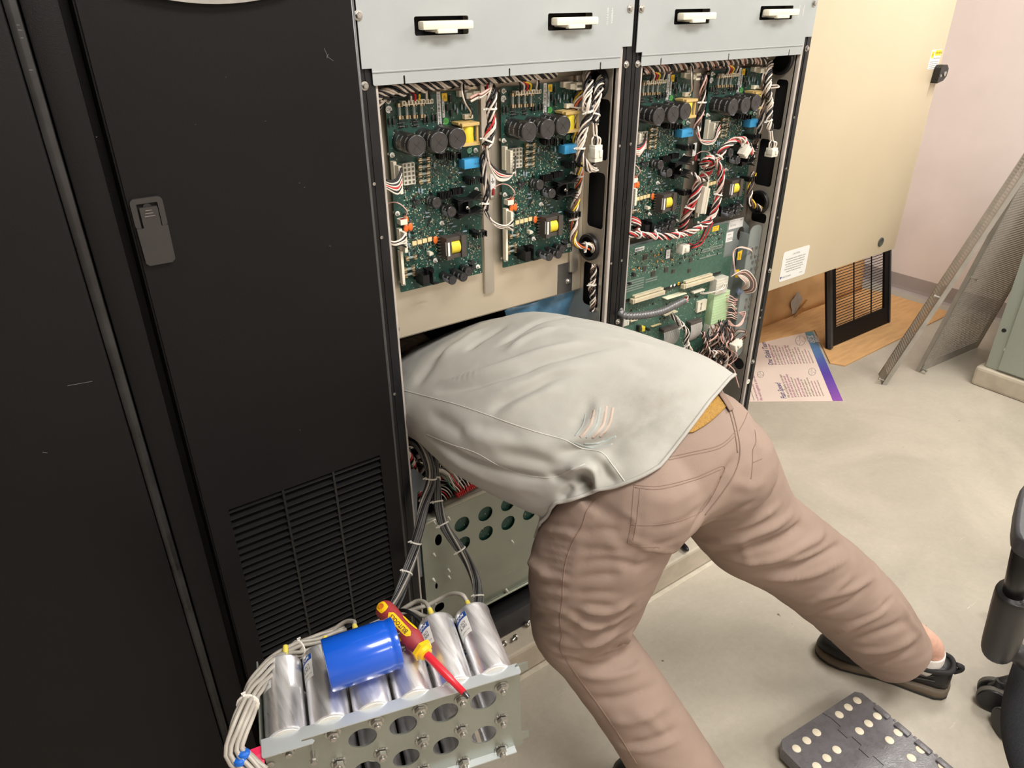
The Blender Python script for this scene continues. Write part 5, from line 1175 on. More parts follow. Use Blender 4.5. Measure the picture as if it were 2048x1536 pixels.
for i, (a, b) in enumerate(r2): can(a, sum(q[1] for q in r2) / 6, 1, i)
for i, (a, b) in enumerate(r2): can(a, min(r3b, sum(q[1] for q in r2) / 6 - 2 * CR - .001), 2, i)
# studs and nuts through the plate
for k, (px, py, ser) in enumerate(((665, 1462, 0), (752, 1439, 0), (839, 1415, 0), (922, 1395, 0), (1002, 1371, 0), (677, 1522, 1), (762, 1502, 1), (844, 1477, 1), (922, 1455, 1), (1002, 1435, 1), (926, 1520, 1), (1001, 1495, 1), (846, 1535, 1), (576, 1494, 0))):
    a, b = onp(px, py); p = PB(a, b, -.0025); mb = MB()
    if ser: 
        prof = MB(); n = 18; P_ = []; 
        for j in range(n * 2): rr = .0118 if j % 2 else .0100; an = math.pi * j / n; P_.append((rr * math.cos(an), rr * math.sin(an)))
        mb.plate(P_, [], p, e1, e2, .0014)
    else: mb.lathe(p, -nb, [(0, .0115), (.0014, .0115)], 20)
    z0 = .0014 + (.001 if ser else 0)
    mb.lathe(p - nb * z0, -nb, [(0, .0078), (.0005, .0086), (.0058, .0086), (.0066, .0074)], 6); mb.lathe(p - nb * (z0 + .0066), -nb, [(-.004, .0046), (.004, .0046), (.005, .0036)], 14)
    mb.build('stud_nut', M_bolt(), bank, smooth=1)
a, b = onp(625, 1500); p = PB(a, b, -.0025); mb = MB(); mb.cyl(p, p - nb * .014, .0032, 14); mb.lathe(p - nb * .014, -nb, [(0, .0062), (.001, .0062), (.001, .0045), (.005, .0045)], 6); mb.build('spacer_screw', M_bolt(), bank, smooth=1)
a, b = onp(541, 1524); p = PB(a, b, -.0025); mb = MB(); mb.lathe(p, -nb, [(0, .0055), (.002, .005), (.003, .0035), (.003, .002)], 16); mb.build('rivet_nut', M_bolt(), bank, smooth=1)
# yellow-booted leads on each can of the upper row
def topc(i): return PB(c0 + i * SP, AXH, .003 + CL)
yb_m = mat('yellow_lead_boot', (226, 208, 90), .4)
ends = {}
for i, (px, py, px2, py2) in enumerate(((571, 1292, 571, 1312), (650, 1274, 652, 1292), (709, 1251, 712, 1262), (793, 1225, 800, 1240), (859, 1218, 866, 1236), (934, 1203, 940, 1216))):
    tc = topc(i); dist = (tc - CAM).length
    a, b = aD(px, py, dist + .01), aD(px2, py2, dist); t = thing('lead_terminal', ['yellow-booted terminal on the leftmost silver can', 'yellow-booted terminal on the second can from the left', 'yellow boot just behind the blue capacitor, third can', 'yellow boot behind the screwdriver handle', 'yellow-booted terminal on the second can from the right', 'yellow-booted terminal on the rightmost silver can'][i], 'terminal', tuple(b))
    mb = MB(); mb.lathe(b, a - b, [(0, .0036), (.004, .0038), ((a - b).length * .55, .0046), ((a - b).length, .004), ((a - b).length + .001, .002)], 12); mb.build('boot', yb_m, t, smooth=1)
    mb = MB(); mb.lathe(b - (a - b).normalized() * .006, a - b, [(0, .0024), (.007, .0024)], 8); mb.build('blade', M_bolt(), t, smooth=1); ends[i] = a
def hose_(label, pts, r=.0036, col='grey'):
    mb = MB(); mb.tube(pts, r, 10, smooth=7); return tag(mb.build('lead_cable', M_wire[col](), None, smooth=2), label, 'cable')
D = lambda px, py, d=1.27: aD(px, py, d)
hose_('grey lead arching from the rightmost silver can', [ends[5], D(925, 1190, 1.26), D(905, 1187, 1.28), D(885, 1195, 1.30), D(850, 1212, 1.31), D(800, 1225, 1.31), D(755, 1245, 1.31)])
hose_('grey lead arching from the second can from the right', [ends[4], D(850, 1205, 1.27), D(835, 1202, 1.29), D(815, 1212, 1.30), D(790, 1228, 1.31), D(740, 1250, 1.31)])
hose_('grey lead arching over behind the blue capacitor', [ends[2], D(707, 1243, 1.26), D(690, 1244, 1.28), D(665, 1262, 1.29), D(640, 1290, 1.29), D(600, 1300, 1.29)])
hose_('lower grey lead passing behind the two right cans', [D(925, 1243, 1.28), D(890, 1238, 1.28), D(848, 1232, 1.27), D(820, 1222, 1.29), D(780, 1235, 1.3)])
hose_('black lead curving behind the screwdriver', [D(845, 1262, 1.24), D(838, 1240, 1.25), D(818, 1224, 1.26), D(800, 1221, 1.28), D(780, 1228, 1.29)], .0032, 'black')
hose_('short black lead looping behind the blue capacitor', [D(700, 1275, 1.25), D(685, 1268, 1.26), D(668, 1275, 1.27), D(650, 1290, 1.27), D(620, 1300, 1.27)], .0028, 'black')
harness('cable_bundle', 'grey cable bundle sweeping down the left side of the silver capacitors', 'cable bundle',
        [D(690, 1262, 1.3), D(640, 1283, 1.29), D(595, 1300, 1.28), D(555, 1322, 1.24), D(525, 1350, 1.2), D(505, 1385, 1.16), D(492, 1420, 1.13), D(482, 1448, 1.12), D(472, 1480, 1.12), D(470, 1505, 1.12), D(490, 1525, 1.12), D(520, 1550, 1.12)],
        ['grey'] * 9, .0034, .0105, .5, (.72, .24), seed=41, jit=.004)
# red-handled wrench-like tab with blue knobs at the corner
rt_ = thing('fuse_puller', 'pink-red plastic plate left of the steel mounting plate', 'plastic plate', tuple(D(505, 1520, 1.13)))
mb = MB(); q = [D(488, 1520, 1.14), D(528, 1505, 1.14), D(531, 1560, 1.13), D(492, 1570, 1.13)]; k = nb * .012
mb.add(q + [p + k for p in q], [(3, 2, 1, 0), (4, 5, 6, 7), (0, 1, 5, 4), (1, 2, 6, 5), (2, 3, 7, 6), (3, 0, 4, 7)]); mb.build('plate', mat('pink_red_plastic', (222, 44, 88), .35), rt_)
for (px, py, lab_) in ((487, 1513, 'upper blue cap at the lower left corner of the picture'), (480, 1527, 'lower blue cap at the lower left corner of the picture')):
    p = D(px, py, 1.115); mb = MB(); mb.lathe(p, (.2, .3, 1), [(-.012, .0045), (0, .0045), (.001, .0082), (.006, .0085), (.008, .006)], 18); tag(mb.build('wire_nut', mat('blue_plastic', (20, 100, 200), .3), None, smooth=1), lab_, 'wire nut')
# stand below the frame that carries the bank
s0 = PB(tl[0] + .03, bot, 0); s1 = PB(xr - .12, bot, .13); zz = min(s0.z, s1.z) - .003
st_ = thing('utility_stand', 'low black stand carrying the silver capacitor bank', 'stand', ((s0.x + s1.x) / 2, (s0.y + s1.y) / 2, 0))
cx_, cy_ = (s0.x + s1.x) / 2 + .01, (s0.y + s1.y) / 2; RZ = Matrix.Rotation(-yaw, 3, 'Z')
mb = MB(); mb.box((cx_, cy_, zz - .016), (.22, .12, .03), RZ, .004); mb.build('top', M_bplas(), st_, smooth=1)
for sx in (-1, 1):
    for sy_ in (-1, 1):
        q = RZ @ V((sx * .095, sy_ * .045, 0)); mb = MB(); mb.cyl((cx_ + q.x, cy_ + q.y, 0), (cx_ + q.x, cy_ + q.y, zz - .03), .012, 12); mb.build('leg', M_bplas(), st_, smooth=1)
# ---- blue capacitor lying across the cans
topz = ztop + CR
dist = 1.13
a = D(645, 1330, 1.105); b = D(785, 1282, 1.13)
# rest on the generators of the cans: project onto the plane CR + RB above the can axes
RBc = .0375
def on_h(px, py, h):
    r = ray(px, py); o_ = PO + e2 * (AXH + h); t = e2.dot(o_ - CAM) / e2.dot(r); return CAM + r * t
a = on_h(652, 1332, CR + RBc); b = on_h(795, 1284, CR + RBc)
d = (b - a); L_ = d.length; d.normalize()
bcap = thing('blue_capacitor', 'large glossy blue cylindrical capacitor lying across the silver cans', 'capacitor', tuple(a))
mb = MB(); mb.lathe(a, d, [(0, RBc * .90), (.0008, RBc * .97), (.003, RBc), (L_ - .018, RBc), (L_ - .015, RBc * .985), (L_ - .012, RBc * .965), (L_ - .009, RBc * .985), (L_ - .006, RBc), (L_ - .0015, RBc * .995), (L_, RBc * .93)], 56)
mb.build('sleeve', mat('glossy_blue_sleeve', (12, 84, 200), .22, 0, .02, 10, coat=.6), bcap, smooth=1)
mb = MB(); mb.lathe(a - d * .0003, -d, [(0, RBc * .86), (-.0015, RBc * .84), (-.002, .001)], 40); mb.build('end_disc', mat('grey_end', (110, 114, 120), .3, .5), bcap, smooth=1)
mb = MB(); mb.lathe(b - d * .001, d, [(0, RBc * .9), (.0012, .001)], 40)
side = d.cross(V((0, 0, 1))).normalized()
for s in (-1, 1): mb.lathe(b + side * s * .014, d, [(0, .0065), (.004, .0065), (.004, .004), (.007, .004)], 14)
mb.build('terminals', M_bplas(), bcap, smooth=1)
# ---- screwdriver
p0 = on_h(772, 1222, CR + .022); p1 = on_h(846, 1302, CR + .016); p2 = on_h(938, 1396, CR + .006)
d = (p2 - p1).normalized(); p0 = p1 - d * .105 + V((0, 0, .006)); dh = (p1 - p0).normalized(); HL = (p1 - p0).length
sd = thing('screwdriver', 'red and yellow insulated screwdriver lying on the silver cans beside the blue capacitor', 'screwdriver', tuple(p0))
redh = mat('dull_red_rubber', (150, 48, 52), .55, 0, .04, 60, .3, 500); yel = mat('yellow_grip', (240, 190, 20), .4, 0, .02); redb = mat('red_insulation', (206, 32, 48), .3)
prof = [(0, .006), (.002, .011), (.008, .0145), (.02, .0155), (.04, .0145), (.06, .0150), (.075, .0165), (.085, .0155), (.095, .0120), (.1 * HL / .105, .0115)]
mb = MB(); mb.lathe(p0, dh, [(t_, r_) for t_, r_ in prof], 28); hd = mb.build('handle', redh, sd, smooth=1)
up = (V((0, 0, 1)) * .9 - V((.3, .3, 0))); up = (up - dh * up.dot(dh)).normalized(); sdv = dh.cross(up)
def hp_(t_, an, lift=.0008):
    r_ = .0145
    for (t0, r0), (t1, r1_) in zip(prof, prof[1:]):
        if t0 <= t_ <= t1: r_ = r0 + (r1_ - r0) * (t_ - t0) / (t1 - t0)
    return p0 + dh * t_ + (up * math.cos(an) + sdv * math.sin(an)) * (r_ + lift)
def patch(t0, t1, w0, w1, a_mid, m_, nm):
    q = MB(); G = []
    for i in range(13):
        f = i / 12; t_ = t0 + (t1 - t0) * f; e_ = min(1, math.sqrt(max(0, 1 - (2 * abs(f - .5)) ** 6))); hw = (w0 + (w1 - w0) * f) * e_ + .02
        G.append([hp_(t_, a_mid - hw + 2 * hw * j / 8, .0010) for j in range(9)])
    q.grid(G); return q.build(nm, m_, hd, smooth=2)
pl_ = patch(.028, .082, .42, .32, 0, yel, 'yellow_inlay'); patch(.045, .075, .12, .15, .95, yel, 'yellow_inlay'); patch(.045, .078, .12, .15, -.95, yel, 'yellow_inlay'); patch(.002, .022, .55, .45, .1, yel, 'yellow_end')
mb = MB(); text(mb, 'BILITOOLS', (0, 0, 0), (1, 0, 0), (0, 1, 0), .0085, 0, bold=.01, fn=lambda tx, ty: hp_(.054 - tx, ty / .0155, .0016)); mb.build('brand_lettering', M_ink(), pl_)
q = hp_(.011, .1, .0012); nrm_ = (q - (p0 + dh * .011)).normalized(); mb = MB(); mb.lathe(q, nrm_, [(0, .0045), (.0006, .0045), (.0006, .003), (-.002, .003)], 18); mb.build('hanging_hole', mat('orange_shadow', (190, 110, 20), .5), hd, smooth=1)
mb = MB(); mb.lathe(p1 - dh * .006, d, [(0, .0125), (.001, .0165), (.007, .0170), (.008, .014)], 6); mb.lathe(p1 + d * .002, d, [(0, .012), (.006, .0105), (.007, .006)], 18); mb.build('collar', yel, sd, smooth=1)
Ls = (p2 - p1).length; mb = MB(); mb.lathe(p1, d, [(0, .0062), (Ls * .62, .0058), (Ls * .63, .0050), (Ls * .90, .0048)], 18); mb.build('insulated_shaft', redb, sd, smooth=1)
mb = MB(); mb.lathe(p1 + d * Ls * .895, d, [(0, .0040), (Ls * .05, .0036), (Ls * .105, .0008)], 12); u_ = d.orthogonal().normalized(); w2 = d.cross(u_)
for v_ in (u_, w2):
    R_ = Matrix((v_, d.cross(v_), d)).transposed(); mb.box(p1 + d * Ls * .955, (.0062, .0011, Ls * .07), R_)
mb.build('tip', mat('dark_steel_tip', (90, 90, 92), .3, .9), sd, smooth=1)
# ================================================================ PERSON bending into the left bay
pers = thing('person', 'person in a faded grey shirt and khaki trousers bending into the open cabinet', 'person', (.95, .62, 0))
def mesh_obj(name, mb_, m, vox, smooth_it=8, parent=None):
    """fuse the closed pieces into one continuous surface"""
    o = mb_.build(name, m, parent, smooth=2)
    r = o.modifiers.new('r', 'REMESH'); r.mode = 'VOXEL'; r.voxel_size = vox
    s = o.modifiers.new('s', 'SMOOTH'); s.iterations = smooth_it; s.factor = .5
    dg = bpy.context.evaluated_depsgraph_get(); me = bpy.data.meshes.new_from_object(o.evaluated_get(dg))
    o.modifiers.clear(); old = o.data; o.data = me; bpy.data.meshes.remove(old)
    me.materials.clear(); me.materials.append(m); me.polygons.foreach_set('use_smooth', [True] * len(me.polygons)); return o
def bvh_of(o):
    off = parent_loc(o); me = o.data
    return BVHTree.FromPolygons([q.co + off for q in me.vertices], [list(p.vertices) for p in me.polygons]), off
def trace(bvh, px, py, lift=0):
    r = ray(px, py).normalized(); h = bvh.ray_cast(CAM, r)
    if h[0] is None: return None
    return h[0] + h[1] * lift if h[1].dot(r) < 0 else h[0] - h[1] * lift
def tline(bvh, pts, lift=0, n=8):
    P = catmull([V((x, y, 0)) for x, y in pts], n); out = []
    for p in P:
        q = trace(bvh, p.x, p.y, lift)
        if q is not None and (not out or (q - out[-1]).length < .06): out.append(q)
    return out
def displace(o, folds, nz=None):
    """cloth folds: raise or sink the surface along traced curves; folds = [(pixels, amplitude, width)]"""
    bvh, off = bvh_of(o); me = o.data; import mathutils
    N = [q.normal.copy() for q in me.vertices]; C = [q.co + off for q in me.vertices]; D_ = [0.0] * len(C)
    kd = mathutils.kdtree.KDTree(len(C))
    for i, c in enumerate(C): kd.insert(c, i)
    kd.balance()
    for pts, amp, wd in folds:
        L = tline(bvh, pts, 0, 10)
        if len(L) < 2: continue
        best = {}
        nL = len(L)
        for k, p in enumerate(L):
            taper = min(1, 4 * min(k, nL - 1 - k) / nL + .05)
            for (co, i, dist) in kd.find_range(p, wd * 2.4):
                v = taper * math.exp(-(dist / wd) ** 2)
                if v > best.get(i, 0): best[i] = v
        for i, v in best.items(): D_[i] += amp * v
    if nz:
        for i, c in enumerate(C): D_[i] += nz(c, N[i])
    for i, q in enumerate(me.vertices): q.co = q.co + N[i] * D_[i]
    me.update()
def cord(name, bvh, lines_, r, m, parent, lift=.0004):
    mb = MB()
    for pts in lines_:
        L = tline(bvh, pts, lift)
        if len(L) > 1: mb.tube(L, r, 6)
    return mb.build(name, m, parent, smooth=2) if mb.v else None
def strip(name, bvh, top, bot, m, parent, lift=.002, n=6, k=6):
    A_, B_ = catmull([V((x, y, 0)) for x, y in top], n), catmull([V((x, y, 0)) for x, y in bot], n); G = []; last = None
    for a, b in zip(A_, B_):
        row = []
        for j in range(k + 1):
            p = a.lerp(b, j / k); q = trace(bvh, p.x, p.y, lift); row.append(q)
        if all(q is not None for q in row): G.append(row)
    if len(G) < 2: print('STRIP EMPTY', name); return None
    mb = MB(); mb.grid(G); o = mb.build(name, m, parent, smooth=2); md = o.modifiers.new('s', 'SOLIDIFY'); md.thickness = .0015; md.offset = 0; return o
# ---- trousers
def PD(x, y, d): return aD(x, y, d)
legs = MB()
RL = [(1425, 925, 1.40, .112), (1495, 1045, 1.53, .104), (1570, 1098, 1.63, .096), (1652, 1158, 1.77, .097), (1722, 1222, 1.90, .097), (1764, 1270, 2.00, .091), (1794, 1305, 2.06, .082), (1818, 1340, 2.13, .076)]
LL = [(1250, 990, 1.27, .112), (1190, 1120, 1.34, .115), (1172, 1190, 1.40, .107), (1160, 1250, 1.44, .092), (1190, 1300, 1.47, .078), (1262, 1400, 1.52, .077), (1338, 1515, 1.60, .080), (1390, 1600, 1.67, .082), (1412, 1640, 1.70, .078), (1432, 1680, 1.74, .074)]
for Lg in (RL, LL):
    P = [PD(x, y, d) for x, y, d, r in Lg]; R_ = [V((r, 0, 0)) for x, y, d, r in Lg]; Ps = catmull(P, 6); Rs = [q.x for q in catmull(R_, 6)]
    legs.tube(Ps, Rs, 28)
pel = [PD(1222, 985, 1.27), PD(1300, 945, 1.285), PD(1370, 915, 1.31), PD(1437, 885, 1.37)]
legs.tube(catmull(pel, 6), [.107, .1075, .108, .109, .11, .112, .114, .116, .117, .118, .118, .117, .116, .115, .113, .11, .107, .104, .1], 28)
wst = [PD(1250, 960, 1.30), PD(1330, 905, 1.315), PD(1402, 858, 1.36)]
legs.tube(catmull(wst, 5), [.10, .102, .105, .107, .108, .108, .106, .104, .101, .097, .092], 24)
wl = [PD(1375, 880, 1.33), PD(1412, 842, 1.365), PD(1424, 828, 1.375)]; legs.tube(wl, [.09, .082, .074], 24)
# seat bulges
for (x, y, d, r) in ((1290, 985, 1.25, .105), (1440, 930, 1.33, .098)):
    c = PD(x, y, d); legs.grid([[c + V((r * math.sin(a) * math.cos(b), r * math.sin(a) * math.sin(b), r * math.cos(a))) for b in [2 * math.pi * k / 16 for k in range(16)]] for a in [math.pi * (k + .01) / 10.02 for k in range(11)]], True)
khaki = mat('khaki_cotton', (148, 129, 117), .85, 0, .035, 9, .5, 1400, spec=.2)
khaki_d = mat('khaki_seam', (134, 113, 101), .85, 0, .03, 30, spec=.2)
pants = mesh_obj('trousers', legs, khaki, .0055, 10, pers)
def leg_noise(c, n):
    v = noise.noise(V((c.x * 9 + 3, c.y * 9, c.z * 30))) * .0018 + noise.noise(V((c.x * 22, c.y * 22 + 5, c.z * 60))) * .0009
    return v
PF = []
rnd = random.Random(4)
def foldline(pts, a, w): PF.append((pts, a * 1.05, w * .85))
# left leg: horizontal gathers crossing the side seam
for i, y in enumerate(range(1050, 1330, 15)):
    xs = 1130 - (y - 1050) * .12 if y < 1240 else 1105 + (y - 1240) * .45
    foldline([(xs - 42, y - 6 + rnd.uniform(-3, 3)), (xs - 8, y + 1), (xs + 24, y + 6 + rnd.uniform(-2, 4))], rnd.choice((.0042, -.0040)) if i % 2 else -.0032, .0055)
    if i % 2: foldline([(xs + 34, y + 4), (xs + 70, y + rnd.uniform(-6, 8)), (xs + 125, y + rnd.uniform(-14, 10))], rnd.choice((.0045, -.004)), .008)
for (pts, a, w) in (([(1235, 1060), (1290, 1090), (1340, 1100), (1362, 1085)], .006, .010), ([(1230, 1120), (1270, 1130), (1310, 1120)], -.005, .009), ([(1150, 1215), (1210, 1225), (1262, 1205)], .007, .010), ([(1120, 1245), (1180, 1265), (1245, 1240)], -.007, .011), ([(1110, 1285), (1160, 1290), (1228, 1268)], .008, .011),
    ([(1130, 1320), (1190, 1335), (1250, 1310), (1275, 1290)], -.008, .012), ([(1150, 1350), (1220, 1350), (1290, 1330)], .007, .012), ([(1190, 1400), (1250, 1395), (1320, 1370)], -.006, .012), ([(1215, 1440), (1270, 1440), (1345, 1405)], .006, .012), ([(1250, 1495), (1310, 1480), (1370, 1455)], -.006, .012), ([(1060, 1120), (1075, 1135), (1100, 1150)], .010, .012),
    # right leg diagonal folds
    ([(1400, 1085), (1470, 1078), (1540, 1055), (1590, 1025)], .009, .012), ([(1420, 1105), (1480, 1100), (1560, 1085), (1615, 1050)], -.008, .011), ([(1450, 1120), (1540, 1118), (1620, 1085), (1650, 1060)], .009, .012), ([(1510, 1095), (1570, 1070), (1605, 1045)], -.007, .009),
    ([(1500, 1150), (1590, 1135), (1660, 1098), (1690, 1085)], -.007, .012), ([(1530, 1160), (1620, 1150), (1700, 1115)], .007, .012), ([(1600, 1215), (1660, 1185), (1705, 1150)], .005, .012), ([(1610, 1235), (1690, 1210), (1735, 1170)], -.005, .012), ([(1660, 1275), (1730, 1240), (1775, 1215)], .007, .013), ([(1680, 1290), (1760, 1265), (1820, 1240)], -.008, .014), ([(1700, 1300), (1770, 1300), (1840, 1270)], .009, .014), ([(1735, 1330), (1790, 1320), (1835, 1290)], -.007, .012), ([(1800, 1200), (1820, 1240), (1845, 1270)], .006, .012),
    ([(1480, 1070), (1490, 1100), (1500, 1130)], .004, .012), ([(1460, 960), (1500, 975), (1530, 960)], .004, .012), ([(1500, 850), (1515, 880), (1520, 905)], .004, .01),
    # seat and yoke
    ([(1375, 1085), (1400, 1040), (1440, 985), (1475, 905)], -.012, .012), ([(1350, 1080), (1310, 1090), (1265, 1085)], -.003, .008), ([(1240, 1025), (1270, 1040), (1262, 1090)], .003, .006), ([(1300, 1060), (1360, 1045), (1410, 1010)], -.003, .008), ([(1290, 1000), (1350, 1000), (1420, 965)], .003, .012)):
    foldline(pts, a, w)
for (pts, a, w) in (([(1135, 1222), (1190, 1240), (1240, 1232), (1262, 1215)], -.010, .010), ([(1140, 1236), (1195, 1255), (1250, 1243)], .010, .010), ([(1165, 1262), (1215, 1262), (1255, 1240)], -.009, .009), ([(1185, 1310), (1240, 1290), (1262, 1262)], .008, .010), ([(1200, 1340), (1255, 1330), (1285, 1300)], -.006, .009),
    ([(1290, 1085), (1275, 1130), (1262, 1170)], .004, .012), ([(1215, 1080), (1240, 1120), (1250, 1180)], .003, .014), ([(1260, 1420), (1300, 1440), (1330, 1470)], .004, .012), ([(1230, 1490), (1290, 1500), (1360, 1480)], .005, .009),
    ([(1420, 1040), (1460, 1030), (1510, 1000)], -.005, .009), ([(1430, 1060), (1500, 1045), (1560, 1010)], .006, .009), ([(1560, 1120), (1620, 1110), (1680, 1080)], .006, .009), ([(1640, 1195), (1700, 1180), (1755, 1150)], .006, .010), ([(1700, 1245), (1750, 1225), (1790, 1190)], -.005, .009)): foldline(pts, a, w)
displace(pants, PF, leg_noise)
# open the two trouser cuffs
bm = bmesh.new(); bm.from_mesh(pants.data); o_ = V(parent_loc(pants))
for c_, n0, n1 in ((aD(1790, 1300, 2.05), aD(1722, 1222, 1.90), aD(1818, 1340, 2.13)), (aD(1408, 1632, 1.69), aD(1338, 1515, 1.60), aD(1432, 1680, 1.74))):
    nrm = (n1 - n0).normalized(); fs_ = [f for f in bm.faces if (f.calc_center_median() + o_ - c_).length < .22]
    gm = list({v for f in fs_ for v in f.verts}) + list({e for f in fs_ for e in f.edges}) + fs_
    bmesh.ops.bisect_plane(bm, geom=gm, plane_co=c_ - o_, plane_no=nrm, clear_outer=True)
bm.to_mesh(pants.data); bm.free(); pants.data.update()
pb_, _ = bvh_of(pants)
cord('side_seam', pb_, [[(1192, 1000), (1175, 1020), (1165, 1050), (1148, 1080), (1133, 1120), (1127, 1160), (1125, 1200), (1120, 1240), (1124, 1270), (1122, 1300), (1150, 1345), (1190, 1400), (1235, 1465), (1275, 1530)]], .0012, khaki_d, pants)
cord('centre_seam', pb_, [[(1450, 795), (1462, 815), (1474, 860), (1480, 905), (1470, 945), (1445, 985), (1410, 1030)], [(1446, 797), (1457, 818), (1469, 862), (1475, 905)]], .0011, khaki_d, pants)
cord('yoke_seam', pb_, [[(1335, 915), (1380, 905), (1440, 890), (1472, 862)], [(1338, 920), (1382, 910), (1440, 896), (1472, 870)], [(1478, 862), (1492, 835), (1497, 810), (1492, 780)]], .0008, khaki_d, pants, 0)
cord('pocket_stitching', pb_, [[(1268, 970), (1320, 972), (1390, 955), (1446, 932), (1440, 960), (1420, 1000), (1405, 1020)], [(1270, 975), (1320, 978), (1390, 960), (1442, 938)], [(1268, 970), (1265, 1010), (1262, 1050), (1255, 1085)], [(1280, 976), (1277, 1010), (1272, 1050), (1266, 1080)], [(1262, 1050), (1310, 1050), (1365, 1040), (1405, 1022)], [(1255, 1085), (1275, 1093), (1320, 1095)],
    [(1510, 860), (1512, 885), (1506, 900), (1505, 930), (1502, 958)], [(1506, 925), (1524, 917)]], .0008, khaki_d, pants, 0)
strip('belt', pb_, [(1366, 868), (1396, 824), (1428, 785), (1452, 757)], [(1386, 866), (1418, 846), (1450, 816), (1470, 788)], mat('mustard_woven_belt', (150, 112, 40), .7, 0, .14, 420, .5, 500), pants, .003)
strip('belt_loop', pb_, [(1432, 788), (1444, 806), (1456, 826)], [(1440, 784), (1452, 802), (1464, 822)], khaki_d, pants, .005, 5, 3)
# ---- shirt
shirtm = mat('faded_grey_cotton', (176, 174, 167), .9, 0, .025, 5, .55, 1500, spec=.2)
hL, hR = aD(1110, 1006, 1.20), aD(1462, 768, 1.37)
SH = [  # centre, half-width vector, upward vector, downward vector
    ((hL + hR) / 2, (hR - hL) / 2, V((.024, -.076, .046)), V((-.01, .05, -.085))),
    (V((.783, .765, .880)), V((.182, -.006, .066)), V((.0, -.050, .088)), V((-.005, .030, -.118))),
    (V((.757, .835, .886)), V((.180, .004, .066)), V((-.015, -.030, .104)), V((.01, .020, -.135))),
    (V((.735, .900, .888)), V((.178, .008, .066)), V((-.02, -.015, .108)), V((.01, .010, -.132))),
    (V((.720, .970, .883)), V((.178, .012, .064)), V((-.02, -.010, .106)), V((.01, .010, -.118))),
    (V((.716, 1.045, .872)), V((.178, .014, .060)), V((-.015, -.010, .104)), V((.01, .010, -.104))),
    (V((.715, 1.110, .860)), V((.177, .014, .050)), V((-.01, -.005, .100)), V((.01, .0, -.095))),
    (V((.712, 1.170, .845)), V((.177, .012, .040)), V((-.01, .0, .090)), V((0, .0, -.09))),
    (V((.705, 1.235, .830)), V((.160, .008, .03)), V((0, .0, .080)), V((0, .0, -.085))),
    (V((.695, 1.290, .812)), V((.120, .0, .02)), V((0, .0, .070)), V((0, .0, -.075))),
    (V((.690, 1.320, .800)), V((.070, .0, .01)), V((0, .0, .055)), V((0, .0, -.055)))]
def shirt_grid(n=132, m_=9):
    Cs, Us, Vu, Vd = (catmull([s[j] for s in SH], m_) for j in range(4)); G = []
    for i, (c, u) in enumerate(zip(Cs, Us)):
        row = []
        for k in range(n):
            a = 2 * math.pi * k / n; ca, sa = math.cos(a), math.sin(a); e_ = .84
            x = math.copysign(abs(ca) ** e_, ca); y = abs(sa) ** e_
            row.append(c + u * x + (Vu[i] if sa > 0 else Vd[i]) * y)
        G.append(row)
    return G
mb = MB(); SG = shirt_grid(); _pb, _o = bvh_of(pants)
Cc = catmull([s[0] for s in SH], 9)
for i, row in enumerate(SG):            # keep the cloth outside the trousers
    if Cc[i].y > .98: break
    push = []
    for p in row:
        d = (p - Cc[i]); L = d.length; d.normalize(); far = 0; o_ = Cc[i]; tr = 0
        for _ in range(4):
            h = _pb.ray_cast(o_, d, .4)
            if h[0] is None: break
            tr = (h[0] - Cc[i]).length; o_ = h[0] + d * .001
        push.append(max(0, min(.06, tr + .009 - L)) if tr else 0)
    n_ = len(row)
    for _ in range(6): push = [max(push[k] * 1.0, (push[k - 1] + push[k] + push[(k + 1) % n_]) / 3) for k in range(n_)]
    for k in range(n_): row[k] = row[k] + (row[k] - Cc[i]).normalized() * push[k]
HEM = [(1060, 1024), (1100, 1022), (1180, 1012), (1262, 977), (1310, 945), (1370, 868), (1420, 802), (1459, 757), (1520, 715)]
def hem_out(p):
    d = p - CAM; x = 1024 + F * d.dot(CX) / d.dot(CZF); y = 768 + F * d.dot(CYD) / d.dot(CZF)
    for (xa, ya), (xb, yb_) in zip(HEM, HEM[1:]):
        if xa <= x <= xb: return y > ya + (yb_ - ya) * (x - xa) / (xb - xa)
    return x > 1520
for k in range(len(SG[0])):
    if math.sin(2 * math.pi * k / 132) < -.15: continue
    i = 0
    while i < 24 and hem_out(SG[i][k]): i += 1
    if i:
        a_, b_ = SG[i - 1][k], SG[i][k]
        for _ in range(8):
            m_ = (a_ + b_) / 2
            if hem_out(m_): a_ = m_
            else: b_ = m_
        cut = (a_ + b_) / 2; J = [SG[j][k] for j in range(i, i + 7)]
        for j in range(i + 6):
            f = j / (i + 6) * 6; q = int(f); A2 = [cut] + J[1:]; SG[j][k] = A2[q].lerp(A2[q + 1], f - q)
mb.grid(SG, True); mb.add([sum(SG[-1], V((0, 0, 0))) / len(SG[-1])] + SG[-1], [(0, 1 + (k + 1) % 132, 1 + k) for k in range(132)])
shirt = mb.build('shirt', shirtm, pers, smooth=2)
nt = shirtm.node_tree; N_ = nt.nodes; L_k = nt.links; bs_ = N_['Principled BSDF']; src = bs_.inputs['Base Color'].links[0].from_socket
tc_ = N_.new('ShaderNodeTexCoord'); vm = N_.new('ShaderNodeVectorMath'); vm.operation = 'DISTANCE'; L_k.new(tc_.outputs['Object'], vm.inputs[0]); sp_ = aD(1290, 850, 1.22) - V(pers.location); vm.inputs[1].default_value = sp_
ns_ = N_.new('ShaderNodeTexNoise'); ns_.inputs['Scale'].default_value = 38; ns_.inputs['Detail'].default_value = 6; L_k.new(tc_.outputs['Object'], ns_.inputs['Vector'])
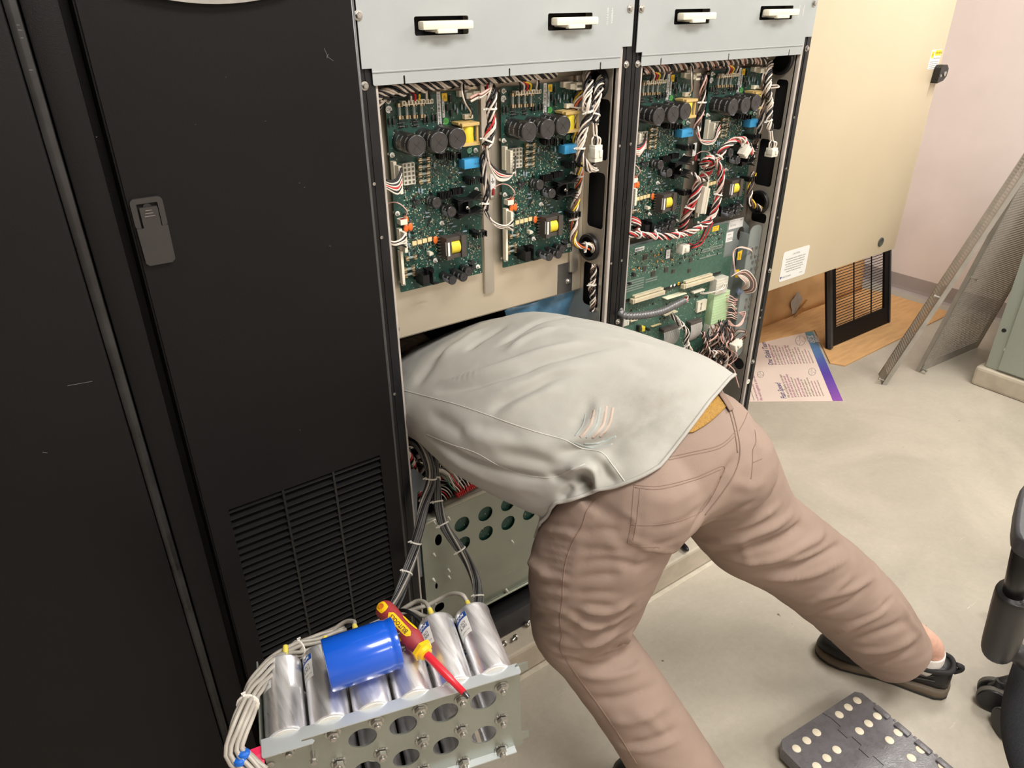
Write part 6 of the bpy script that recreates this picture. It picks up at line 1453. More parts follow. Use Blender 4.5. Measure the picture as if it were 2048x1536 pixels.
mr_ = N_.new('ShaderNodeMapRange'); mr_.inputs[1].default_value = .13; mr_.inputs[2].default_value = .02; mr_.inputs[3].default_value = 0; mr_.inputs[4].default_value = .75; L_k.new(vm.outputs['Value'], mr_.inputs[0])
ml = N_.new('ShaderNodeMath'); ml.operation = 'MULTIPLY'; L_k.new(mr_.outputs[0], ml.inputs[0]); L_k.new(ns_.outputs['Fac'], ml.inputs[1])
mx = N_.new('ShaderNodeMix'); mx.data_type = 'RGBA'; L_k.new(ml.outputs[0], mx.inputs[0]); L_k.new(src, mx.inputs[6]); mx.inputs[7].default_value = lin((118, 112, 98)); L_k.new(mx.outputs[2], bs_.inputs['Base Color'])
me = shirt.data; bm = bmesh.new(); bm.from_mesh(me); bmesh.ops.remove_doubles(bm, verts=bm.verts, dist=.0003); bmesh.ops.recalc_face_normals(bm, faces=bm.faces)
bmesh.ops.subdivide_edges(bm, edges=bm.edges[:], cuts=1, use_grid_fill=True); bm.to_mesh(me); bm.free(); me.polygons.foreach_set('use_smooth', [True] * len(me.polygons)); me.update()
def shirt_noise(c, n):
    return noise.noise(V((c.x * 7 + 9, c.y * 4, c.z * 9))) * .004 + noise.noise(V((c.x * 16, c.y * 10, c.z * 16))) * .0015 + noise.noise(V((c.x * 60, c.y * 40, c.z * 60))) * .0005
SF = [([(872, 782), (925, 775), (982, 759), (1040, 742), (1087, 722), (1177, 698), (1250, 688)], -.011, .009), ([(880, 764), (975, 742), (1080, 706), (1170, 682)], .008, .011), ([(940, 800), (1040, 772), (1110, 745), (1180, 730)], .006, .013),
    ([(985, 822), (1011, 802), (1060, 778), (1105, 755), (1150, 745)], -.008, .009), ([(1000, 835), (1060, 800), (1120, 772)], .005, .010), ([(1000, 690), (1040, 662), (1083, 641), (1150, 632)], -.008, .009), ([(1015, 700), (1060, 672), (1110, 655)], .006, .010), ([(1110, 648), (1180, 655), (1250, 668), (1320, 690)], -.006, .009),
    ([(935, 700), (960, 680), (1010, 650)], -.006, .010), ([(870, 720), (920, 690), (960, 660)], .008, .016), ([(830, 770), (860, 730), (900, 690)], -.006, .016), ([(1120, 668), (1200, 678), (1300, 690)], .004, .010),
    ([(1120, 905), (1160, 898), (1200, 884), (1243, 862)], -.014, .010), ([(1110, 890), (1160, 878), (1215, 855)], .006, .011), ([(1150, 850), (1170, 825), (1180, 800)], -.005, .008), ([(1165, 862), (1188, 835), (1200, 805)], .004, .008),
    ([(905, 860), (980, 880), (1060, 890), (1110, 905)], .006, .016), ([(860, 830), (900, 850), (930, 870)], -.006, .014), ([(940, 850), (1000, 860), (1050, 880)], -.004, .012), ([(1000, 905), (1060, 915), (1110, 930)], -.006, .012),
    ([(1128, 948), (1150, 938), (1172, 934), (1190, 945), (1200, 965)], .020, .009), ([(1150, 960), (1166, 958), (1176, 968), (1165, 985)], -.030, .009), ([(1100, 952), (1125, 957), (1145, 948)], -.012, .008), ([(1190, 968), (1205, 985), (1225, 996)], .008, .010), ([(1135, 1002), (1150, 985), (1158, 970)], .014, .008), ([(1165, 1005), (1180, 990), (1188, 972)], -.012, .008), ([(1120, 1000), (1130, 985), (1140, 972)], -.010, .008), ([(1205, 935), (1222, 955), (1240, 985)], -.006, .009),
    ([(1190, 905), (1215, 925), (1235, 950)], .008, .010), ([(850, 872), (900, 900), (950, 925), (1010, 944), (1060, 955), (1100, 958)], -.009, .008), ([(870, 895), (940, 938), (1010, 968), (1080, 985)], .006, .014), ([(1270, 800), (1320, 790), (1380, 770)], .003, .014), ([(1240, 900), (1290, 870), (1350, 840)], .004, .016), ([(1300, 930), (1340, 900), (1380, 860)], -.003, .010), ([(1250, 720), (1300, 735), (1350, 735)], -.003, .014)]
displace(shirt, SF, shirt_noise)
sb, _ = bvh_of(shirt)
seamm = mat('grey_shirt_seam', (192, 190, 183), .85, 0, .02, 30)
cord('side_seam', sb, [[(800, 779), (850, 792), (910, 808), (970, 828), (1030, 850), (1080, 866), (1130, 880), (1165, 897), (1203, 905), (1225, 930), (1240, 950), (1256, 972)]], .0011, seamm, shirt, .0001)
cord('lower_seam', sb, [[(852, 868), (900, 888), (950, 905), (1000, 932), (1050, 950), (1100, 955), (1125, 948), (1150, 936), (1170, 928)]], .0009, seamm, shirt, .0)
# hem as a thin rolled cord around the open edge
hem = [SG[0][k] for k in range(132)]
bs2, _ = bvh_of(shirt); hp = []
for p in hem: q = bs2.find_nearest(p); hp.append(q[0])
mb = MB(); mb.tube(hp + [hp[0]], .0032, 8); mb.build('hem', shirtm, shirt, smooth=2)
# faint oval print, worn teal and orange
tealm = mat('worn_teal_print', (160, 167, 163), .9); orm = mat('worn_orange_print', (182, 165, 152), .9)
for k, (pts, m_, r_) in enumerate((([(1150, 872), (1165, 850), (1172, 825)], tealm, .003), ([(1160, 875), (1180, 850), (1188, 820)], orm, .0034), ([(1172, 876), (1193, 850), (1200, 815)], tealm, .003), ([(1185, 876), (1206, 850), (1213, 812)], orm, .0042), ([(1200, 874), (1218, 850), (1226, 815)], orm, .004), ([(1168, 888), (1200, 886), (1232, 872)], tealm, .0036), ([(1140, 882), (1180, 895), (1225, 888)], tealm, .003))):
    L = tline(sb, pts, -r_ * .72)
    if len(L) > 2: mb = MB(); mb.tube(L, r_, 6); mb.build('print_stroke', m_, shirt, smooth=2)
# ---- right shoe, sock, ankle
def shoe(name, hx, hy, tx, ty, par):
    """heel point, toe point on the floor"""
    h0, t0 = V((hx, hy, 0)), V((tx, ty, 0)); ax = (t0 - h0).normalized(); L = (t0 - h0).length; sd_ = V((ax.y, -ax.x, 0))
    def P(f, s, z): return h0 + ax * L * f + sd_ * s + V((0, 0, z))
    st = [(-.012, .006, .0), (-.002, .020, 0), (.03, .032, 0), (.085, .039, 0), (.2, .039, 0), (.35, .039, .002), (.5, .043, .004), (.65, .050, .003), (.78, .052, 0), (.88, .046, -.002), (.95, .034, -.003), (.99, .018, -.004), (1.0, .006, -.004)]
    def ring(f, w_, off, z0, z1, top, n=24):
        out = []
        for k in range(n):
            a = 2 * math.pi * k / n; x = math.cos(a); y = math.sin(a); out.append(P(f, off + w_ * math.copysign(abs(x) ** .6, x), z0 + (z1 - z0) * (.5 + .5 * math.copysign(abs(y) ** (.5 if not top else .8), y))))
        return out
    mb = MB(); G = [ring(f, w_ + .005, o, .0, .030 if f < .3 else .024, False) for f, w_, o in st]; mb.grid(G, True); mb.add(G[0], [tuple(range(23, -1, -1))]); mb.add(G[-1], [tuple(range(24))])
    so = mb.build('sole', mat('taupe_sole', (98, 86, 70), .6, 0, .06, 40), par, smooth=1)
    mb = MB(); G = [ring(f, w_ + .0062, o, -.0005 + .0005, .010, False) for f, w_, o in st]; mb.grid(G, True); mb.add(G[0], [tuple(range(23, -1, -1))]); mb.add(G[-1], [tuple(range(24))]); mb.build('outsole', mat('black_rubber', (28, 27, 26), .6), so, smooth=1)
    ht = [(.0, .066), (.008, .080), (.03, .092), (.085, .094), (.2, .082), (.33, .078), (.45, .092), (.58, .080), (.72, .066), (.84, .060), (.93, .052), (.985, .040), (1.0, .028)]
    mb = MB(); G = []
    for (f, w_, o), (f2, hh) in zip(st, ht): G.append(ring(f2, w_ * (.99 if f2 > .3 else .92), o, .014, hh, True))
    mb.grid(G, True); mb.add(G[0], [tuple(range(23, -1, -1))]); mb.add(G[-1], [tuple(range(24))])
    up_ = mb.build('upper', mat('black_leather', (26, 25, 25), .42, 0, .1, 30, .3, 300, spec=.4), par, smooth=2)
    mb = MB(); mb.tube([P(.07, .031, .088), P(0.03, .022, .090), P(.012, 0, .091), P(.03, -.022, .090), P(.07, -.031, .088), P(.18, -.036, .082), P(.3, -.034, .082), P(.38, -.026, .092), P(.42, 0, .102), P(.38, .026, .092), P(.3, .034, .082), P(.18, .036, .082), P(.07, .031, .088)], .0065, 10, smooth=4); mb.build('padded_collar', mat('black_padding', (30, 30, 32), .7), up_, smooth=2)
    mb = MB(); mb.tube([P(.0, 0, .070), P(-.035, .0, .082), P(-.04, 0, .094), P(.0, 0, .096)], .0065, 8, smooth=4); mb.build('pull_tab', mat('black_padding', (30, 30, 32), .7), up_, smooth=2)
    for i in range(4):
        f = .44 + i * .055; z = .096 - i * .0075; mb = MB(); mb.tube([P(f, -.026, z - .016), P(f + .01, -.012, z), P(f, 0, z + .004), P(f + .01, .012, z), P(f, .026, z - .016)], .0022, 6, smooth=4)
        mb.build('lace', M_wire['black'](), up_, smooth=2)
    for s in (-1, 1):
        mb = MB(); mb.tube([P(.12, s * .0375, .055), P(.3, s * .0405, .045), P(.45, s * .043, .04), P(.56, s * .048, .032)], .0012, 6, smooth=4); mb.tube([P(.36, s * .038, .07), P(.42, s * .042, .05), P(.5, s * .045, .034)], .0012, 6, smooth=4); mb.tube([P(.14, s * .0378, .07), P(.2, s * .0385, .06), P(.3, s * .0385, .062)], .0009, 6, smooth=4); mb.build('stitching', mat('dark_stitch', (70, 66, 62), .6), up_, smooth=2)
    mb = MB(); mb.tube([P(.66, -.045, .05), P(.69, -.02, .072), P(.70, 0, .076), P(.69, .02, .072), P(.66, .045, .05)], .0014, 6, smooth=4); mb.build('toe_seam', mat('dark_stitch', (70, 66, 62), .6), up_, smooth=2)
    return P
hz = aZ(1898, 1366, .03); tz = aZ(1634, 1282, .02)
rs = bpy.data.objects.new('shoe', None); COL.objects.link(rs); rs.parent = pers; rs.location = V((hz.x, hz.y, 0)) - V(pers.location)
PR = shoe('shoe', hz.x, hz.y, tz.x, tz.y, rs)
ls = bpy.data.objects.new('shoe', None); COL.objects.link(ls); ls.parent = pers; la = aD(1412, 1640, 1.70); ls.location = V((la.x + .02, la.y - .05, 0)) - V(pers.location)
PL = shoe('shoe', la.x + .02, la.y - .06, la.x + .0, la.y + .24, ls)
# ---- body: one continuous skinned figure (mostly inside clothes and cabinet)
skin = mat('skin', (212, 168, 148), .5, 0, .06, 60, .2, 400)
Vs = []; Es = []; Rs = []
def node(p, r, par=None):
    Vs.append(V(p)); Rs.append(r); i = len(Vs) - 1
    if par is not None: Es.append((par, i))
    return i
pv = node((.82, .68, .86), .085); s1_ = node((.775, .80, .87), .082, pv); s2_ = node((.735, .92, .875), .085, s1_); ch = node((.705, 1.06, .865), .09, s2_); nk = node((.692, 1.19, .845), .05, ch); nk2 = node((.69, 1.27, .82), .045, nk); 
hd1 = node((.69, 1.33, .80), .062, nk2); hd2 = node((.69, 1.40, .775), .072, hd1); hd3 = node((.69, 1.45, .75), .055, hd2)
for s in (-1, 1):
    sh = node((.715 + s * .115, 1.13, .85 + s * .03), .042, ch); el = node((.715 + s * .13, 1.26, .74), .034, sh); el2 = node((.705 + s * .13, 1.37, .70), .032, el); wr = node((.70 + s * .12, 1.47, .70), .024, el2); pm = node((.70 + s * .105, 1.51, .70), .026, wr)
    for f in range(4):
        fx = .70 + s * .105 + (f - 1.5) * .019; ln = (.068, .078, .072, .058)[f]
        a = node((fx, 1.545, .705), .0095, pm); b = node((fx, 1.545 + ln * .5, .699), .0088, a); c = node((fx - s * .002, 1.545 + ln * .85, .685), .008, b)
    th = node((.70 + s * .105 - s * .03, 1.515, .69), .011, pm); node((.70 + s * .105 - s * .048, 1.545, .682), .009, th)
for s, hip, kn, an in ((1, aD(1425, 930, 1.42), aD(1652, 1158, 1.77), V(PR(.2, 0, .13))), (-1, aD(1250, 1000, 1.29), aD(1160, 1240, 1.44), V(PL(.2, 0, .13)))):
    h = node(hip, .07, pv); k = node(kn, .048, h); a0 = node(kn.lerp(an, .35), .045, k); a = node(an, .033, a0); fo_ = PR if s == 1 else PL
    hl = node(fo_(.16, 0, .065), .030, a); ft = node(fo_(.5, .0, .045), .024, hl); node(fo_(.8, 0, .035), .02, ft)
me = bpy.data.meshes.new('body'); me.from_pydata([tuple(p - V(pers.location)) for p in Vs], Es, []); body = bpy.data.objects.new('body', me); COL.objects.link(body); body.parent = pers
sm_ = body.modifiers.new('skin', 'SKIN'); sm_.use_smooth_shade = True
for i, r in enumerate(Rs): me.skin_vertices[0].data[i].radius = (r, r)
me.skin_vertices[0].data[0].use_root = True
sd2 = body.modifiers.new('sub', 'SUBSURF'); sd2.levels = 1; sd2.render_levels = 2
me.materials.append(skin)
# face and hair on the hidden head
hc = V((.69, 1.40, .775)); fwd = V((0, .75, -.66)).normalized()
mb = MB(); G = []
for i in range(9):
    a = math.pi * (i + .2) / 14; G.append([hc + V((.078 * math.sin(a) * math.cos(b), .10 * math.sin(a) * math.sin(b) + .0, .088 * math.cos(a) + .008)) for b in [2 * math.pi * k / 24 for k in range(24)]])
mb.grid(G, True); mb.build('hair', mat('brown_hair', (70, 54, 42), .7, 0, .2, 120), pers, smooth=2)
ey = mat('eye_white', (230, 228, 224), .3)
for s in (-1, 1):
    mb = MB(); c = hc + V((s * .03, .052, -.058)); mb.lathe(c, fwd, [(-.008, .004), (-.004, .0105), (.002, .012), (.006, .009), (.008, .001)], 14); e_ = mb.build('eye', ey, pers, smooth=2)
    mb = MB(); c = hc + V((s * .079, .0, .0)); mb.lathe(c, (s, .2, 0), [(-.006, .014), (.004, .02), (.010, .018), (.012, .006)], 14); mb.build('ear', skin, pers, smooth=2)
mb = MB(); mb.tube([hc + V((0, .068, -.052)), hc + V((0, .090, -.078)), hc + V((0, .072, -.086))], [.008, .013, .010], 10); mb.build('nose', skin, pers, smooth=2)
mb = MB(); mb.tube([hc + V((-.022, .048, -.102)), hc + V((0, .056, -.106)), hc + V((.022, .048, -.102))], .005, 8, smooth=4); mb.build('mouth', mat('lips', (170, 100, 92), .5), pers, smooth=2)
# sock and ankle skin showing between hem and shoe
for PF_, px_ in ((PR, 1), (PL, 0)):
    mb = MB(); mb.tube([PF_(.2, 0, .06), PF_(.2, 0, .09), PF_(.205, 0, .112)], [.036, .037, .0365], 24, smooth=3, cap=False); o = mb.build('sock', mat('white_sock', (226, 222, 216), .9, 0, .02, 200, .5, 900), pers, smooth=2)
    md = o.modifiers.new('s', 'SOLIDIFY'); md.thickness = .003
# ================================================================ BACKGROUND, right side of the room
beige = mat('beige_enamel', (200, 186, 158), .42, 0, .015, 3, .06, 500)
yw = 1.60
bb = thing('wall_box', 'large beige wall-mounted metal box with a lock, right of the cabinets', 'electrical box', (2.85, 1.9, .52))
x0_, x1_ = aY(1537, 583, yw).x - .01, 3.315; z0_ = aY(1537, 583, yw).z
MB().bx(x0_ + .012, x1_ - .012, yw + .024, Y1, z0_ + .004, 1.95).build('enclosure', beige, bb)
mb = MB(); mb.bx(x0_, x1_, yw, yw + .022, z0_, 1.96, .005); mb.build('cover', beige, bb, smooth=1)
bw = lambda px, py, o=.0: aY(px, py, yw - o)
p = bw(1872, 147); mb = MB(); mb.plate([(p.x - .030, p.z - .034), (p.x + .014, p.z - .026), (p.x + .034, p.z - .01), (p.x + .036, p.z + .018), (p.x + .018, p.z + .034), (p.x - .014, p.z + .034), (p.x - .026, p.z + .024)], [], (0, yw - .001, 0), (1, 0, 0), (0, 0, 1), .028)
lk = mb.build('latch', M_bplas(), bb); mb = MB(); mb.lathe((p.x + .012, yw - .028, p.z + .0), (0, -1, 0), [(0, .010), (.004, .010), (.005, .008)], 20); mb.build('lock_face', M_bolt(), lk, smooth=1)
mb = MB(); mb.lathe((p.x - .016, yw - .029, p.z - .006), (0, -1, 0), [(0, .006), (.002, .006), (.0022, .003)], 6); mb.build('hex_screw', M_bolt(), lk, smooth=1)
def on_box(px0, py0, px1, py1): a, b = bw(px0, py0), bw(px1, py1); return min(a.x, b.x), max(a.x, b.x), min(a.z, b.z), max(a.z, b.z)
p = bw(1869, 119); mb = MB(); mb.bx(p.x - .040, p.x + .040, yw - .0008, yw, p.z - .036, p.z + .036); l_ = mb.build('warning_label', M_label(), bb)
mb = MB(); mb.bx(p.x - .008, p.x + .038, yw - .0012, yw - .0008, p.z + .014, p.z + .034); mb.bx(p.x - .034, p.x - .016, yw - .0012, yw - .0008, p.z + .006, p.z + .030); mb.build('yellow_field', mat('warning_yellow', (240, 216, 20), .5), l_)
mb = MB(); text(mb, 'WARNING', (p.x + .018, yw - .0013, p.z + .024), (1, 0, 0), (0, 0, 1), .011, .0001); text(mb, 'HIGH VOLTAGE', (p.x + .014, yw - .001, p.z + .004), (1, 0, 0), (0, 0, 1), .007, .0001)
for i in range(4): text(mb, 'disconnect power before opening', (p.x, yw - .001, p.z - .008 - i * .0075), (1, 0, 0), (0, 0, 1), .0048, .0001)
tri(mb, V((p.x - .025, yw - .0014, p.z + .018)), .007); mb.build('print', M_ink(), l_)
p = bw(1588, 530); mb = MB(); Rl = Matrix.Rotation(math.radians(0), 3, 'Y'); mb.plate(rrect(p.x - .085, p.x + .085, p.z - .055, p.z + .068, .01), [], (0, yw - .0002, 0), (1, 0, 0), (0, 0, 1), .0008); l_ = mb.build('instruction_label', M_label(), bb)
mb = MB(); text(mb, 'CAUTION', (p.x, yw - .001, p.z + .05), (1, 0, 0), (0, 0, 1), .010, .0001)
for i, s in enumerate(('This equipment contains hazardous parts', 'and must be serviced by qualified staff', 'only. Keep the cover closed and locked', 'at all times. Disconnect the supply', 'before opening this enclosure. See the', 'manual for further instructions')): text(mb, s, (p.x, yw - .001, p.z + .034 - i * .0105), (1, 0, 0), (0, 0, 1), .0078, .0001, bold=.01)
text(mb, 'YORKTOWN', (p.x - .045, yw - .001, p.z - .040), (1, 0, 0), (0, 0, 1), .011, .0001); text(mb, '0000091', (p.x + .055, yw - .001, p.z - .04), (1, 0, 0), (0, 0, 1), .006, .0001); mb.build('print', M_ink(), l_)
mb = MB(); mb.add([(p.x - .082, yw - .0012, p.z - .034), (p.x - .070, yw - .0012, p.z - .034), (p.x - .078, yw - .0012, p.z - .047)], [(0, 2, 1)]); mb.build('logo_mark', mat('label_blue', (32, 74, 150), .5), l_)
p = bw(1761, 484); mb = MB(); mb.lathe(p, (0, -1, 0), [(0, .021), (.004, .020), (.005, .016), (.002, .012)], 24); mb.build('plug_button', mat('dark_grey_rubber', (70, 72, 66), .6), bb, smooth=1)
p = bw(1920, 3); mb = MB(); mb.plate(rrect(x1_ - .01, x1_ + .055, p.z - .012, p.z + .12, .012), [rrect(x1_ + .018, x1_ + .034, p.z + .004, p.z + .05, .007)], (0, yw + .06, 0), (1, 0, 0), (0, 0, 1), .004); mb.build('mounting_ear', mat('grey_bracket', (84, 90, 92), .5, .3), bb)
mb = MB()
for dx in (-.03, .006): mb.add([V((bw(1868, 165).x + dx, yw - .0004, bw(1868, 165).z + .0)), V((bw(1868, 165).x + dx + .0025, yw - .0004, bw(1868, 165).z)), V((bw(1868, 165).x + dx + .001, yw - .0004, bw(1868, 165).z - .06))], [(0, 2, 1)])
mb.build('rust_streaks', mat('rust_streak', (176, 150, 108), .8), bb)
# ---- cardboard sheet: flat on the floor, folded up against the back wall
cbm = mat('brown_cardboard', (204, 160, 108), .8, 0, .06, 8, .4, 160, aniso=(1, 6, 1))
cb = thing('cardboard_sheet', 'brown cardboard sheet on the floor, creased up against the wall under the beige box', 'cardboard', (3.2, 1.8, 0))
c1, c2, c3, c4 = aZ(1896, 625), aZ(1690, 733), aZ(1660, 728), aZ(1785, 588)
mb = MB(); mb.plate([(2.30, aZ(1500, 664).y), (aZ(1629, 662).x, aZ(1629, 662).y), (c3.x, c3.y), (c2.x, c2.y), (c1.x - .04, c1.y - .02), (c1.x, c1.y), (c1.x - .005, 1.96), (4.08, 2.1), (2.35, 2.1)], [], (0, 0, .001), (1, 0, 0), (0, 1, 0), .005); mb.build('floor_panel', cbm, cb)
G = []
for i in range(13):
    t_ = i / 12; G.append([V((2.3 + 1.75 * j / 24, 2.085 + .07 * t_ + .03 * t_ * t_ + .012 * math.sin(j * .9 + i * .5) * t_, .004 + .49 * t_)) for j in range(25)])
mb = MB(); mb.grid(G); o = mb.build('upright_panel', cbm, cb, smooth=2); md = o.modifiers.new('s', 'SOLIDIFY'); md.thickness = .004
pc = aY(1588, 606, 2.10); mb = MB(); R_ = Matrix.Rotation(.15, 3, 'X')
torn = [(pc.x + .045 * math.cos(a) * (1 + .25 * math.sin(3 * a)), pc.z + .06 * math.sin(a) * (1 + .2 * math.cos(4 * a))) for a in [2 * math.pi * k / 22 for k in range(22)]]
mb.plate(torn, [], (0, 2.088, 0), (1, 0, 0), (0, 0, 1), .001); mb.build('torn_hole', mat('pale_wall_behind', (186, 178, 168), .8), cb)
for (dx, dz, w_, h_, a) in ((.03, -.05, .04, .06, 25), (-.005, -.075, .035, .06, -20), (.05, -.01, .02, .07, 10)):
    mb = MB(); mb.box((pc.x + dx, 2.075, pc.z + dz), (w_, .003, h_), Matrix.Rotation(math.radians(a), 3, 'Y') @ Matrix.Rotation(.4, 3, 'X'), .001); mb.build('torn_flap', cbm, cb)
# ---- printed poster board on the floor
ps = thing('poster_board', 'printed poster board with blue to purple border lying on the floor', 'poster', tuple(aZ(1600, 740)))
q = [aZ(1498, 803, .004), aZ(1686, 802, .004), aZ(1626, 664, .004), aZ(1500, 672, .004)]
eu = (q[2] - q[1]).normalized(); ev = V((-eu.y, eu.x, 0)); LH_ = (q[2] - q[1]).length     # eu: along the coloured strip, away from camera; ev: to the left
def PZ(a, b, z=.0045): p = q[1] + eu * a + ev * b; return V((p.x, p.y, z))
Wp = .95; sk = (q[0] - q[1]).normalized()
def PQ(a, b, z=.0045):      # skewed like the sheet: b runs along its bottom edge
    p = q[1] + eu * a + sk * b; return V((p.x, p.y, z))
def quadz(mb, a0, a1, b0, b1, z0, z1):
    mb.add([PQ(a, b, z) for z in (z0, z1) for a, b in ((a0, b0), (a1, b0), (a1, b1), (a0, b1))], [(0, 1, 2, 3), (7, 6, 5, 4), (0, 4, 5, 1), (1, 5, 6, 2), (2, 6, 7, 3), (3, 7, 4, 0)])
mb = MB(); quadz(mb, 0, LH_, 0, Wp, .0008, .0045); mb.build('sheet', mat('poster_paper', (222, 204, 192), .55, 0, .04, 3), ps)
ns = 24; mb = MB(); cols_ = []
for i in range(ns):
    t_ = i / (ns - 1); c = [(134, 74, 166), (86, 62, 160), (64, 110, 160), (62, 134, 160)]; f = t_ * 3; k = min(2, int(f)); f -= k; rgb = tuple(round(c[k][j] + (c[k + 1][j] - c[k][j]) * f) for j in range(3)); cols_.append(mat('border_ink_%d' % i, rgb, .4, 0, 0)); mb.cur = i
    quadz(mb, LH_ * i / ns, LH_ * (i + 1) / ns, 0, .044, .0045, .0049)
mb.build('coloured_border', cols_, ps)
def ptxt(mb, s, a, b, sz, bold=0, z=.0048):
    # lettering reads down the sheet away from the viewer: advance along -eu..., up = left
    vs, fs = text_tris(s, bold); ax_ = -eu; up_ = sk * -1
    # advance runs along +eu, letters' top towards the border's opposite side
    mb.add([PQ(a, b, z) + eu * p.x * sz + ev * p.y * sz for p in vs], fs)
navy = mat('navy_print', (52, 50, 110), .5); mag = mat('magenta_print', (150, 70, 120), .5); grn = mat('olive_grey_print', (120, 112, 96), .5); wht = mat('white_print', (236, 236, 236), .5); gl = mat('grey_line_print', (150, 150, 146), .5)
def cpx(x, y): return aZ(1490 + x / 9.6, 650 + y / 9.6, .0049)
def fit(mb, s, p0, p1, bold=0, hmax=.05):
    """lettering from p0 (start) to p1 (end), both given on the sheet"""
    vs, fs = text_tris(s, bold); w_ = max(p.x for p in vs) - min(p.x for p in vs); d = p1 - p0; sz = min(d.length / w_, hmax); ex = d.normalized(); ey = V((-ex.y, ex.x, 0)); c = (p0 + p1) / 2
    mb.add([c + ex * p.x * d.length / w_ + ey * p.y * sz for p in vs], fs)
mb = MB(); fit(mb, 'One Global Team', cpx(510, 770), cpx(350, 330), .012); fit(mb, 'Fast Speed', cpx(755, 1405), cpx(630, 1110), .012); mb.build('headings', navy, ps)
mb = MB(); fit(mb, 'NEW', cpx(1300, 338), cpx(1240, 205), .01, .06); fit(mb, 'BEST', cpx(1395, 330), cpx(1335, 200), .01, .06); mb.v = [V((v.x, v.y, .0052)) for v in mb.v]; mb.build('border_lettering', wht, ps)
words = 'We work together as one team across the world to serve every customer with speed and care and we share what we learn'.split()
rr_ = random.Random(3); mbs = [MB(), MB()]
def block(n, s0, s1, e0, e1, cols2):
    for i in range(n):
        f = i / (n - 1); st_ = (s0[0] + (s1[0] - s0[0]) * f, s0[1] + (s1[1] - s0[1]) * f); en = (e0[0] + (e1[0] - e0[0]) * f, e0[1] + (e1[1] - e0[1]) * f); k = rr_.uniform(0, .22)
        en = (en[0] + (st_[0] - en[0]) * k, en[1] + (st_[1] - en[1]) * k)
        fit(mbs[cols2[i % len(cols2)]], ' '.join(words[(i * 3 + j) % len(words)] for j in range(6)), cpx(*st_), cpx(*en), .006, .026)
block(13, (600, 768), (1310, 730), (440, 340), (1190, 440), (0, 1, 1, 0, 1, 0, 1, 1))
block(12, (850, 1392), (1505, 1362), (655, 900), (1375, 1040), (1, 0, 0, 1, 0, 0, 1, 1))
block(4, (325, 1450), (95, 1440), (150, 950), (60, 1300), (0, 0, 1, 0))
mbs[0].build('magenta_text', mag, ps)['kind'] = 'stuff'; mbs[1].build('olive_text', grn, ps)['kind'] = 'stuff'
mb = MB()
for (x, y, rr2) in ((1065, 300, 92), (1290, 900, 70), (300, 950, 62)):
    mb.tube([cpx(x + rr2 * math.cos(t), y + rr2 * math.sin(t)) for t in [2 * math.pi * k / 24 for k in range(25)]], .0011, 4)
    for k in range(4): an = k * 1.4; mb.tube([cpx(x + rr2 * .2 * math.cos(an), y + rr2 * .2 * math.sin(an)), cpx(x + rr2 * math.cos(an + .4), y + rr2 * math.sin(an + .4))], .001, 4)
mb.build('line_icons', gl, ps)
# ---- removed louvred door leaning under the beige box
gd = thing('louvred_panel', 'black louvred door panel leaning on the cardboard under the beige box', 'vent panel', (3.42, 1.76, .006))
gl0, gr0 = aY(1652, 700, 1.73).x, aY(1772, 645, 1.742).x; sl = .235; Hh = .44
def GP(x, h, d=0): n_ = V((0, -1, sl)).normalized(); u_ = V((0, sl, 1)).normalized(); return V((x, 1.735, .007)) + u_ * h + n_ * d
uG = V((0, sl, 1)).normalized()
ga, gb_ = gl0 + .075, gr0 - .055
mb = MB(); mb.plate([(gl0, 0), (gr0, 0), (gr0, Hh), (gl0, Hh)], [[(ga, .088), (gb_, .088), (gb_, Hh - .015), (ga, Hh - .015)]], GP(0, 0, 0), (1, 0, 0), uG, .012); mb.build('door_frame', black, gd)
mb = MB()
def gbox(x0, x1, h0, h1, d0, d1): mb.add([GP(x, h, d) for d in (d0, d1) for x, h in ((x0, h0), (x1, h0), (x1, h1), (x0, h1))], [(0, 1, 2, 3), (7, 6, 5, 4), (0, 4, 5, 1), (1, 5, 6, 2), (2, 6, 7, 3), (3, 7, 4, 0)])
gbox(gl0, gl0 + .018, 0, Hh, .012, .03); gbox(gl0 + .026, gl0 + .034, 0, Hh, .012, .018); gbox(gr0 - .012, gr0, 0, Hh, .012, .016); mb.build('rails', mat('black_edge_sheen', (70, 70, 70), .3, .3), gd)
mb = MB(); n = 24
for i in range(n): h = .088 + (Hh - .015 - .088) * (i + .5) / n; gbox(ga, gb_, h - .0012, h + .0012, .0, .004)
for f in (.36, .72): x = ga + (gb_ - ga) * f; gbox(x - .003, x + .003, .088, Hh - .015, .008, .012)
mb.build('louvre', black, gd)
